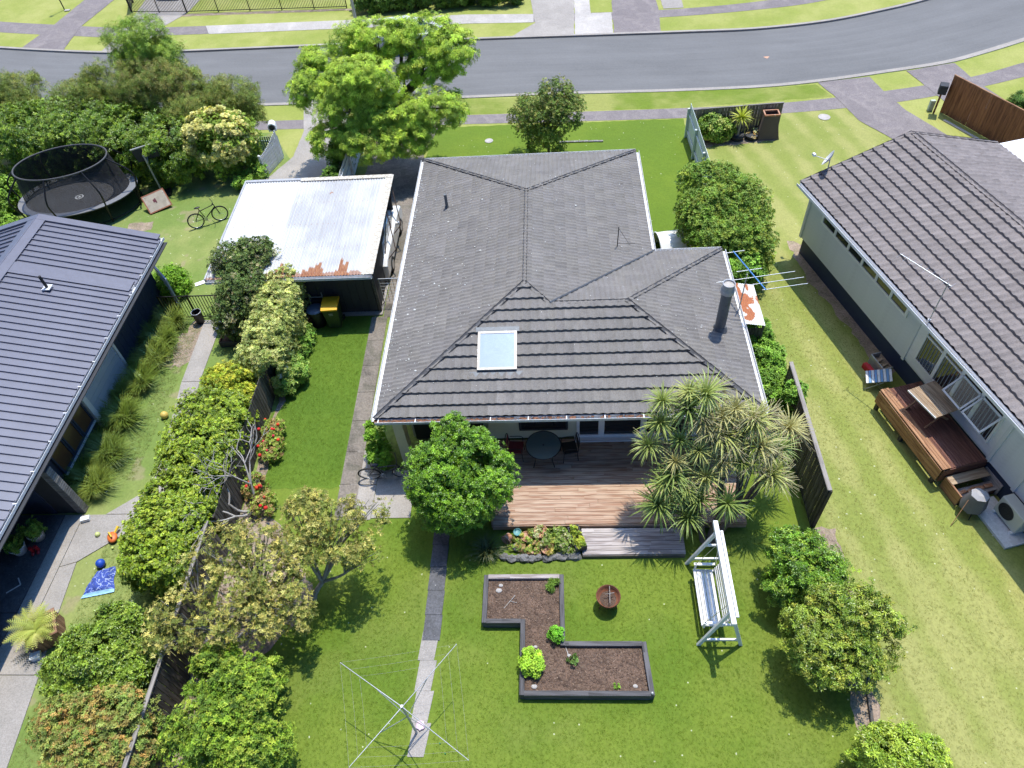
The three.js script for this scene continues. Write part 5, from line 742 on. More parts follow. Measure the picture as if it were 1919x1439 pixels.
plant('far_hedge', 'dark low hedge across the street at the top edge', 'hedge', [0, 1, 2, 3, 4].map((i) => [-11.2 + i * 2.05, 0.7, -48.6, 1.3, 0.75, 0.9]), [-7.1, -48.6], { n: 5200, leaf: 'big', size: [0.9, 1.4], cols: [c3(0.05, 0.1, 0.015), c3(0.07, 0.13, 0.02)], skirt: true, pw: 4, dens: 18 });
plant('dark_sapling', 'small dark shrub by the right edge beyond the brown fence', 'shrub', [[21.6, 0.5, -32, 0.55, 0.5, 0.55]], [21.6, -32], { n: 500, leaf: 'narrow', size: [0.9, 1.3], cols: [c3(0.06, 0.13, 0.02)], skirt: true, dens: 12 });
plant('edge_shrub', 'green shrub at the left edge beside the trampoline', 'shrub', [[-25.6, 0.9, -27.3, 1.0, 0.9, 1.0], [-24.6, 0.6, -25.4, 0.9, 0.6, 0.7]], [-25.3, -26.8], { n: 2200, leaf: 'big', size: [0.8, 1.2], cols: [c3(0.11, 0.2, 0.025), c3(0.16, 0.26, 0.04)], skirt: true, dens: 14 });
plant('drive_shrub', 'leafy shrub at the foot of the swept picket fence', 'shrub', [[-14.0, 0.35, -29.5, 0.5, 0.35, 0.6], [-14.4, 0.3, -28.7, 0.5, 0.3, 0.5]], [-14.2, -29.2], { n: 900, leaf: 'broad', size: [0.7, 1.1], cols: [c3(0.14, 0.24, 0.04), c3(0.2, 0.3, 0.06)], skirt: true, dens: 12 });
plant('fence_shrub', 'dark green shrub hanging over the white board fence', 'shrub', [[-9.8, 0.9, -29.6, 0.5, 0.8, 1.0], [-9.8, 0.8, -27.8, 0.4, 0.6, 0.7]], [-9.8, -28.9], { n: 1500, leaf: 'broad', size: [0.8, 1.2], cols: [c3(0.07, 0.14, 0.02), c3(0.1, 0.18, 0.025)], skirt: true, dens: 12 });
plant('corner_shrub', 'low greenery under the variegated hedge beside the bins', 'shrub', [[-9.2, 0.35, -18.2, 0.35, 0.35, 0.6], [-9.2, 0.3, -17.2, 0.3, 0.3, 0.5]], [-9.2, -17.8], { n: 800, leaf: 'broad', size: [0.6, 0.95], cols: [c3(0.09, 0.18, 0.03), c3(0.16, 0.25, 0.06)], skirt: true, dens: 12 });
// --- bare grey branches over the left fence
{ const t = thing('bare_tree', 'leafless grey branching tree against the left fence', 'tree', [-9.35, 0, -11.2]); const g = []; const grow = (p, d, L, r, k) => { const e = p.clone().addScaledVector(d, L), m = p.clone().lerp(e, 0.5).add(new THREE.Vector3(rr(-0.1, 0.1) * L, rr(-0.05, 0.08) * L, rr(-0.1, 0.1) * L)); g.push(limb([p.toArray(), m.toArray(), e.toArray()], r, r * 0.65, 5, 5)); if (k) for (let i = 0; i < (k > 2 ? 3 : 2); i++) grow(e, d.clone().add(new THREE.Vector3(rr(-0.9, 0.9), rr(-0.35, 0.5), rr(-0.9, 0.9))).normalize(), L * rr(0.6, 0.85), r * 0.62, k - 1); };
  for (const a of [[-0.5, 1, 0.3], [0.1, 1, -0.5], [-0.2, 0.9, 0.75]]) grow(new THREE.Vector3(0, 0, 0), new THREE.Vector3(...a).normalize(), 0.95, 0.05, 4); mesh('trunk', bars(g), M.twigGrey, t); }
// --- cabbage tree: heads of sword leaves
function rosette(n, L, w, dr) {
  const pos = []; for (let i = 0; i < n; i++) { const a = i * 2.39996, e0 = 1.35 - 1.75 * (i / n), l = L * rr(0.7, 1.12), d = [Math.cos(a + rr(-0.2, 0.2)), Math.sin(a + rr(-0.2, 0.2))], pts = []; let x = 0.02, y = 0, e = e0; for (let k = 0; k <= 4; k++) { pts.push([x, y]); x += Math.cos(e) * l / 4; y += Math.sin(e) * l / 4; e -= dr * (0.35 + 0.4 * (i / n)); }
    const W = [0.55, 1, 0.9, 0.6, 0.03].map((k) => k * w / 2), s = [-d[1], d[0]];
    for (let k = 0; k < 4; k++) { const P = (q, sg, f) => [d[0] * pts[q][0] + s[0] * W[q] * sg, pts[q][1] + (f ? 0 : W[q] * 0.5), d[1] * pts[q][0] + s[1] * W[q] * sg]; const A = P(k, -1), B = P(k, 0, 1), C = P(k, 1), D = P(k + 1, -1), E = P(k + 1, 0, 1), F = P(k + 1, 1); pos.push(...A, ...B, ...E, ...A, ...E, ...D, ...B, ...C, ...F, ...B, ...F, ...E); } }
  const g = new THREE.BufferGeometry(); g.setAttribute('position', new THREE.Float32BufferAttribute(pos, 3)); g.computeVertexNormals(); return g;
}
function skirt(n, L) { const pos = []; for (let i = 0; i < n; i++) { const a = rnd() * 6.283, l = L * rr(0.6, 1.1), r = rr(0.08, 0.28), w = 0.016, d = [Math.cos(a), Math.sin(a)], s = [-d[1] * w, d[0] * w], A = [d[0] * 0.03, 0, d[1] * 0.03], B = [d[0] * r, -l * 0.35, d[1] * r], C = [d[0] * r * 1.1, -l, d[1] * r * 1.1]; pos.push(A[0] - s[0], A[1], A[2] - s[1], A[0] + s[0], A[1], A[2] + s[1], B[0] + s[0], B[1], B[2] + s[1], A[0] - s[0], A[1], A[2] - s[1], B[0] + s[0], B[1], B[2] + s[1], B[0] - s[0], B[1], B[2] - s[1], B[0] - s[0], B[1], B[2] - s[1], B[0] + s[0], B[1], B[2] + s[1], C[0], C[1], C[2]); } const g = new THREE.BufferGeometry(); g.setAttribute('position', new THREE.Float32BufferAttribute(pos, 3)); g.computeVertexNormals(); return g; }
{
  const t = thing('cabbage_tree', 'clump of cabbage trees with spiky leaf heads beside the deck', 'tree', [4.05, 0, -10.05]);
  const ros = [rosette(76, 0.72, 0.042, 0.46), rosette(70, 0.66, 0.04, 0.4), rosette(84, 0.78, 0.043, 0.54)], lm = [c3(0.36, 0.43, 0.11), c3(0.46, 0.49, 0.15), c3(0.52, 0.49, 0.2), c3(0.27, 0.36, 0.09)].map((c) => new THREE.MeshPhysicalMaterial({ color: new THREE.Color().setRGB(...c), roughness: 0.45, side: THREE.DoubleSide, transmission: 0.2, thickness: 0 }));
  const skirtG = skirt(26, 0.6), skirtM = std({ color: [0.24, 0.18, 0.09], roughness: 0.9 });
  const pan = [], tr = [], hubs = [[-0.3, 0.9, -0.35], [0.25, 1.0, -0.3], [0.75, 0.8, -0.4]];
  [...HEADS, [3.0, 2.7, -10.9], [3.6, 2.9, -11.1], [4.7, 2.6, -10.9], [3.3, 2.0, -10.5], [2.75, 2.1, -10.6], [5.0, 3.6, -11.5], [4.2, 3.7, -11.6], [2.6, 1.5, -10.3]].forEach((h, i) => { const p = [h[0] - 4.05, h[1], h[2] + 10.05], o = mesh('leaf_head', ros[i % 3], h[1] < 2 ? lm[3] : pick(lm), t); o.position.set(...p); o.rotation.set(rr(-0.3, 0.35), rnd() * 6, rr(-0.3, 0.3)); o.scale.setScalar(rr(0.72, 1.08));
    const hub = hubs.reduce((a, b) => Math.abs(b[0] - p[0]) < Math.abs(a[0] - p[0]) ? b : a), m = [(hub[0] + p[0]) / 2, (hub[1] * 0.6 + p[1] * 0.4), (hub[2] + p[2]) / 2]; tr.push(limb([hub, m, p], 0.05, 0.035, 6, 8));
    if (i % 2) { const k = mesh('dead_skirt', skirtG, skirtM, t); k.position.set(p[0], p[1] - 0.06, p[2]); k.rotation.set(rr(-0.2, 0.2), rnd() * 6, rr(-0.2, 0.2)); }
    if (h[1] > 1.9 && i % 3 !== 1) { const c = new THREE.Vector3(p[0] + rr(0.1, 0.45), p[1] - 0.05, p[2] + rr(-0.3, 0.3)); for (let k = 0; k < 130; k++) { const d = new THREE.Vector3(rr(-1, 1), rr(-0.9, 0.5), rr(-1, 1)).multiplyScalar(0.5); pan.push(bar([c.x + d.x * 0.25, c.y + d.y * 0.25, c.z + d.z * 0.25], [c.x + d.x, c.y + d.y, c.z + d.z], 0.008)); } } });
  hubs.forEach((h) => tr.push(limb([[h[0] * 0.25, -0.05, 0], [h[0] * 0.6, h[1] * 0.5, h[2] * 0.5], h], 0.11, 0.07, 8, 8)));
  mesh('trunk', bars(tr), M.bark, t); stuff(mesh('flower_sprays', bars(pan), std({ color: [0.45, 0.4, 0.22], roughness: 1 }), t));
}
// --- strappy clumps
function strap(n, L, w, wide, soft = 1) { const pos = []; for (let i = 0; i < n; i++) { const a = rnd() * 6.283, l = L * rr(0.7, 1.1), r0 = rnd() * wide, lean = rr(0.15, 1.0), d = [Math.cos(a), Math.sin(a)], ox = Math.cos(a * 3.1) * r0, oz = Math.sin(a * 3.1) * r0, s = [-d[1] * w / 2, d[0] * w / 2]; let x = 0, y = 0, e = 1.45 - lean * 0.45; const P = []; for (let k = 0; k <= 4; k++) { P.push([ox + d[0] * x, y, oz + d[1] * x]); x += Math.cos(e) * l / 4; y += Math.sin(e) * l / 4; e -= (0.28 + lean * 0.3) * soft; }
    for (let k = 0; k < 4; k++) { const f = 1 - k / 4.2, g = 1 - (k + 1) / 4.05; const A = [P[k][0] - s[0] * f, Math.max(0.01, P[k][1]), P[k][2] - s[1] * f], B = [P[k][0] + s[0] * f, Math.max(0.01, P[k][1]), P[k][2] + s[1] * f], C = [P[k + 1][0] + s[0] * g, Math.max(0.01, P[k + 1][1]), P[k + 1][2] + s[1] * g], D = [P[k + 1][0] - s[0] * g, Math.max(0.01, P[k + 1][1]), P[k + 1][2] - s[1] * g]; pos.push(...A, ...B, ...C, ...A, ...C, ...D); } }
  const g = new THREE.BufferGeometry(); g.setAttribute('position', new THREE.Float32BufferAttribute(pos, 3)); g.computeVertexNormals(); return g; }
{
  const gs = [strap(620, 0.98, 0.03, 0.24, 0.75), strap(580, 0.92, 0.03, 0.24, 0.75), strap(680, 1.02, 0.028, 0.26, 0.8)], ms = [c3(0.2, 0.28, 0.03), c3(0.24, 0.31, 0.04), c3(0.16, 0.23, 0.026)].map((c) => new THREE.MeshPhysicalMaterial({ color: new THREE.Color().setRGB(...c), roughness: 0.5, side: THREE.DoubleSide, transmission: 0.25, thickness: 0 }));
  const spots = [[-15.2, -19.9], [-14.6, -19.4], [-15.2, -18.7], [-14.6, -18.35], [-14.65, -17.5], [-15.25, -17.4], [-14.75, -16.4], [-15.25, -15.9], [-15.25, -14.9], [-14.7, -14.8], [-15.25, -13.9], [-14.65, -13.3], [-15.2, -12.5], [-14.6, -12.1]];
  const lab = ['against the dark wall beside the black railing', 'nearest the black litter bin', 'against the dark wall, second from the railing', 'on the lawn side, second from the railing', 'on the lawn side beside the patch of bare dirt', 'at the far edge of the white wall panel', 'on the lawn side before the white wall panel', 'hiding the middle of the white wall panel', 'at the near edge of the white wall panel', 'on the lawn side nearest the yellow ball', 'under the first brown window', 'on the lawn side before the brown windows', 'in the shaded corner against the brick pier', 'nearest the path, beside the brick pier'].map((t) => 'grass clump ' + t);
  spots.forEach(([x, z], i) => { const o = one('grass_clump', 'green strappy ' + lab[i], 'grass clump', gs[i % 3], ms[i % 3], 'strappy clumps along the left house'); o.position.set(x, 0.005, z); o.rotation.y = i * 1.7; o.scale.setScalar((x < -15 ? 0.72 : 1.0) + 0.2 * ((i * 7) % 5) / 4); });
  const f = one('flax_clump', 'brownish green strappy clump at the foot of the glossy tree', 'grass clump', strap(240, 0.75, 0.022, 0.16), new THREE.MeshPhysicalMaterial({ color: new THREE.Color(0.12, 0.14, 0.035), roughness: 0.5, side: THREE.DoubleSide, transmission: 0.2, thickness: 0 })); f.position.set(-2.15, 0.01, -9.75);
}
// --- geraniums along the fence
[[-9.35, -14.1, 'upper group of red geraniums beside the side lawn'], [-9.25, -13.3, 'red geraniums below the fence rail, second from the top'], [-9.4, -11.9, 'red geraniums under the bare grey branches'], [-9.0, -11.3, 'lowest red geraniums beside the yellow-leaf tree']].forEach(([x, z, l], i) => {
  const b = [[x, 0.3, z, 0.38, 0.3, 0.42]], t = plant('geranium', l, 'flowers', b, [x, z], { n: 420, leaf: 'broad', size: [0.5, 0.8], cols: [c3(0.15, 0.22, 0.04), c3(0.22, 0.27, 0.07), c3(0.25, 0.17, 0.1)], skirt: true, dens: 10, group: 'geraniums along the fence' });
  for (let k = 0; k < 6; k++) { const g = new THREE.IcosahedronGeometry(rr(0.04, 0.065), 1); mesh('flower_head', g.translate(rr(-0.35, 0.35), rr(0.5, 0.68), rr(-0.4, 0.4)), std({ color: pick([[0.6, 0.025, 0.02], [0.55, 0.03, 0.06], [0.65, 0.06, 0.02]]), roughness: 0.9 }), t); }
});
// ---------- things in our yard
{ // raised bed
  const T = thing('raised_bed', 'stepped raised garden bed of dark timber filled with bark soil', 'garden bed', [0, 0, 0]);
  const P = [[-2.1, -8.87], [-0.05, -8.87], [-0.05, -7.02], [2.0, -7.02], [2.08, -5.8], [-1.08, -5.8], [-1.08, -7.62], [-2.1, -7.62]];
  mesh('soil', slab(P, 0, 0.2, 0.5), M.soil, T);
  P.forEach((a, i) => { const b = P[(i + 1) % P.length], L = Math.hypot(b[0] - a[0], b[1] - a[1]), r = Math.atan2(-(b[1] - a[1]), b[0] - a[0]); for (const [y, h] of [[0.075, 0.15], [0.232, 0.155]]) plank(T, 'sleeper', [(a[0] + b[0]) / 2, y, (a[1] + b[1]) / 2], [L + (i % 2 ? 0.1 : -0.1), h, 0.125 - (y > 0.1 ? 0 : 0.006)], i === 0 && y > 0.1 ? M.greyWood : M.bedWood, 0, [0, r, rr(-0.003, 0.003)], 0.008); });
  const im = []; for (let i = 0; i < 1500; i++) { let x, z; do { x = rr(-2, 2); z = rr(-8.8, -5.86); } while (!((x < -0.1 && z < -7.7) || (x > -1.02 && x < -0.1 && z < -6) || (x > -1.02 && z > -6.95))); im.push({ p: new THREE.Vector3(x, 0.203, z), q: new THREE.Quaternion().setFromEuler(new THREE.Euler(rr(-0.4, 0.4), rnd() * 6, rr(-0.4, 0.4))), s: rr(0.4, 1.5), c: mix3([0.07, 0.042, 0.03], [0.3, 0.21, 0.15], Math.pow(rnd(), 2.5)) }); }
  inst(T, 'bark_chips', box(0.035, 0.012, 0.014), std({ color: [1, 1, 1], roughness: 1 }), im);
  const cl = []; for (let i = 0; i < 420; i++) { let x, z; do { x = rr(-2, 2); z = rr(-8.78, -5.9); } while (!((x < -0.15 && z < -7.75) || (x > -0.98 && x < -0.15 && z < -6) || (x > -0.98 && z > -6.9))); cl.push({ p: new THREE.Vector3(x, 0.2, z), q: new THREE.Quaternion().setFromAxisAngle(UP, rnd() * 6), s: rr(0.015, 0.05), c: mix3([0.08, 0.05, 0.035], [0.15, 0.1, 0.07], rnd()) }); }
  inst(T, 'soil_clods', new THREE.IcosahedronGeometry(1, 0).scale(1.3, 0.6, 1), std({ color: [1, 1, 1], roughness: 1 }), cl);
  mesh('post_cap', new THREE.SphereGeometry(0.04, 12, 8).translate(2.08, 0.33, -5.8), M.galv, T);
  for (const [x, z, s] of [[-1.75, -8.5, 0.07], [-1.7, -8.65, 0.05], [-0.85, -6.95, 0.05], [-0.75, -6.97, 0.04], [1.7, -6.0, 0.05], [-0.78, -5.98, 0.06], [0.1, -6.75, 0.04]]) mesh('pebble', new THREE.IcosahedronGeometry(s, 1).scale(1.3, 0.5, 1).translate(x, 0.215, z), M.concretePale, T);
  mesh('stick', bars([rod([-1.6, 0.21, -8.0], [-1.3, 0.24, -8.35], 0.008), rod([-1.45, 0.23, -8.2], [-1.25, 0.22, -8.15], 0.006), rod([0.02, 0.215, -6.95], [0.1, 0.22, -6.7], 0.012)]), M.twigGrey, T);
}
plant('lettuce_plant', 'largest bright green leafy plant in the raised bed', 'plant', [[-0.82, 0.42, -6.5, 0.27, 0.22, 0.33]], [-0.82, -6.5], { n: 330, leaf: 'big', size: [0.45, 0.7], cols: [c3(0.2, 0.33, 0.035), c3(0.26, 0.38, 0.05)], dens: 10, clump: 0.35 }).children.forEach((o) => { o.name = 'leaves'; });
plant('herb_plant', 'dark green herb at the inner corner of the raised bed', 'plant', [[-0.2, 0.38, -7.22, 0.18, 0.18, 0.18]], [-0.2, -7.22], { n: 190, leaf: 'broad', size: [0.5, 0.8], cols: [c3(0.1, 0.25, 0.025), c3(0.13, 0.3, 0.03)], dens: 10 }).children.forEach((o) => { o.name = 'leaves'; });
plant('seedling', 'small grey-green seedling in the wide part of the raised bed', 'plant', [[0.18, 0.34, -6.62, 0.13, 0.12, 0.13]], [0.18, -6.62], { n: 70, leaf: 'broad', size: [0.45, 0.7], cols: [c3(0.12, 0.2, 0.07)], dens: 8 }).children.forEach((o) => { o.name = 'leaves'; });
plant('weed_tuft', 'wispy green tuft at the top right corner of the raised bed', 'plant', [[-0.26, 0.3, -8.6, 0.13, 0.1, 0.13]], [-0.26, -8.6], { n: 50, leaf: 'wispy', size: [0.7, 1], cols: [c3(0.12, 0.2, 0.04)], dens: 8 }).children.forEach((o) => { o.name = 'leaves'; });
plant('weed_tuft', 'tiny weed at the lower right of the raised bed', 'plant', [[1.25, 0.23, -6.0, 0.07, 0.05, 0.07]], [1.25, -6.0], { n: 24, leaf: 'broad', size: [0.4, 0.5], cols: [c3(0.15, 0.26, 0.05)], dens: 4 }).children.forEach((o) => { o.name = 'leaves'; });
{ // fire pit
  const rust = std({ map: mottled([0.23, 0.085, 0.04], 0.35, { blot: 9, blotAmp: 0.4, tint: [0.11, 0.05, 0.03], tintAmt: 0.8, N: 256 }), roughness: 0.9 });
  const T = thing('fire_pit', 'rusty round fire bowl on legs standing on the lawn', 'fire pit', [1.17, 0.0, -8.2]);
  mesh('bowl', lathe([[0.001, 0.26], [0.12, 0.27], [0.22, 0.32], [0.28, 0.42], [0.3, 0.5], [0.325, 0.5], [0.31, 0.42], [0.24, 0.3], [0.12, 0.24], [0.001, 0.23]], 28), rust, T);
  for (let i = 0; i < 3; i++) { const a = i * 2.094 + 0.5; mesh('leg', rod([Math.cos(a) * 0.27, 0, Math.sin(a) * 0.27], [Math.cos(a) * 0.2, 0.3, Math.sin(a) * 0.2], 0.014), rust, T); }
  mesh('ash', new THREE.CylinderGeometry(0.22, 0.2, 0.03, 18).translate(0, 0.31, 0), M.soil, T);
  mesh('poker', bars([rod([0.05, 0.47, -0.3], [0.03, 0.49, 0.2], 0.012), rod([-0.08, 0.48, -0.06], [0.16, 0.48, -0.1], 0.01)]), M.railWood[0], T);
}
{ // swing seat
  const T = thing('swing_seat', 'white slatted timber garden swing hanging in an A-frame', 'swing', [3.95, 0, -8.2]), w = M.white;
  for (const z of [1.1, -1.15]) { mesh('frame_leg', bars([bar([-0.55, 0, z], [-0.02, 1.82, z * 0.94], 0.09, 0.06)]), w, T); mesh('frame_leg', bars([bar([0.52, 0, z], [0.02, 1.82, z * 0.94 + 0.01], 0.09, 0.06)]), w, T); mesh('cross_rail', bars([box(0.86, 0.08, 0.045, -0.01, 0.32, z * 0.99)]), w, T); mesh('cross_rail', bars([box(0.42, 0.07, 0.04, 0, 1.15, z * 0.955)]), w, T); }
  mesh('top_beam', triUV(cbox(0.12, 0.14, 2.75, 0, 1.86, -0.02, 0.01)), w, T); mesh('roof_rail', triUV(cbox(0.07, 0.05, 2.3, 0.13, 1.82, 0, 0.006)), w, T);
  for (let i = 0; i < 6; i++) mesh('seat_slat', triUV(cbox(0.075, 0.025, 1.55, -0.44 + i * 0.088, 0.45 - i * 0.008, 0, 0.005)), M.whiteWorn, T);
  for (let i = 0; i < 6; i++) mesh('back_slat', triUV(cbox(0.025, 0.075, 1.55, 0.09 + i * 0.03, 0.5 + i * 0.088, 0, 0.005)), M.whiteWorn, T);
  for (const z of [-0.8, 0.8]) { mesh('armrest', triUV(cbox(0.55, 0.04, 0.07, -0.2, 0.68, z, 0.006)), w, T); mesh('arm_post', triUV(cbox(0.05, 0.3, 0.05, -0.42, 0.55, z)), w, T); mesh('seat_bearer', bars([bar([-0.47, 0.42, z * 0.94], [0.08, 0.38, z * 0.94], 0.04, 0.05), bar([0.07, 0.38, z * 0.94], [0.28, 1.02, z * 0.94], 0.04, 0.05)]), w, T); mesh('hanger_chain', bars([rod([-0.42, 0.68, z], [0, 1.8, z], 0.008), rod([0.1, 0.68, z], [0, 1.8, z], 0.008)]), M.steel, T); }
  mesh('scroll_top', triUV(cbox(0.03, 0.1, 1.6, 0.29, 1.02, 0, 0.006)), w, T);
}
{ // rotary clothesline
  const T = thing('rotary_clothesline', 'rotary clothesline of thin metal arms over the back lawn', 'clothesline', [-3.63, 0, -4.95]);
  mesh('pole', rod([0, 0, 0], [0, 2.05, 0], 0.03, 0.025, 10), M.galv, T); mesh('hub', rod([0, 1.92, 0], [0, 2.06, 0], 0.035, 0.035, 10), M.galv, T);
  const tip = [[1.13, 2.12, -1.36], [1.57, 2.12, 1.09], [-0.95, 2.12, 1.25], [-1.54, 2.12, -0.93]];
  tip.forEach((p) => { mesh('arm', rod([0, 2.0, 0], p, 0.012, 0.008, 8), M.galv, T); mesh('strut', rod([0, 1.3, 0], [p[0] * 0.45, 2.05, p[2] * 0.45], 0.01, 0.01, 6), M.galv, T); });
  for (const f of [1, 0.84, 0.68]) tip.forEach((p, i) => { const q = tip[(i + 1) % 4]; mesh('line', tube([[p[0] * f, 2 + 0.12 * f, p[2] * f], [(p[0] + q[0]) / 2 * f, 1.94 + 0.12 * f, (p[2] + q[2]) / 2 * f], [q[0] * f, 2 + 0.12 * f, q[2] * f]], 0.0018, 6, 4), M.concretePale, T); });
  mesh('peg', bars([box(0.03, 0.08, 0.02, 1.05, 2.03, 0.95), box(0.02, 0.08, 0.03, 0.92, 2.03, 0.75)]), std({ color: [0.03, 0.18, 0.06] }), T);
}
one('pink_cloth', 'small crumpled pink cloth at the foot of the clothesline', 'cloth', (() => { const g = new THREE.IcosahedronGeometry(0.11, 2), p = g.attributes.position; for (let i = 0; i < p.count; i++) { const k = 0.75 + 0.5 * vn(p.getX(i) * 22 + 9, p.getZ(i) * 22 + p.getY(i) * 9); p.setXYZ(i, p.getX(i) * k, p.getY(i) * 0.3 * k + 0.06, p.getZ(i) * k); } g.computeVertexNormals(); return g; })(), std({ map: mottled([0.62, 0.42, 0.5], 0.2, { blot: 9, tint: [0.7, 0.66, 0.68], tintAmt: 0.8, N: 64 }) })).position.set(-3.55, 0.02, -5.1);
// pots and stones by the deck
function pot(name, label, x, y, z, r, h, mat, fill, o = {}) {
  const T = thing(name, label, 'pot', [x, y, z], o.turn || 0); const q = mesh('pot', lathe([[0.001, 0], [r * 0.68, 0], [r * 0.92, h * 0.85], [r, h * 0.86], [r, h], [r * 0.88, h], [r * 0.84, h * 0.8], [0.001, h * 0.78]], 22), mat, T); if (o.tilt) q.rotation.set(...o.tilt);
  if (fill) { const it = crownItems([[x, 0.1 + h, z, r * 1.1, 0.1, r * 1.1]], [x, z], { n: fill.n || 60, leaf: 'small', size: fill.s || [0.5, 0.8], cols: fill.c, dens: 8, clump: 0.5 }); it.forEach((k) => { k.p.y = h * 0.8 + rr(0, fill.h || 0.12); }); inst(T, 'plant', LEAF[fill.l || 'small'], leafMat, it); } return T;
}
const gy = [c3(0.18, 0.24, 0.06), c3(0.28, 0.3, 0.1)];
pot('flower_pot', 'terracotta pot with sparse yellow-green plant beside the teal pot', -1.02, 0.012, -10.12, 0.17, 0.24, M.terracotta, { c: [c3(0.35, 0.36, 0.12), c3(0.22, 0.27, 0.08)], n: 30 });
pot('flower_pot', 'large pale-rimmed terracotta pot at the back of the pot garden', -0.62, 0.012, -10.25, 0.21, 0.3, M.terracotta, { c: [c3(0.2, 0.25, 0.1), c3(0.45, 0.45, 0.4)], n: 60 });
pot('flower_pot', 'terracotta pot with dry stems at the front of the stone edging', -0.45, 0.012, -9.72, 0.15, 0.22, M.terracotta, { c: [c3(0.4, 0.3, 0.17), c3(0.3, 0.27, 0.1)], n: 26 });
pot('flower_pot', 'terracotta pot under the daisies nearest the trough', -0.2, 0.012, -9.98, 0.14, 0.18, M.terracotta, { c: gy, n: 40 });
pot('clay_pot', 'orange clay pots lying on their side under the glossy tree', -1.5, 0.16, -10.2, 0.15, 0.22, M.terracotta, null, { tilt: [1.2, 0.3, 0.6] });
pot('teal_pot', 'teal blue plastic pot left of the terracotta pots', -1.28, 0.012, -10.26, 0.12, 0.24, std({ color: [0.12, 0.3, 0.3], roughness: 0.5 }), null);
plant('daisy_patch', 'patch of white daisies among the pots in front of the deck', 'flowers', [[-0.25, 0.28, -10.05, 0.5, 0.22, 0.3], [0.15, 0.25, -9.85, 0.3, 0.2, 0.25]], [-0.1, -10], { n: 620, leaf: 'small', size: [0.5, 0.8], cols: [c3(0.16, 0.22, 0.07), c3(0.22, 0.28, 0.1), c3(0.13, 0.19, 0.05), c3(0.17, 0.23, 0.07), c3(0.15, 0.21, 0.06), c3(0.35, 0.33, 0.3)], skirt: true, dens: 9 });
plant('succulent_patch', 'low green succulents behind the stone edging', 'plant', [[-0.9, 0.14, -9.85, 0.42, 0.1, 0.2], [-1.3, 0.12, -9.95, 0.25, 0.1, 0.2]], [-1, -9.9], { n: 420, leaf: 'small', size: [0.5, 0.8], cols: [c3(0.16, 0.24, 0.06), c3(0.26, 0.3, 0.09), c3(0.3, 0.2, 0.14)], skirt: true, dens: 8 });
{ const T = thing('planter_trough', 'dark rectangular trough of yellow-green plants set askew on the step', 'planter', [0.42, 0.17, -10.02], 0.32); mesh('trough', bars([box(0.32, 0.02, 0.72, 0, 0.02, 0), box(0.025, 0.2, 0.72, -0.15, 0.11, 0), box(0.025, 0.2, 0.72, 0.15, 0.11, 0), box(0.28, 0.2, 0.025, 0, 0.11, 0.347), box(0.28, 0.2, 0.025, 0, 0.11, -0.347)]), M.charcoal, T); mesh('potting_soil', box(0.28, 0.02, 0.67, 0, 0.15, 0), M.soil, T); const it = crownItems([[0, 0.2, 0, 0.14, 0.1, 0.33]], [0, 0], { n: 260, size: [0.45, 0.75], cols: [c3(0.25, 0.29, 0.05), c3(0.34, 0.36, 0.07), c3(0.17, 0.24, 0.05)], dens: 9, clump: 0.4 }); it.forEach((k) => { k.p.y = rr(0.16, 0.33); }); inst(T, 'plant', LEAF.small, leafMat, it); }
{ const T = thing('stone_edging', 'row of grey rocks edging the pot garden', 'edging', [0, 0, 0]); for (let i = 0; i < 11; i++) { const g = new THREE.IcosahedronGeometry(rr(0.1, 0.15), 1), p = g.attributes.position; for (let k = 0; k < p.count; k++) { const f = 0.75 + 0.5 * hash(Math.round(p.getX(k) * 500) + i * 77, Math.round(p.getY(k) * 500 + p.getZ(k) * 900)); p.setXYZ(k, p.getX(k) * f * 1.25, p.getY(k) * f * 0.75, p.getZ(k) * f * 0.85); } g.computeVertexNormals(); mesh('rock', g.translate(-1.65 + i * 0.2 + rr(-0.03, 0.03), 0.07, -9.55 + rr(-0.05, 0.05)), M.stone, T); } mesh('rock', new THREE.IcosahedronGeometry(0.13, 1).scale(1, 0.7, 1).translate(-1.3, 0.1, -9.86), M.stone, T); plank(T, 'brick', [-0.85, 0.06, -9.68], [0.5, 0.11, 0.07], M.terracotta, 0); }
// table and chairs on the deck
{ const T = thing('round_table', 'round glass patio table on the deck beneath the eave', 'table', [-0.5, 0.302, -12.75]); mesh('tabletop', lathe([[0.001, 0.7], [0.52, 0.7], [0.53, 0.71], [0.52, 0.72], [0.001, 0.72]], 36), new THREE.MeshPhysicalMaterial({ color: new THREE.Color(0.12, 0.17, 0.16), roughness: 0.12, clearcoat: 1 }), T); mesh('rim', new THREE.TorusGeometry(0.525, 0.016, 8, 40).rotateX(Math.PI / 2).translate(0, 0.71, 0), M.blackMetal, T); mesh('centre_hole', new THREE.CylinderGeometry(0.025, 0.025, 0.01, 12).translate(0, 0.724, 0), M.black, T); for (let i = 0; i < 4; i++) { const a = i * 1.571 + 0.78; mesh('leg', limb([[Math.cos(a) * 0.45, 0, Math.sin(a) * 0.45], [Math.cos(a) * 0.36, 0.35, Math.sin(a) * 0.36], [Math.cos(a) * 0.44, 0.7, Math.sin(a) * 0.44]], 0.015, 0.015, 6, 8), M.blackMetal, T); } }
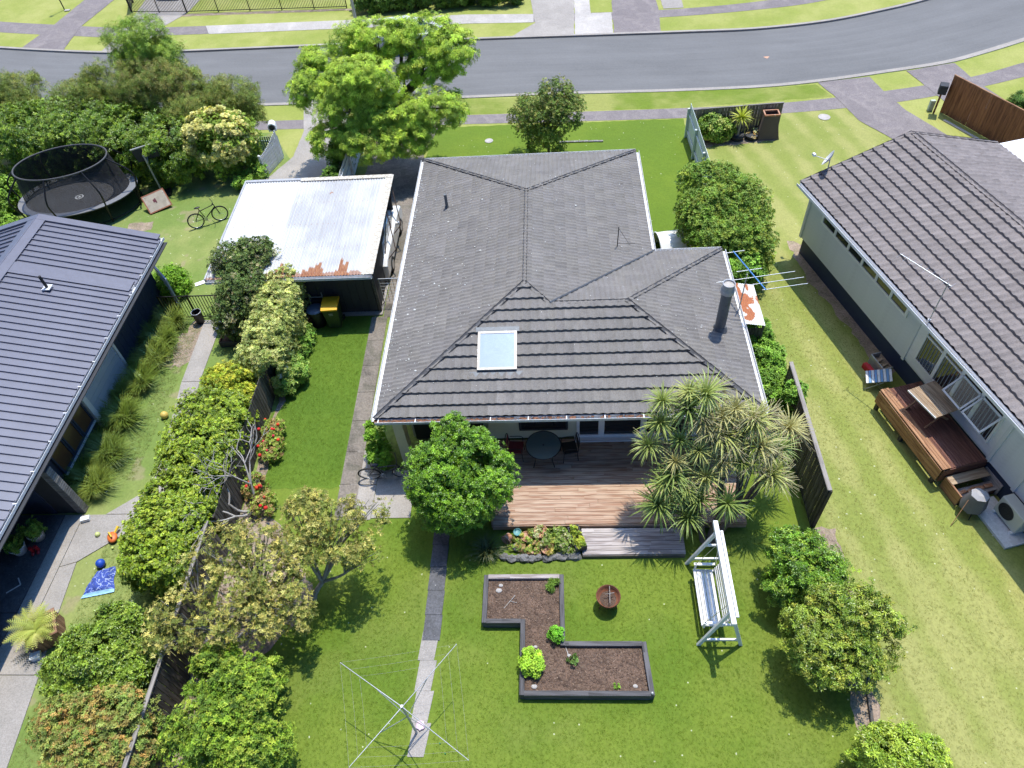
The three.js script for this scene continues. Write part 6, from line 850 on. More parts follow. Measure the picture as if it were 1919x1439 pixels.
function chair(label, x, z, turn, mat) { const T = thing('patio_chair', label, 'chair', [x, 0.302, z], turn, 'chairs round the glass table'); mesh('seat', triUV(cbox(0.44, 0.03, 0.44, 0, 0.42, 0)), mat, T); mesh('backrest', tube([[-0.22, 0.43, -0.22], [-0.2, 0.85, -0.27], [0, 0.93, -0.29], [0.2, 0.85, -0.27], [0.22, 0.43, -0.22]], 0.014, 20), M.blackMetal, T); mesh('back_sling', box(0.38, 0.42, 0.012, 0, 0.66, -0.255), mat, T); for (const a of [-1, 1]) for (const b of [-1, 1]) mesh('leg', rod([a * 0.23, 0, b * 0.23], [a * 0.21, 0.42, b * 0.2], 0.012), M.blackMetal, T); for (const a of [-1, 1]) mesh('armrest', tube([[a * 0.23, 0.42, 0.2], [a * 0.24, 0.64, 0.18], [a * 0.24, 0.64, -0.2]], 0.012, 12), M.blackMetal, T); return T; }
chair('dark patio chair right of the round glass table', 0.28, -12.85, -1.4, M.black); chair('patio chair with red cushion left of the round glass table', -1.35, -12.9, 1.5, std({ color: [0.2, 0.03, 0.03], roughness: 0.9 }));
// bicycles
function bicycle(label, x, z, turn, lean, mat, tyreMat = M.rubber) {
  const T = thing('bicycle', label, 'bicycle', [x, 0, z], turn), B = new THREE.Group(); const P = [];
  const add = (n, g, m) => { g = g.index ? g.toNonIndexed() : g; g.rotateX(lean); return mesh(n, g, m, T); };
  for (const s of [-0.53, 0.53]) { const w = add('wheel', new THREE.TorusGeometry(0.31, 0.014, 8, 32).translate(s, 0.34, 0), M.steel); mesh('tyre', new THREE.TorusGeometry(0.335, 0.026, 8, 32).translate(s, 0.345, 0).rotateX(lean), tyreMat, w); const sp = []; for (let i = 0; i < 12; i++) { const a = i * 0.524; sp.push(rod([s, 0.34, 0], [s + Math.cos(a) * 0.3, 0.34 + Math.sin(a) * 0.3, 0], 0.003, 0.003, 4)); } mesh('spokes', bars(sp).rotateX(lean), M.steel, w); }
  add('frame', bars([rod([0.45, 0.72, 0], [-0.1, 0.32, 0], 0.022), rod([0.42, 0.82, 0], [-0.2, 0.72, 0], 0.019), rod([-0.24, 0.86, 0], [-0.1, 0.32, 0], 0.018), rod([-0.53, 0.34, 0.04], [-0.1, 0.32, 0.03], 0.012), rod([-0.53, 0.34, 0.04], [-0.22, 0.76, 0.02], 0.011), rod([-0.53, 0.34, -0.04], [-0.22, 0.76, -0.02], 0.011)]), mat);
  add('fork', bars([rod([0.41, 0.9, 0], [0.45, 0.68, 0], 0.02), rod([0.45, 0.7, 0.05], [0.53, 0.34, 0.05], 0.016), rod([0.45, 0.7, -0.05], [0.53, 0.34, -0.05], 0.016)]), M.black);
  add('handlebar', tube([[0.36, 0.98, -0.34], [0.42, 0.96, -0.1], [0.42, 0.96, 0.1], [0.36, 0.98, 0.34]], 0.014, 14), M.black);
  add('saddle', new THREE.SphereGeometry(0.12, 12, 8).scale(1.15, 0.3, 0.55).translate(-0.26, 0.9, 0), M.black);
  add('crank', bars([new THREE.CylinderGeometry(0.09, 0.09, 0.012, 20).rotateX(Math.PI / 2).translate(-0.1, 0.32, 0.06), rod([-0.1, 0.32, 0.08], [-0.02, 0.18, 0.08], 0.01), rod([-0.1, 0.32, -0.08], [-0.18, 0.46, -0.08], 0.01)]), M.steel);
  return T;
}
bicycle('black bicycle standing on the left lawn near the iron garage', -15.25, -25.95, 0.5, -0.1, M.black);
bicycle('black bicycle parked by the porch post under the glossy tree', -5.35, -12.35, 0.05, 0.14, M.charcoal);
// bins and the rusty tricycle by the garage
{ const T = thing('wheelie_bin', 'dark green wheelie bin with bright yellow lid by the garage', 'bin', [-8.3, 0, -19.3], 0.06); const bod = (() => { const g = new THREE.BoxGeometry(0.56, 0.92, 0.62), p = g.attributes.position; for (let i = 0; i < p.count; i++) if (p.getY(i) < 0) { p.setX(i, p.getX(i) * 0.8); p.setZ(i, p.getZ(i) * 0.78); } g.translate(0, 0.52, 0); g.computeVertexNormals(); return triUV(g); })(); const green = std({ map: mottled([0.035, 0.06, 0.022], 0.1, { N: 64 }), roughness: 0.55 });
  mesh('body', bod, green, T); mesh('rim', triUV(cbox(0.6, 0.05, 0.66, 0, 0.985, 0, 0.012)), green, T); const lid = mesh('lid', (() => { const s = new THREE.Shape(); s.moveTo(-0.34, 0); s.lineTo(0.36, 0); s.lineTo(0.36, 0.04); s.quadraticCurveTo(0, 0.13, -0.34, 0.06); const g = new THREE.ExtrudeGeometry(s, { depth: 0.58, bevelEnabled: true, bevelSize: 0.012, bevelThickness: 0.012, bevelSegments: 2 }); g.translate(0, 0, -0.29); g.rotateY(-Math.PI / 2); return triUV(g.translate(0, 1.01, 0)); })(), std({ color: [0.72, 0.4, 0.012], roughness: 0.45 }), T); mesh('handle', bars([box(0.5, 0.03, 0.03, 0, 1.0, -0.38), box(0.03, 0.03, 0.08, -0.2, 1.0, -0.35), box(0.03, 0.03, 0.08, 0.2, 1.0, -0.35)]), green, T); for (const s of [-1, 1]) mesh('wheel', new THREE.CylinderGeometry(0.1, 0.1, 0.05, 16).rotateZ(Math.PI / 2).translate(s * 0.26, 0.1, -0.27), M.rubber, T); mesh('stamp', bars([box(0.16, 0.035, 0.006, 0, 0.8, 0.305), box(0.16, 0.018, 0.006, 0, 0.72, 0.295)]), M.concretePale, T); }
{ const T = thing('round_bin', 'black round bin with grey-blue lid beside the yellow lidded bin', 'bin', [-8.95, 0, -19.32]); mesh('body', lathe([[0.001, 0], [0.24, 0], [0.3, 0.78], [0.001, 0.78]], 24), M.black, T); mesh('lid', lathe([[0.001, 0.86], [0.2, 0.85], [0.31, 0.8], [0.32, 0.77], [0.001, 0.77]], 24), std({ color: [0.1, 0.13, 0.19], roughness: 0.4 }), T); }
{ const T = thing('folded_chair', 'grey folded metal chair leaning on the garage wall', 'chair', [-8.95, 0, -19.74]); mesh('frame', bars([rod([-0.26, 0, 0.05], [-0.24, 1.15, -0.07], 0.016), rod([0.26, 0, 0.05], [0.24, 1.15, -0.07], 0.016), rod([-0.25, 0.95, -0.05], [0.25, 0.95, -0.05], 0.02), rod([-0.25, 0.3, 0.02], [0.25, 0.3, 0.02], 0.014)]), M.galv, T); mesh('sling', box(0.46, 0.5, 0.012, 0, 0.62, -0.01), M.charcoal, T); }
{ const rd = std({ map: mottled([0.28, 0.09, 0.05], 0.3, { blot: 9, N: 64 }), roughness: 0.8 }), T = thing('rusty_tricycle', 'rusty red tricycle tucked under the variegated hedge', 'tricycle', [-9.3, 0, -18.95], 0.9); mesh('frame', bars([rod([-0.4, 0.3, 0], [0.35, 0.45, 0], 0.02), rod([0.35, 0.75, 0], [0.42, 0.25, 0], 0.018), rod([-0.4, 0.3, 0], [-0.2, 0.6, 0], 0.018), rod([-0.1, 0.35, 0], [0.36, 0.65, 0], 0.016), rod([-0.45, 0.2, -0.25], [-0.45, 0.2, 0.25], 0.016), rod([-0.45, 0.2, 0], [-0.4, 0.32, 0], 0.018)]), rd, T); mesh('handlebar', rod([0.33, 0.8, -0.25], [0.33, 0.8, 0.25], 0.014), rd, T); mesh('saddle', new THREE.SphereGeometry(0.1, 10, 8).scale(1.1, 0.35, 0.8).translate(-0.2, 0.63, 0), rd, T); for (const [x, y, z] of [[0.42, 0.22, 0], [-0.45, 0.2, 0.28], [-0.45, 0.2, -0.28]]) mesh('wheel', new THREE.TorusGeometry(0.18, 0.022, 8, 24).translate(x, y, z), M.rubber, T); }
// ---------- left neighbour's things
{ // trampoline
  const T = thing('trampoline', 'large oval black trampoline with safety net on the left lawn', 'trampoline', [-21.6, 0, -27.5], 0.22), a = 2.55, b = 1.75, H = 0.85, ring = (s, y, n = 28) => Array.from({ length: n }, (_, i) => { const t = i / n * 6.2832; return [Math.cos(t) * a * s, y, Math.sin(t) * b * s]; });
  const disc = (s, y) => { const sh = new THREE.Shape(); sh.absellipse(0, 0, a * s, b * s, 0, Math.PI * 2); const g = new THREE.ShapeGeometry(sh, 24); g.rotateX(-Math.PI / 2); g.translate(0, y, 0); return triUV(g); };
  mesh('mat', disc(0.9, H + 0.01), std({ map: mottled([0.09, 0.09, 0.098], 0.15, { N: 128 }), roughness: 0.8 }), T);
  const pad = new THREE.Shape(); pad.absellipse(0, 0, a * 1.03, b * 1.04, 0, Math.PI * 2); const hole = new THREE.Path(); hole.absellipse(0, 0, a * 0.89, b * 0.87, 0, Math.PI * 2, true); pad.holes.push(hole);
  mesh('edge_pad', triUV(new THREE.ExtrudeGeometry(pad, { depth: 0.03, bevelEnabled: false, curveSegments: 28 }).rotateX(-Math.PI / 2).translate(0, H + 0.02, 0)), std({ color: [0.17, 0.175, 0.19], roughness: 0.7 }), T);
  mesh('base_ring', tube(ring(0.98, 0.12), 0.03, 60, 6, true), M.blackMetal, T); mesh('rim_ring', tube(ring(1.0, H - 0.02), 0.03, 60, 6, true), M.blackMetal, T);
  const top = ring(0.78, 2.45, 32); mesh('top_ring', tube(top, 0.04, 70, 6, true), std({ color: [0.06, 0.062, 0.068], roughness: 0.7 }), T);
  for (let i = 0; i < 8; i++) { const t = i / 8 * 6.2832 + 0.2, c = Math.cos(t) * a, s = Math.sin(t) * b; mesh('pole', tube([[c * 0.99, 0.05, s * 0.99], [c * 1.06, H, s * 1.06], [c * 1.12, 1.6, s * 1.12], [c * 0.79, 2.45, s * 0.79]], 0.038, 18), M.blackMetal, T); mesh('leg', tube([[c * 0.99, 0.02, s * 0.99], [c * 1.0, H, s * 1.0]], 0.025, 6), M.blackMetal, T); }
  const pos = [], uv = [], nS = 40; for (let i = 0; i < nS; i++) { const t0 = i / nS * 6.2832, t1 = (i + 1) / nS * 6.2832, P = (t, y, s) => [Math.cos(t) * a * s, y, Math.sin(t) * b * s]; const A = P(t0, H + 0.04, 0.89), B = P(t1, H + 0.04, 0.89), C = P(t1, 2.43, 0.78), D = P(t0, 2.43, 0.78); pos.push(...A, ...B, ...C, ...A, ...C, ...D); const u0 = t0 * 30, u1 = t1 * 30; uv.push(u0, 0, u1, 0, u1, 26, u0, 0, u1, 26, u0, 26); }
  const ng = new THREE.BufferGeometry(); ng.setAttribute('position', new THREE.Float32BufferAttribute(pos, 3)); ng.setAttribute('uv', new THREE.Float32BufferAttribute(uv, 2)); ng.computeVertexNormals();
  mesh('safety_net', ng, std({ color: [0.02, 0.02, 0.022], roughness: 0.9, transparent: true, alphaTest: 0, alphaMap: texG(64, (u, v) => (u % 0.25 < 0.115 || v % 0.25 < 0.115 ? 1 : 0)) }), T);
  mesh('print', triUV(new THREE.RingGeometry(0.13, 0.19, 28).rotateX(-Math.PI / 2).translate(0.1, H + 0.018, 0.35)), M.whiteWorn, T); mesh('print', triUV(new THREE.CircleGeometry(0.07, 16).rotateX(-Math.PI / 2).translate(0.1, H + 0.018, 0.35)), M.whiteWorn, T);
}
{ // basketball stand and a board leaning at its foot
  const T = thing('basketball_stand', 'basketball stand with dark backboard beside the trampoline', 'basketball hoop', [-18.3, 0, -28.4], 0.35);
  mesh('pole', bars([rod([0, 0, 0], [-0.02, 2.05, 0], 0.045, 0.04, 10)]), M.galv, T); mesh('base', bars([box(0.75, 0.12, 0.55, 0, 0.06, 0)]), M.black, T);
  const bb = new THREE.Group(); bb.name = 'backboard'; bb.position.set(0.05, 2.0, -0.3); bb.rotation.set(0.1, 0, 0.1); T.add(bb); mesh('board', triUV(cbox(1.0, 0.66, 0.03), 1), M.charcoal, bb); mesh('top_bar', bars([box(1.04, 0.05, 0.06, 0, 0.34, 0)]), M.galv, bb);
  mesh('rim', new THREE.TorusGeometry(0.22, 0.012, 8, 24).rotateX(Math.PI / 2).translate(0.05, 1.75, -0.55), M.black, T); mesh('brace', bars([rod([0, 1.6, 0], [0.05, 1.9, -0.28], 0.015)]), M.galv, T);
  const B = thing('leaning_board', 'pale board with brown frame leaning at the foot of the basketball stand', 'board', [-18.1, 0, -27.35], 0.5); B.rotation.order = 'YXZ';
  const q = new THREE.Group(); q.name = 'panel'; q.position.set(0, 0.36, 0); q.rotation.set(-0.85, 0, 0.12); B.add(q);
  mesh('board', triUV(cbox(1.0, 0.82, 0.03), 1), std({ map: mottled([0.4, 0.34, 0.26], 0.12, { blot: 6, blotAmp: 0.25, N: 128 }), roughness: 0.6 }), q); mesh('border', bars([box(1.04, 0.05, 0.04, 0, 0.41, 0), box(1.04, 0.05, 0.04, 0, -0.41, 0), box(0.05, 0.78, 0.04, 0.5, 0, 0), box(0.05, 0.78, 0.04, -0.5, 0, 0)]), std({ color: [0.28, 0.1, 0.05], roughness: 0.7 }), q); mesh('print', bars([box(0.14, 0.14, 0.005, -0.06, 0.05, 0.019), box(0.05, 0.22, 0.005, -0.02, 0.04, 0.0225)]), std({ color: [0.12, 0.03, 0.04] }), q);
  mesh('prop_leg', bars([rod([-0.4, 0, -0.55], [-0.4, 0.6, -0.2], 0.015), rod([0.4, 0, -0.55], [0.4, 0.6, -0.2], 0.015)]), M.galv, B);
}
one('flat_paper', 'white scrap lying on the lawn beside the dark flowering shrub', 'litter', box(0.4, 0.02, 0.22).rotateY(0.5).translate(-14.45, 0.03, -21.9), M.white);
{ const T = thing('litter_bin', 'small black litter bin standing at the railing gate', 'bin', [-13.68, 0, -19.62]); mesh('body', lathe([[0.001, 0], [0.15, 0], [0.19, 0.55], [0.17, 0.55], [0.15, 0.1], [0.001, 0.1]], 20), M.black, T); mesh('rim', new THREE.TorusGeometry(0.18, 0.014, 8, 24).rotateX(Math.PI / 2).translate(0, 0.55, 0), M.galv, T); }
function ball(label, x, z, r, c) { const g = new THREE.SphereGeometry(r, 24, 16); one('ball', label, 'ball', g, std({ map: mottled(c, 0.1, { blot: 6, N: 64 }), roughness: 0.5 }), 'balls on the left lawn').position.set(x, r + 0.01, z); }
ball('yellow ball on the grass strip beside the left path', -13.45, -14.95, 0.13, [0.62, 0.45, 0.1]);
ball('pale green ball on the concrete path near the orange toy', -13.95, -10.42, 0.075, [0.55, 0.6, 0.22]);
ball('tiny yellow-green ball on the grass below the orange toy', -13.32, -9.98, 0.04, [0.5, 0.58, 0.15]);
{ const T = thing('orange_toy', 'orange and yellow plastic toy on the path edge', 'toy', [-13.42, 0.04, -10.3], 0.6); const or = std({ color: [0.62, 0.15, 0.03], roughness: 0.5 }); mesh('body', new THREE.SphereGeometry(0.16, 18, 12).scale(0.9, 0.55, 1.25).translate(0, 0.08, 0), or, T); mesh('handle', tube([[-0.05, 0.14, -0.16], [0, 0.26, -0.05], [0.02, 0.22, 0.1]], 0.025, 14), std({ color: [0.75, 0.5, 0.04], roughness: 0.5 }), T); mesh('spout', rod([0.1, 0.1, -0.1], [0.26, 0.16, -0.22], 0.03, 0.045, 12), std({ color: [0.75, 0.5, 0.04], roughness: 0.5 }), T); }
{ // blue cloth with a ball
  const n = 40, g = new THREE.PlaneGeometry(1, 1, n, n), p = g.attributes.position; for (let i = 0; i < p.count; i++) { const u = p.getX(i) + 0.5, v = 0.5 - p.getY(i); const w = 0.5 + 0.42 * v; const x = (u - 0.5) * w + 0.02 * Math.sin(v * 9), z = v * 0.82 + (u - 0.5) * -0.12, e = Math.min(u, 1 - u, v * 1.5, 1 - v) * 4; const y = 0.03 + 0.2 * sm(clamp(e)) * (1 - 0.55 * v) * (0.75 + 0.5 * vn(u * 7, v * 7)) + 0.02 * vn(u * 16, v * 16); p.setXYZ(i, x, y, z); } g.computeVertexNormals();
  const t = tex(256, (u, v) => { const k = Math.abs(fbm(u * 7 + 2 * fbm(u * 4, v * 4, 2), v * 9, 3) - 0.5); return v < 0.13 ? [0.32, 0.55, 0.72] : k < 0.035 ? [0.35, 0.42, 0.62] : mix3([0.03, 0.06, 0.3], [0.06, 0.1, 0.36], vn(u * 30, v * 30)); });
  const T = thing('printed_cloth', 'blue printed cloth with pale blue hem heaped on the left lawn', 'cloth', [-13.25, 0, -9.32], 0.08); mesh('cloth', g, std({ map: t, roughness: 0.9 }), T);
  one('ball', 'royal blue ball at the top of the blue printed cloth', 'ball', new THREE.SphereGeometry(0.13, 24, 16), std({ map: mottled([0.015, 0.07, 0.4], 0.15, { N: 64 }), roughness: 0.5 }), 'balls on the left lawn').position.set(-13.42, 0.145, -9.44);
}
{ // fern planter
  const T = thing('fern_planter', 'timber box planter with a yellow-green fern on the patio edge', 'planter', [-14.0, 0.04, -7.35], 0.55); for (let i = 0; i < 6; i++) { for (const s of [-1, 1]) { plank(T, 'board', [-0.3 + i * 0.12, 0.27, s * 0.36], [0.115, 0.54, 0.025], M.planterWood, 1); plank(T, 'board', [s * 0.37, 0.27, -0.3 + i * 0.12], [0.025, 0.54, 0.115], M.planterWood, 1); } } for (const s of [-1, 1]) { plank(T, 'top_rail', [0, 0.55, s * 0.36], [0.8, 0.03, 0.09], M.planterWood, 0); plank(T, 'top_rail', [s * 0.36, 0.552, 0], [0.09, 0.03, 0.62], M.planterWood, 2); } mesh('potting_soil', box(0.68, 0.03, 0.68, 0, 0.48, 0), M.soil, T);
  const frond = (L) => { const pos = []; for (let i = 0; i < 16; i++) { const t = i / 15, y = 0.75 * L * t - 0.75 * L * t * t, x = L * t, w = 0.2 * L * Math.sin(Math.PI * (0.12 + 0.85 * t)) + 0.01; for (const s of [-1, 1]) { pos.push(x, y, 0, x + 0.05 * L, y - 0.01, 0, x + 0.1 * L, y - 0.02 - 0.1 * w, s * w * 1.25); } } const g = new THREE.BufferGeometry(); g.setAttribute('position', new THREE.Float32BufferAttribute(pos, 3)); g.computeVertexNormals(); return g; };
  const fg = [frond(0.68), frond(0.52)], fm = [c3(0.46, 0.5, 0.08), c3(0.38, 0.44, 0.06), c3(0.55, 0.54, 0.13)].map((c) => new THREE.MeshPhysicalMaterial({ color: new THREE.Color().setRGB(...c), roughness: 0.7, transmission: 0.3, thickness: 0, side: THREE.DoubleSide })); for (let i = 0; i < 40; i++) { const o = mesh('frond', fg[i % 2], fm[i % 3], T); o.position.set(-0.1 + rr(-0.08, 0.08), 0.52, rr(-0.08, 0.08)); o.rotation.set(0, i * 2.4, rr(0.05, 0.75), 'YXZ'); }
}
{ const T = thing('white_tub', 'white plastic tub on the ground beside the fern planter', 'tub', [-14.1, 0.04, -6.75], 0.3); mesh('tub', (() => { const g = new THREE.BoxGeometry(0.26, 0.14, 0.18), p = g.attributes.position; for (let i = 0; i < p.count; i++) if (p.getY(i) < 0) p.setX(i, p.getX(i) * 0.8); g.computeVertexNormals(); return g.translate(0, 0.07, 0); })(), M.white, T); mesh('lid', triUV(cbox(0.28, 0.025, 0.2, 0, 0.152, 0)), M.white, T); }
{ const T = thing('timber_garden_box', 'low timber garden box at the foot of the dark flowering shrub', 'garden box', [-11.9, 0, -18.75]); plank(T, 'side_board', [0, 0.14, 0.5], [1.15, 0.26, 0.05], M.fenceWood, 0); plank(T, 'side_board', [-0.57, 0.14, 0], [0.05, 0.26, 1.0], M.planterWood, 2); plank(T, 'side_board', [0.57, 0.14, 0], [0.05, 0.26, 1.0], M.fenceWood, 2); plank(T, 'side_board', [0, 0.14, -0.5], [1.15, 0.26, 0.05], M.fenceWood, 0); mesh('potting_soil', box(1.08, 0.2, 0.94, 0, 0.1, 0), M.soil, T); }
// patio pots and clutter in the shade
[['white pot of dark foliage nearest the brick pier on the shaded patio', -15.75, -10.35], ['white pot of green foliage further along the shaded patio', -16.1, -9.9]].forEach(([l, x, z]) => pot('white_pot', l, x, 0.055, z, 0.24, 0.32, M.whiteWorn, { c: [c3(0.08, 0.15, 0.03), c3(0.12, 0.2, 0.04)], n: 160, h: 0.4, s: [0.8, 1.2] }));
{ const T = thing('red_gumboots', 'pair of red gumboots on the shaded patio', 'boots', [-15.62, 0.055, -9.85], 0.4); for (const x of [-0.07, 0.07]) mesh('boot', bars([rod([x, 0.02, -0.05], [x, 0.24, -0.05], 0.05, 0.055, 12), new THREE.SphereGeometry(0.06, 12, 8).scale(0.8, 0.6, 1.5).translate(x, 0.04, 0.03)]), std({ color: [0.4, 0.02, 0.025], roughness: 0.35 }), T); }
one('plastic_box', 'white plastic box on the path by the brick pier', 'box', cbox(0.26, 0.12, 0.16).rotateY(0.3).translate(-14.55, 0.1, -10.95), M.white);
{ const T = thing('bent_strip', 'thin white bent strip lying on the shaded patio', 'strip', [-15.75, 0.055, -8.7], 0.7); mesh('strip_arm', box(0.4, 0.02, 0.03, 0, 0.012, 0), M.whiteWorn, T); mesh('strip_arm', box(0.03, 0.02, 0.26, 0.2, 0.013, -0.14), M.whiteWorn, T); }
// ---------- right neighbour's things
{ // heat pump
  const T = thing('heat_pump', 'white heat pump unit with round grille beside the right house', 'heat pump', rw(0.08, 0, 12.75), RT); mesh('plinth', triUV(cbox(0.75, 0.1, 1.5, -0.15, 0.05, 0.0)), M.whiteWorn, T); const ca = mesh('casing', triUV(cbox(0.34, 0.66, 0.85, 0.05, 0.5, 0.05, 0.02)), std({ map: mottled([0.52, 0.53, 0.5], 0.04, { N: 64 }), roughness: 0.5 }), T); mesh('fan_recess', new THREE.CylinderGeometry(0.25, 0.25, 0.012, 28).rotateZ(Math.PI / 2).translate(-0.126, 0.52, -0.05), M.black, ca); for (let i = 0; i < 4; i++) mesh('grille_ring', new THREE.TorusGeometry(0.06 + i * 0.06, 0.006, 6, 28).rotateY(Math.PI / 2).translate(-0.136, 0.52, -0.05), M.charcoal, ca); for (const z of [-0.3, 0.4]) mesh('foot', box(0.34, 0.1, 0.08, 0, 0.14, z), M.white, T); }
{ const T = thing('kettle_barbecue', 'covered grey barbecue on the shaded grass below the steps', 'barbecue', rw(-0.62, 0, 12.2), RT); mesh('cover', (() => { const g = new THREE.CylinderGeometry(0.22, 0.32, 0.55, 7), p = g.attributes.position; for (let i = 0; i < p.count; i++) { p.setX(i, p.getX(i) * 1.15 + 0.02 * vn(p.getZ(i) * 9, p.getY(i) * 9)); } g.computeVertexNormals(); return g.translate(0, 0.58, 0); })(), std({ map: mottled([0.13, 0.13, 0.15], 0.15, { N: 64 }), roughness: 0.7 }), T); mesh('cover_top', new THREE.CylinderGeometry(0.1, 0.235, 0.06, 7).translate(0, 0.885, 0), std({ color: [0.3, 0.3, 0.32], roughness: 0.7 }), T); for (let i = 0; i < 3; i++) mesh('leg', rod([Math.cos(i * 2.1) * 0.3, 0, Math.sin(i * 2.1) * 0.3], [Math.cos(i * 2.1) * 0.18, 0.36, Math.sin(i * 2.1) * 0.18], 0.014), M.black, T); mesh('handle', bars([rod([-0.3, 0.72, 0], [-0.75, 0.05, 0.3], 0.01)]), M.orangeWood[0], T); }
one('red_crate', 'red plastic crate on the shaded grass above the red-brown deck', 'crate', bars([box(0.14, 0.2, 0.6, -0.28, 0.1, 0), box(0.14, 0.02, 0.6, 0, 0.02, 0)]).rotateY(RT + 0.1).translate(...rw(-0.1, 0.005, 6.75)), std({ color: [0.5, 0.02, 0.03], roughness: 0.5 }));
{ const T = thing('grey_box', 'pale grey open box of firewood against the right house', 'box', rw(0.02, 0, 6.7), RT); mesh('panel', triUV(cbox(0.35, 0.4, 0.04, 0, 0.2, 0.35)), M.galv, T); mesh('panel', triUV(cbox(0.04, 0.4, 0.7, -0.17, 0.2, 0)), M.galv, T); mesh('panel', triUV(cbox(0.35, 0.4, 0.04, 0, 0.2, -0.35)), M.galv, T); for (let i = 0; i < 7; i++) plank(T, 'log', [rr(-0.08, 0.1), 0.2 + 0.05 * (i % 3), -0.25 + i * 0.08], [0.28, 0.07, 0.07], M.tableWood, 0, [0, rr(-0.4, 0.4), 0]); }
{ const T = thing('lounger', 'blue and white striped folding lounger at the far end of the red-brown deck', 'lounger', rw(-0.45, 0, 7.3), RT - 0.5); for (let i = 0; i < 9; i++) plank(T, 'stripe_slat', [-0.35 + i * 0.08, 0.3 + i * 0.03, 0], [0.075, 0.02, 0.55], i % 2 ? std({ color: [0.16, 0.3, 0.5] }) : M.whiteWorn, 2, [0, 0, 0.35]); for (const z of [-0.27, 0.27]) { mesh('leg', rod([-0.35, 0, z], [0.1, 0.42, z], 0.014), M.steel, T); mesh('leg', rod([0.3, 0, z], [-0.1, 0.36, z], 0.014), M.steel, T); } }
{ const T = thing('roof_antenna', 'thin white television antenna at the eave of the brown tiled roof', 'aerial', rw(0.02, 0, 7.6), RT); mesh('mast', rod([0, 2.8, 0], [0, 4.5, 0], 0.016), M.galv, T); mesh('boom', rod([0.05, 4.45, 0.1], [-0.5, 4.5, -1.5], 0.012), M.steel, T); for (let i = 0; i < 9; i++) { const t = i / 8; mesh('element', rod([0.05 - 0.55 * t - 0.16, 4.46, 0.1 - 1.6 * t + 0.06], [0.05 - 0.55 * t + 0.16, 4.46, 0.1 - 1.6 * t - 0.06], 0.005, 0.005, 4), M.steel, T); } mesh('bracket', box(0.08, 0.3, 0.08, 0, 2.95, 0), M.galv, T); }
{ const T = thing('satellite_dish', 'small satellite dish at the far corner of the brown tiled roof', 'satellite dish', rw(0.95, 0, 0.06), RT); mesh('dish', lathe([[0.001, 0], [0.15, 0.02], [0.3, 0.09], [0.305, 0.1], [0.15, 0.035], [0.001, 0.012]], 24).rotateX(-1.1).rotateY(0.8).translate(0, 3.75, -0.05), M.whiteWorn, T); mesh('arm', bars([rod([0, 3.2, 0], [0, 3.75, -0.05], 0.02), rod([0, 3.7, -0.05], [-0.4, 3.75, -0.45], 0.014)]), M.galv, T); mesh('receiver', cbox(0.09, 0.09, 0.14, -0.4, 3.78, -0.46), M.white, T); }
{ const T = thing('letterbox', 'black letterbox on a post at the end of the brown fence', 'letterbox', [18.05, 0, -32.5], -0.4); mesh('post', box(0.08, 1.0, 0.08, 0, 0.5, 0), M.brownFence[2], T); mesh('box', triUV(cbox(0.36, 0.42, 0.42, 0, 1.2, 0, 0.015)), M.charcoal, T); mesh('slot', box(0.24, 0.03, 0.01, 0, 1.3, 0.213), M.black, T); }
{ const T = thing('letterbox', 'white hooded letterbox on the swept picket fence', 'letterbox', [-13.35, 0, -31.45], 0.2); mesh('post', box(0.08, 1.35, 0.08, 0, 0.675, 0), M.white, T); mesh('box', (() => { const s = new THREE.Shape(); s.moveTo(-0.18, 0); s.lineTo(0.18, 0); s.lineTo(0.18, 0.2); s.absarc(0, 0.2, 0.18, 0, Math.PI); const g = new THREE.ExtrudeGeometry(s, { depth: 0.4, bevelEnabled: false }); return triUV(g.translate(0, 1.35, -0.2)); })(), M.white, T); mesh('opening', new THREE.CircleGeometry(0.14, 20).translate(0, 1.53, 0.203), M.black, T); }
one('utility_box', 'small pale green utility box on the grass left of the brown fence', 'utility box', triUV(cbox(0.22, 0.5, 0.16, 0, 0.25, 0, 0.01)), std({ color: [0.42, 0.48, 0.4], roughness: 0.6 })).position.set(17.95, 0.01, -32.75);
{ const T = thing('wicker_pot', 'tall brown woven pot in front of the street fence', 'pot', [10.0, 0, -31.1], 0); const wm = std({ map: tex(128, (u, v) => { const k = 0.6 + 0.4 * Math.abs(Math.sin(v * 80)) * (0.6 + 0.4 * vn(u * 60, v * 60)); return [0.16 * k, 0.125 * k, 0.11 * k]; }), roughness: 0.9 }); mesh('pot', (() => { const g = new THREE.CylinderGeometry(0.42, 0.62, 1.15, 4, 6, true).rotateY(Math.PI / 4), p = g.attributes.position; for (let i = 0; i < p.count; i++) { const k = 1 + 0.12 * Math.pow(0.5 - p.getY(i) / 1.15, 3); p.setX(i, p.getX(i) * k); p.setZ(i, p.getZ(i) * 0.75 * k); } g.computeVertexNormals(); return g.translate(0, 0.575, 0); })(), wm, T); mesh('rim', bars([box(0.7, 0.07, 0.06, 0, 1.17, 0.22), box(0.7, 0.07, 0.06, 0, 1.17, -0.22), box(0.06, 0.07, 0.4, 0.32, 1.17, 0), box(0.06, 0.07, 0.4, -0.32, 1.17, 0)]), M.terracotta, T); mesh('potting_soil', box(0.55, 0.02, 0.38, 0, 1.0, 0), M.soil, T); }
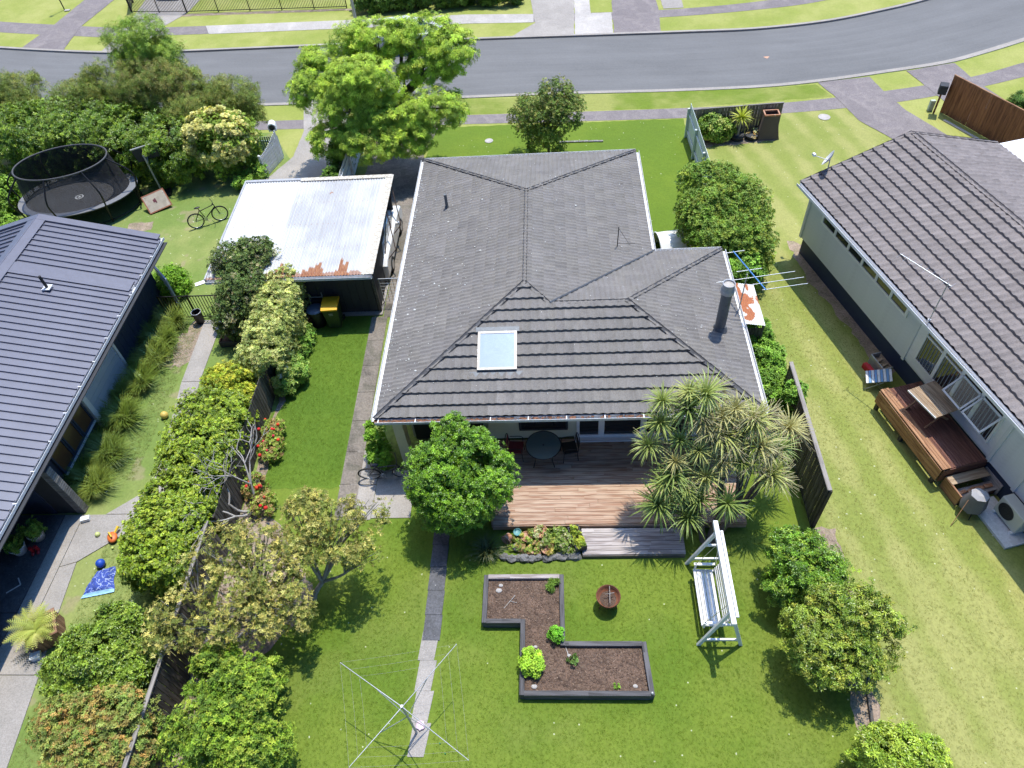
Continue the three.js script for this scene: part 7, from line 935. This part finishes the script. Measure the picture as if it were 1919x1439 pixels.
{ const T = thing('yucca', 'yellow-green spiky yucca in a pot against the street fence', 'plant', [8.6, 0, -31.0]); mesh('trunk', limb([[0, 0, 0], [0.03, 0.5, 0], [0.05, 1.05, 0]], 0.07, 0.05, 8, 8), M.barkGrey, T); const o = mesh('leaf_head', rosette(60, 0.6, 0.06, 0.25), new THREE.MeshPhysicalMaterial({ color: new THREE.Color(0.55, 0.6, 0.07), roughness: 0.5, side: THREE.DoubleSide, transmission: 0.2, thickness: 0 }), T); o.position.set(0.05, 1.05, 0); mesh('pot', lathe([[0.001, 0], [0.28, 0], [0.34, 0.22], [0.3, 0.22], [0.001, 0.2]], 20), M.charcoal, T); }
pot('street_pot', 'low dark bowl pot of pale stones beside the yucca', 9.25, 0.012, -30.95, 0.3, 0.22, M.charcoal, { c: [c3(0.5, 0.38, 0.28)], n: 40, h: 0.04, s: [0.6, 0.9] });
pot('street_pot', 'black pot with white rim between yucca and wicker pot', 9.6, 0.012, -31.25, 0.2, 0.32, M.black, { c: [c3(0.6, 0.6, 0.58)], n: 16, h: 0.04 });
one('paper_scrap', 'small pale orange triangle scrap lying on the road', 'litter', new THREE.ConeGeometry(0.16, 0.05, 3).scale(1.2, 1, 0.9).translate(11.66, -0.04, -39.16), std({ color: [0.62, 0.34, 0.22], roughness: 0.8 }));
// ---------- street lamps, cars
{ const T = thing('street_lamp', 'tall grey street lamp pole across the road behind the big tree', 'street lamp', [-12.1, 0, -46.3]); mesh('pole', rod([0, 0, 0], [0, 7.5, 0], 0.1, 0.06, 12), M.galv, T); mesh('arm', tube([[0, 7.4, 0], [0.1, 7.9, 0.5], [0.15, 8, 1.4]], 0.04, 12), M.galv, T); mesh('lamp_head', cbox(0.22, 0.1, 0.5, 0.15, 7.98, 1.55), M.galv, T); }
{ const T = thing('slim_pole', 'thin black pole with white base on the far left lawn', 'pole', [-33.6, 0, -51.5]); mesh('pole', rod([0, 0, 0], [0, 3.2, 0], 0.04, 0.035, 10), M.black, T); mesh('base_plate', cbox(0.35, 0.06, 0.25, 0.3, 0.04, 0.2), M.concretePale, T); mesh('lamp_head', cbox(0.2, 0.25, 0.2, 0, 3.3, 0), M.black, T); }
function car(label, x, z, turn, c) {
  const T = thing('parked_car', label, 'car', [x, 0, z], turn), paint = new THREE.MeshPhysicalMaterial({ color: new THREE.Color().setRGB(...c), roughness: 0.35, clearcoat: 1, clearcoatRoughness: 0.05 });
  const ex = (pts, w, ch) => { const s = new THREE.Shape(pts.map((p) => new THREE.Vector2(p[0], p[1]))), g = new THREE.ExtrudeGeometry(s, { depth: w - 2 * ch, bevelEnabled: true, bevelSize: ch, bevelThickness: ch, bevelSegments: 3 }); return g.translate(0, 0, -(w - 2 * ch) / 2); };
  mesh('body', triUV(ex([[-2.0, 0.35], [-1.98, 0.8], [-1.75, 0.92], [1.1, 0.95], [1.85, 0.82], [2.02, 0.6], [2.0, 0.32]], 1.68, 0.07)), paint, T); mesh('cabin', triUV(ex([[-1.7, 0.9], [-1.35, 1.38], [-0.2, 1.45], [0.35, 1.36], [1.05, 0.92]], 1.36, 0.09)), paint, T);
  mesh('windscreen', triUV(bar([0.46, 1.36, 0], [1.1, 0.98, 0], 0.02, 1.25)), M.glassDark, T); mesh('rear_window', triUV(bar([-1.79, 0.98, 0], [-1.47, 1.36, 0], 0.02, 1.2)), M.glassDark, T); for (const s of [-1, 1]) { mesh('side_window', triUV(box(0.85, 0.3, 0.012, -0.85, 1.17, s * 0.684)), M.glassDark, T); mesh('side_window', triUV(box(0.65, 0.28, 0.012, -0.02, 1.16, s * 0.684)), M.glassDark, T); mesh('headlight', box(0.06, 0.12, 0.3, 2.05, 0.68, s * 0.58), M.glass, T); mesh('mirror', cbox(0.14, 0.1, 0.16, 0.5, 1.0, s * 0.92), paint, T); for (const q of [-1.25, 1.25]) { const w = mesh('wheel', new THREE.CylinderGeometry(0.31, 0.31, 0.2, 24).rotateX(Math.PI / 2).translate(q, 0.31, s * 0.76), M.rubber, T); mesh('rim', new THREE.CylinderGeometry(0.19, 0.19, 0.21, 20).rotateX(Math.PI / 2).translate(q, 0.31, s * 0.76), M.steel, w); } } return T;
}
car('white car parked under the iron garage roof beside the house', -7.35, -23.6, Math.PI / 2, [0.75, 0.75, 0.75]);
car('white car parked across the road behind the big tree', -8.2, -42.75, 0.02, [0.75, 0.75, 0.76]);
car('dark navy car in the driveway behind the black gate', -26.1, -54.2, Math.PI / 2 - 0.1, [0.02, 0.025, 0.05]);
{ // plastic playhouse beside the house
  const T = thing('garden_shelter', 'white curved plastic shelter half hidden by the big bush', 'shelter', [4.6, 0, -22.7], 0.15); const pos = []; const n = 14; for (let i = 0; i < n; i++) { const a = Math.PI * i / n, b = Math.PI * (i + 1) / n; const P = (t, x) => [x, Math.sin(t) * 1.0, Math.cos(t) * 0.85]; pos.push(...P(a, -0.6), ...P(b, -0.6), ...P(b, 0.9), ...P(a, -0.6), ...P(b, 0.9), ...P(a, 0.9)); } const g = new THREE.BufferGeometry(); g.setAttribute('position', new THREE.Float32BufferAttribute(pos, 3)); g.computeVertexNormals(); mesh('shell', triUV(g), M.white, T); mesh('frame', bars([tube(Array.from({ length: 9 }, (_, i) => [-0.62, Math.sin(Math.PI * i / 8) * 1.0, Math.cos(Math.PI * i / 8) * 0.85]), 0.035, 24)]), M.white, T); mesh('back_panel', triUV(new THREE.CircleGeometry(0.84, 20, 0, Math.PI).scale(1, 1.18, 1).rotateY(Math.PI / 2).translate(0.88, 0, 0)), M.charcoal, T); }
one('white_lean_to', 'white sheet lean-to roof beyond the brown tiled roof at the right edge', 'lean-to', box(2.4, 0.06, 2.0).rotateY(RT).translate(18.6, 2.3, -25.2), M.white);
{ const T = scene.children[scene.children.length - 1]; T.geometry = bars([box(2.4, 0.06, 2.0, 0, 2.3, 0), box(0.1, 2.3, 0.1, -1.1, 1.15, -0.9), box(0.1, 2.3, 0.1, 1.1, 1.15, -0.9), box(0.1, 2.3, 0.1, -1.1, 1.15, 0.9), box(0.1, 2.3, 0.1, 1.1, 1.15, 0.9)]).rotateY(RT).translate(18.6, 0, -25.2); }
// ---------- short grass standing in the nearer lawns
const bladeMat = new THREE.MeshPhysicalMaterial({ color: 0xffffff, roughness: 1, specularIntensity: 0.25, side: THREE.DoubleSide });
function grassOn(name, polyTest, x0, x1, z0, z1, per, cols, size) {
  const it = [], n = Math.round((x1 - x0) * (z1 - z0) * per);
  for (let i = 0; i < n; i++) { const x = rr(x0, x1), z = rr(z0, z1); if (!polyTest(x, z)) continue; const c = mix3(pick(cols), pick(cols), rnd()), k = rr(0.8, 1.2); it.push({ p: new THREE.Vector3(x, 0.006, z), q: new THREE.Quaternion().setFromAxisAngle(UP, rnd() * 6.28), s: rr(size[0], size[1]), c: [c[0] * k, c[1] * k, c[2] * k] }); }
  const o = inst(scene, numbered(name), tuft, bladeMat, it); return o;
}
const tuft = (() => { const pos = []; for (let i = 0; i < 7; i++) { const a = i * 2.4, r = 0.012 * (i % 3), l = 0.8 + 0.3 * ((i * 5) % 4) / 3, e = 0.9 - 0.09 * i; const bx = Math.cos(a) * r, bz = Math.sin(a) * r, s = [-Math.sin(a) * 0.0035, Math.cos(a) * 0.0035], tx = bx + Math.cos(a) * Math.cos(e) * 0.045 * l, ty = Math.sin(e) * 0.045 * l, tz = bz + Math.sin(a) * Math.cos(e) * 0.045 * l; pos.push(bx - s[0], 0, bz - s[1], bx + s[0], 0, bz + s[1], tx, ty, tz); } const g = new THREE.BufferGeometry(); g.setAttribute('position', new THREE.Float32BufferAttribute(pos, 3)); g.computeVertexNormals(); return g; })();
const inBed = (x, z) => (x > -2.2 && x < 0.02 && z > -8.95 && z < -7.55) || (x > -1.2 && x < 0.02 && z > -8 && z < -5.7) || (x > -1.2 && x < 2.2 && z > -7.1 && z < -5.7);
grassOn('grass', (x, z) => !inBed(x, z) && !(x > -3.85 && x < -3.2 && z < -4.4) && !(x > -2.05 && z < -10.4) && !(x > -2 && x < 3.45 && z < -9.45) && !(x < -7.3 && z < -4) && !(x < -4.4 && z < -10.8) && x + 0 > -9.6, -9.6, 7, -12.2, -2.6, 380, [GREEN, GREEN2, [0.1, 0.172, 0.012], [0.13, 0.19, 0.022]], [0.5, 0.95]);
grassOn('grass', (x, z) => x > -9.1 + (z > -16.8 ? -0.3 : 0) && x < -7.05 + (z + 19.6) * 0.022, -9.5, -6.8, -19.7, -12.1, 420, [[0.08, 0.147, 0.01], [0.1, 0.167, 0.012]], [0.7, 1.2]);
grassOn('grass', (x, z) => { const dx = x - RO[0], dz = z - RO[1], lx = dx * Math.cos(RT) - dz * Math.sin(RT), lz = dx * Math.sin(RT) + dz * Math.cos(RT); return !(lx > 0.4 && lz > 0.3) && !(lx > -1.15 && lz > 7.7 && lz < 11.3); }, 7.2, 13.6, -22, -2.8, 240, [[0.21, 0.245, 0.05], [0.27, 0.28, 0.08], [0.3, 0.3, 0.095]], [0.5, 1.0]);
grassOn('grass', (x, z) => !(x > -15 && z > -19.9 && x > -14.6 + 0 && z > -12.4 && x < -13.6) && !(x < -13 + (z + 16) * -0.1 && z > -11.2 && x < -14.1) && !(x > -13.6 && x < -12.3 && z < -11), -14.3, -10, -19.6, -3.4, 320, [[0.15, 0.215, 0.045], [0.23, 0.26, 0.075]], [0.7, 1.3]);
renderer.render(scene, camera);
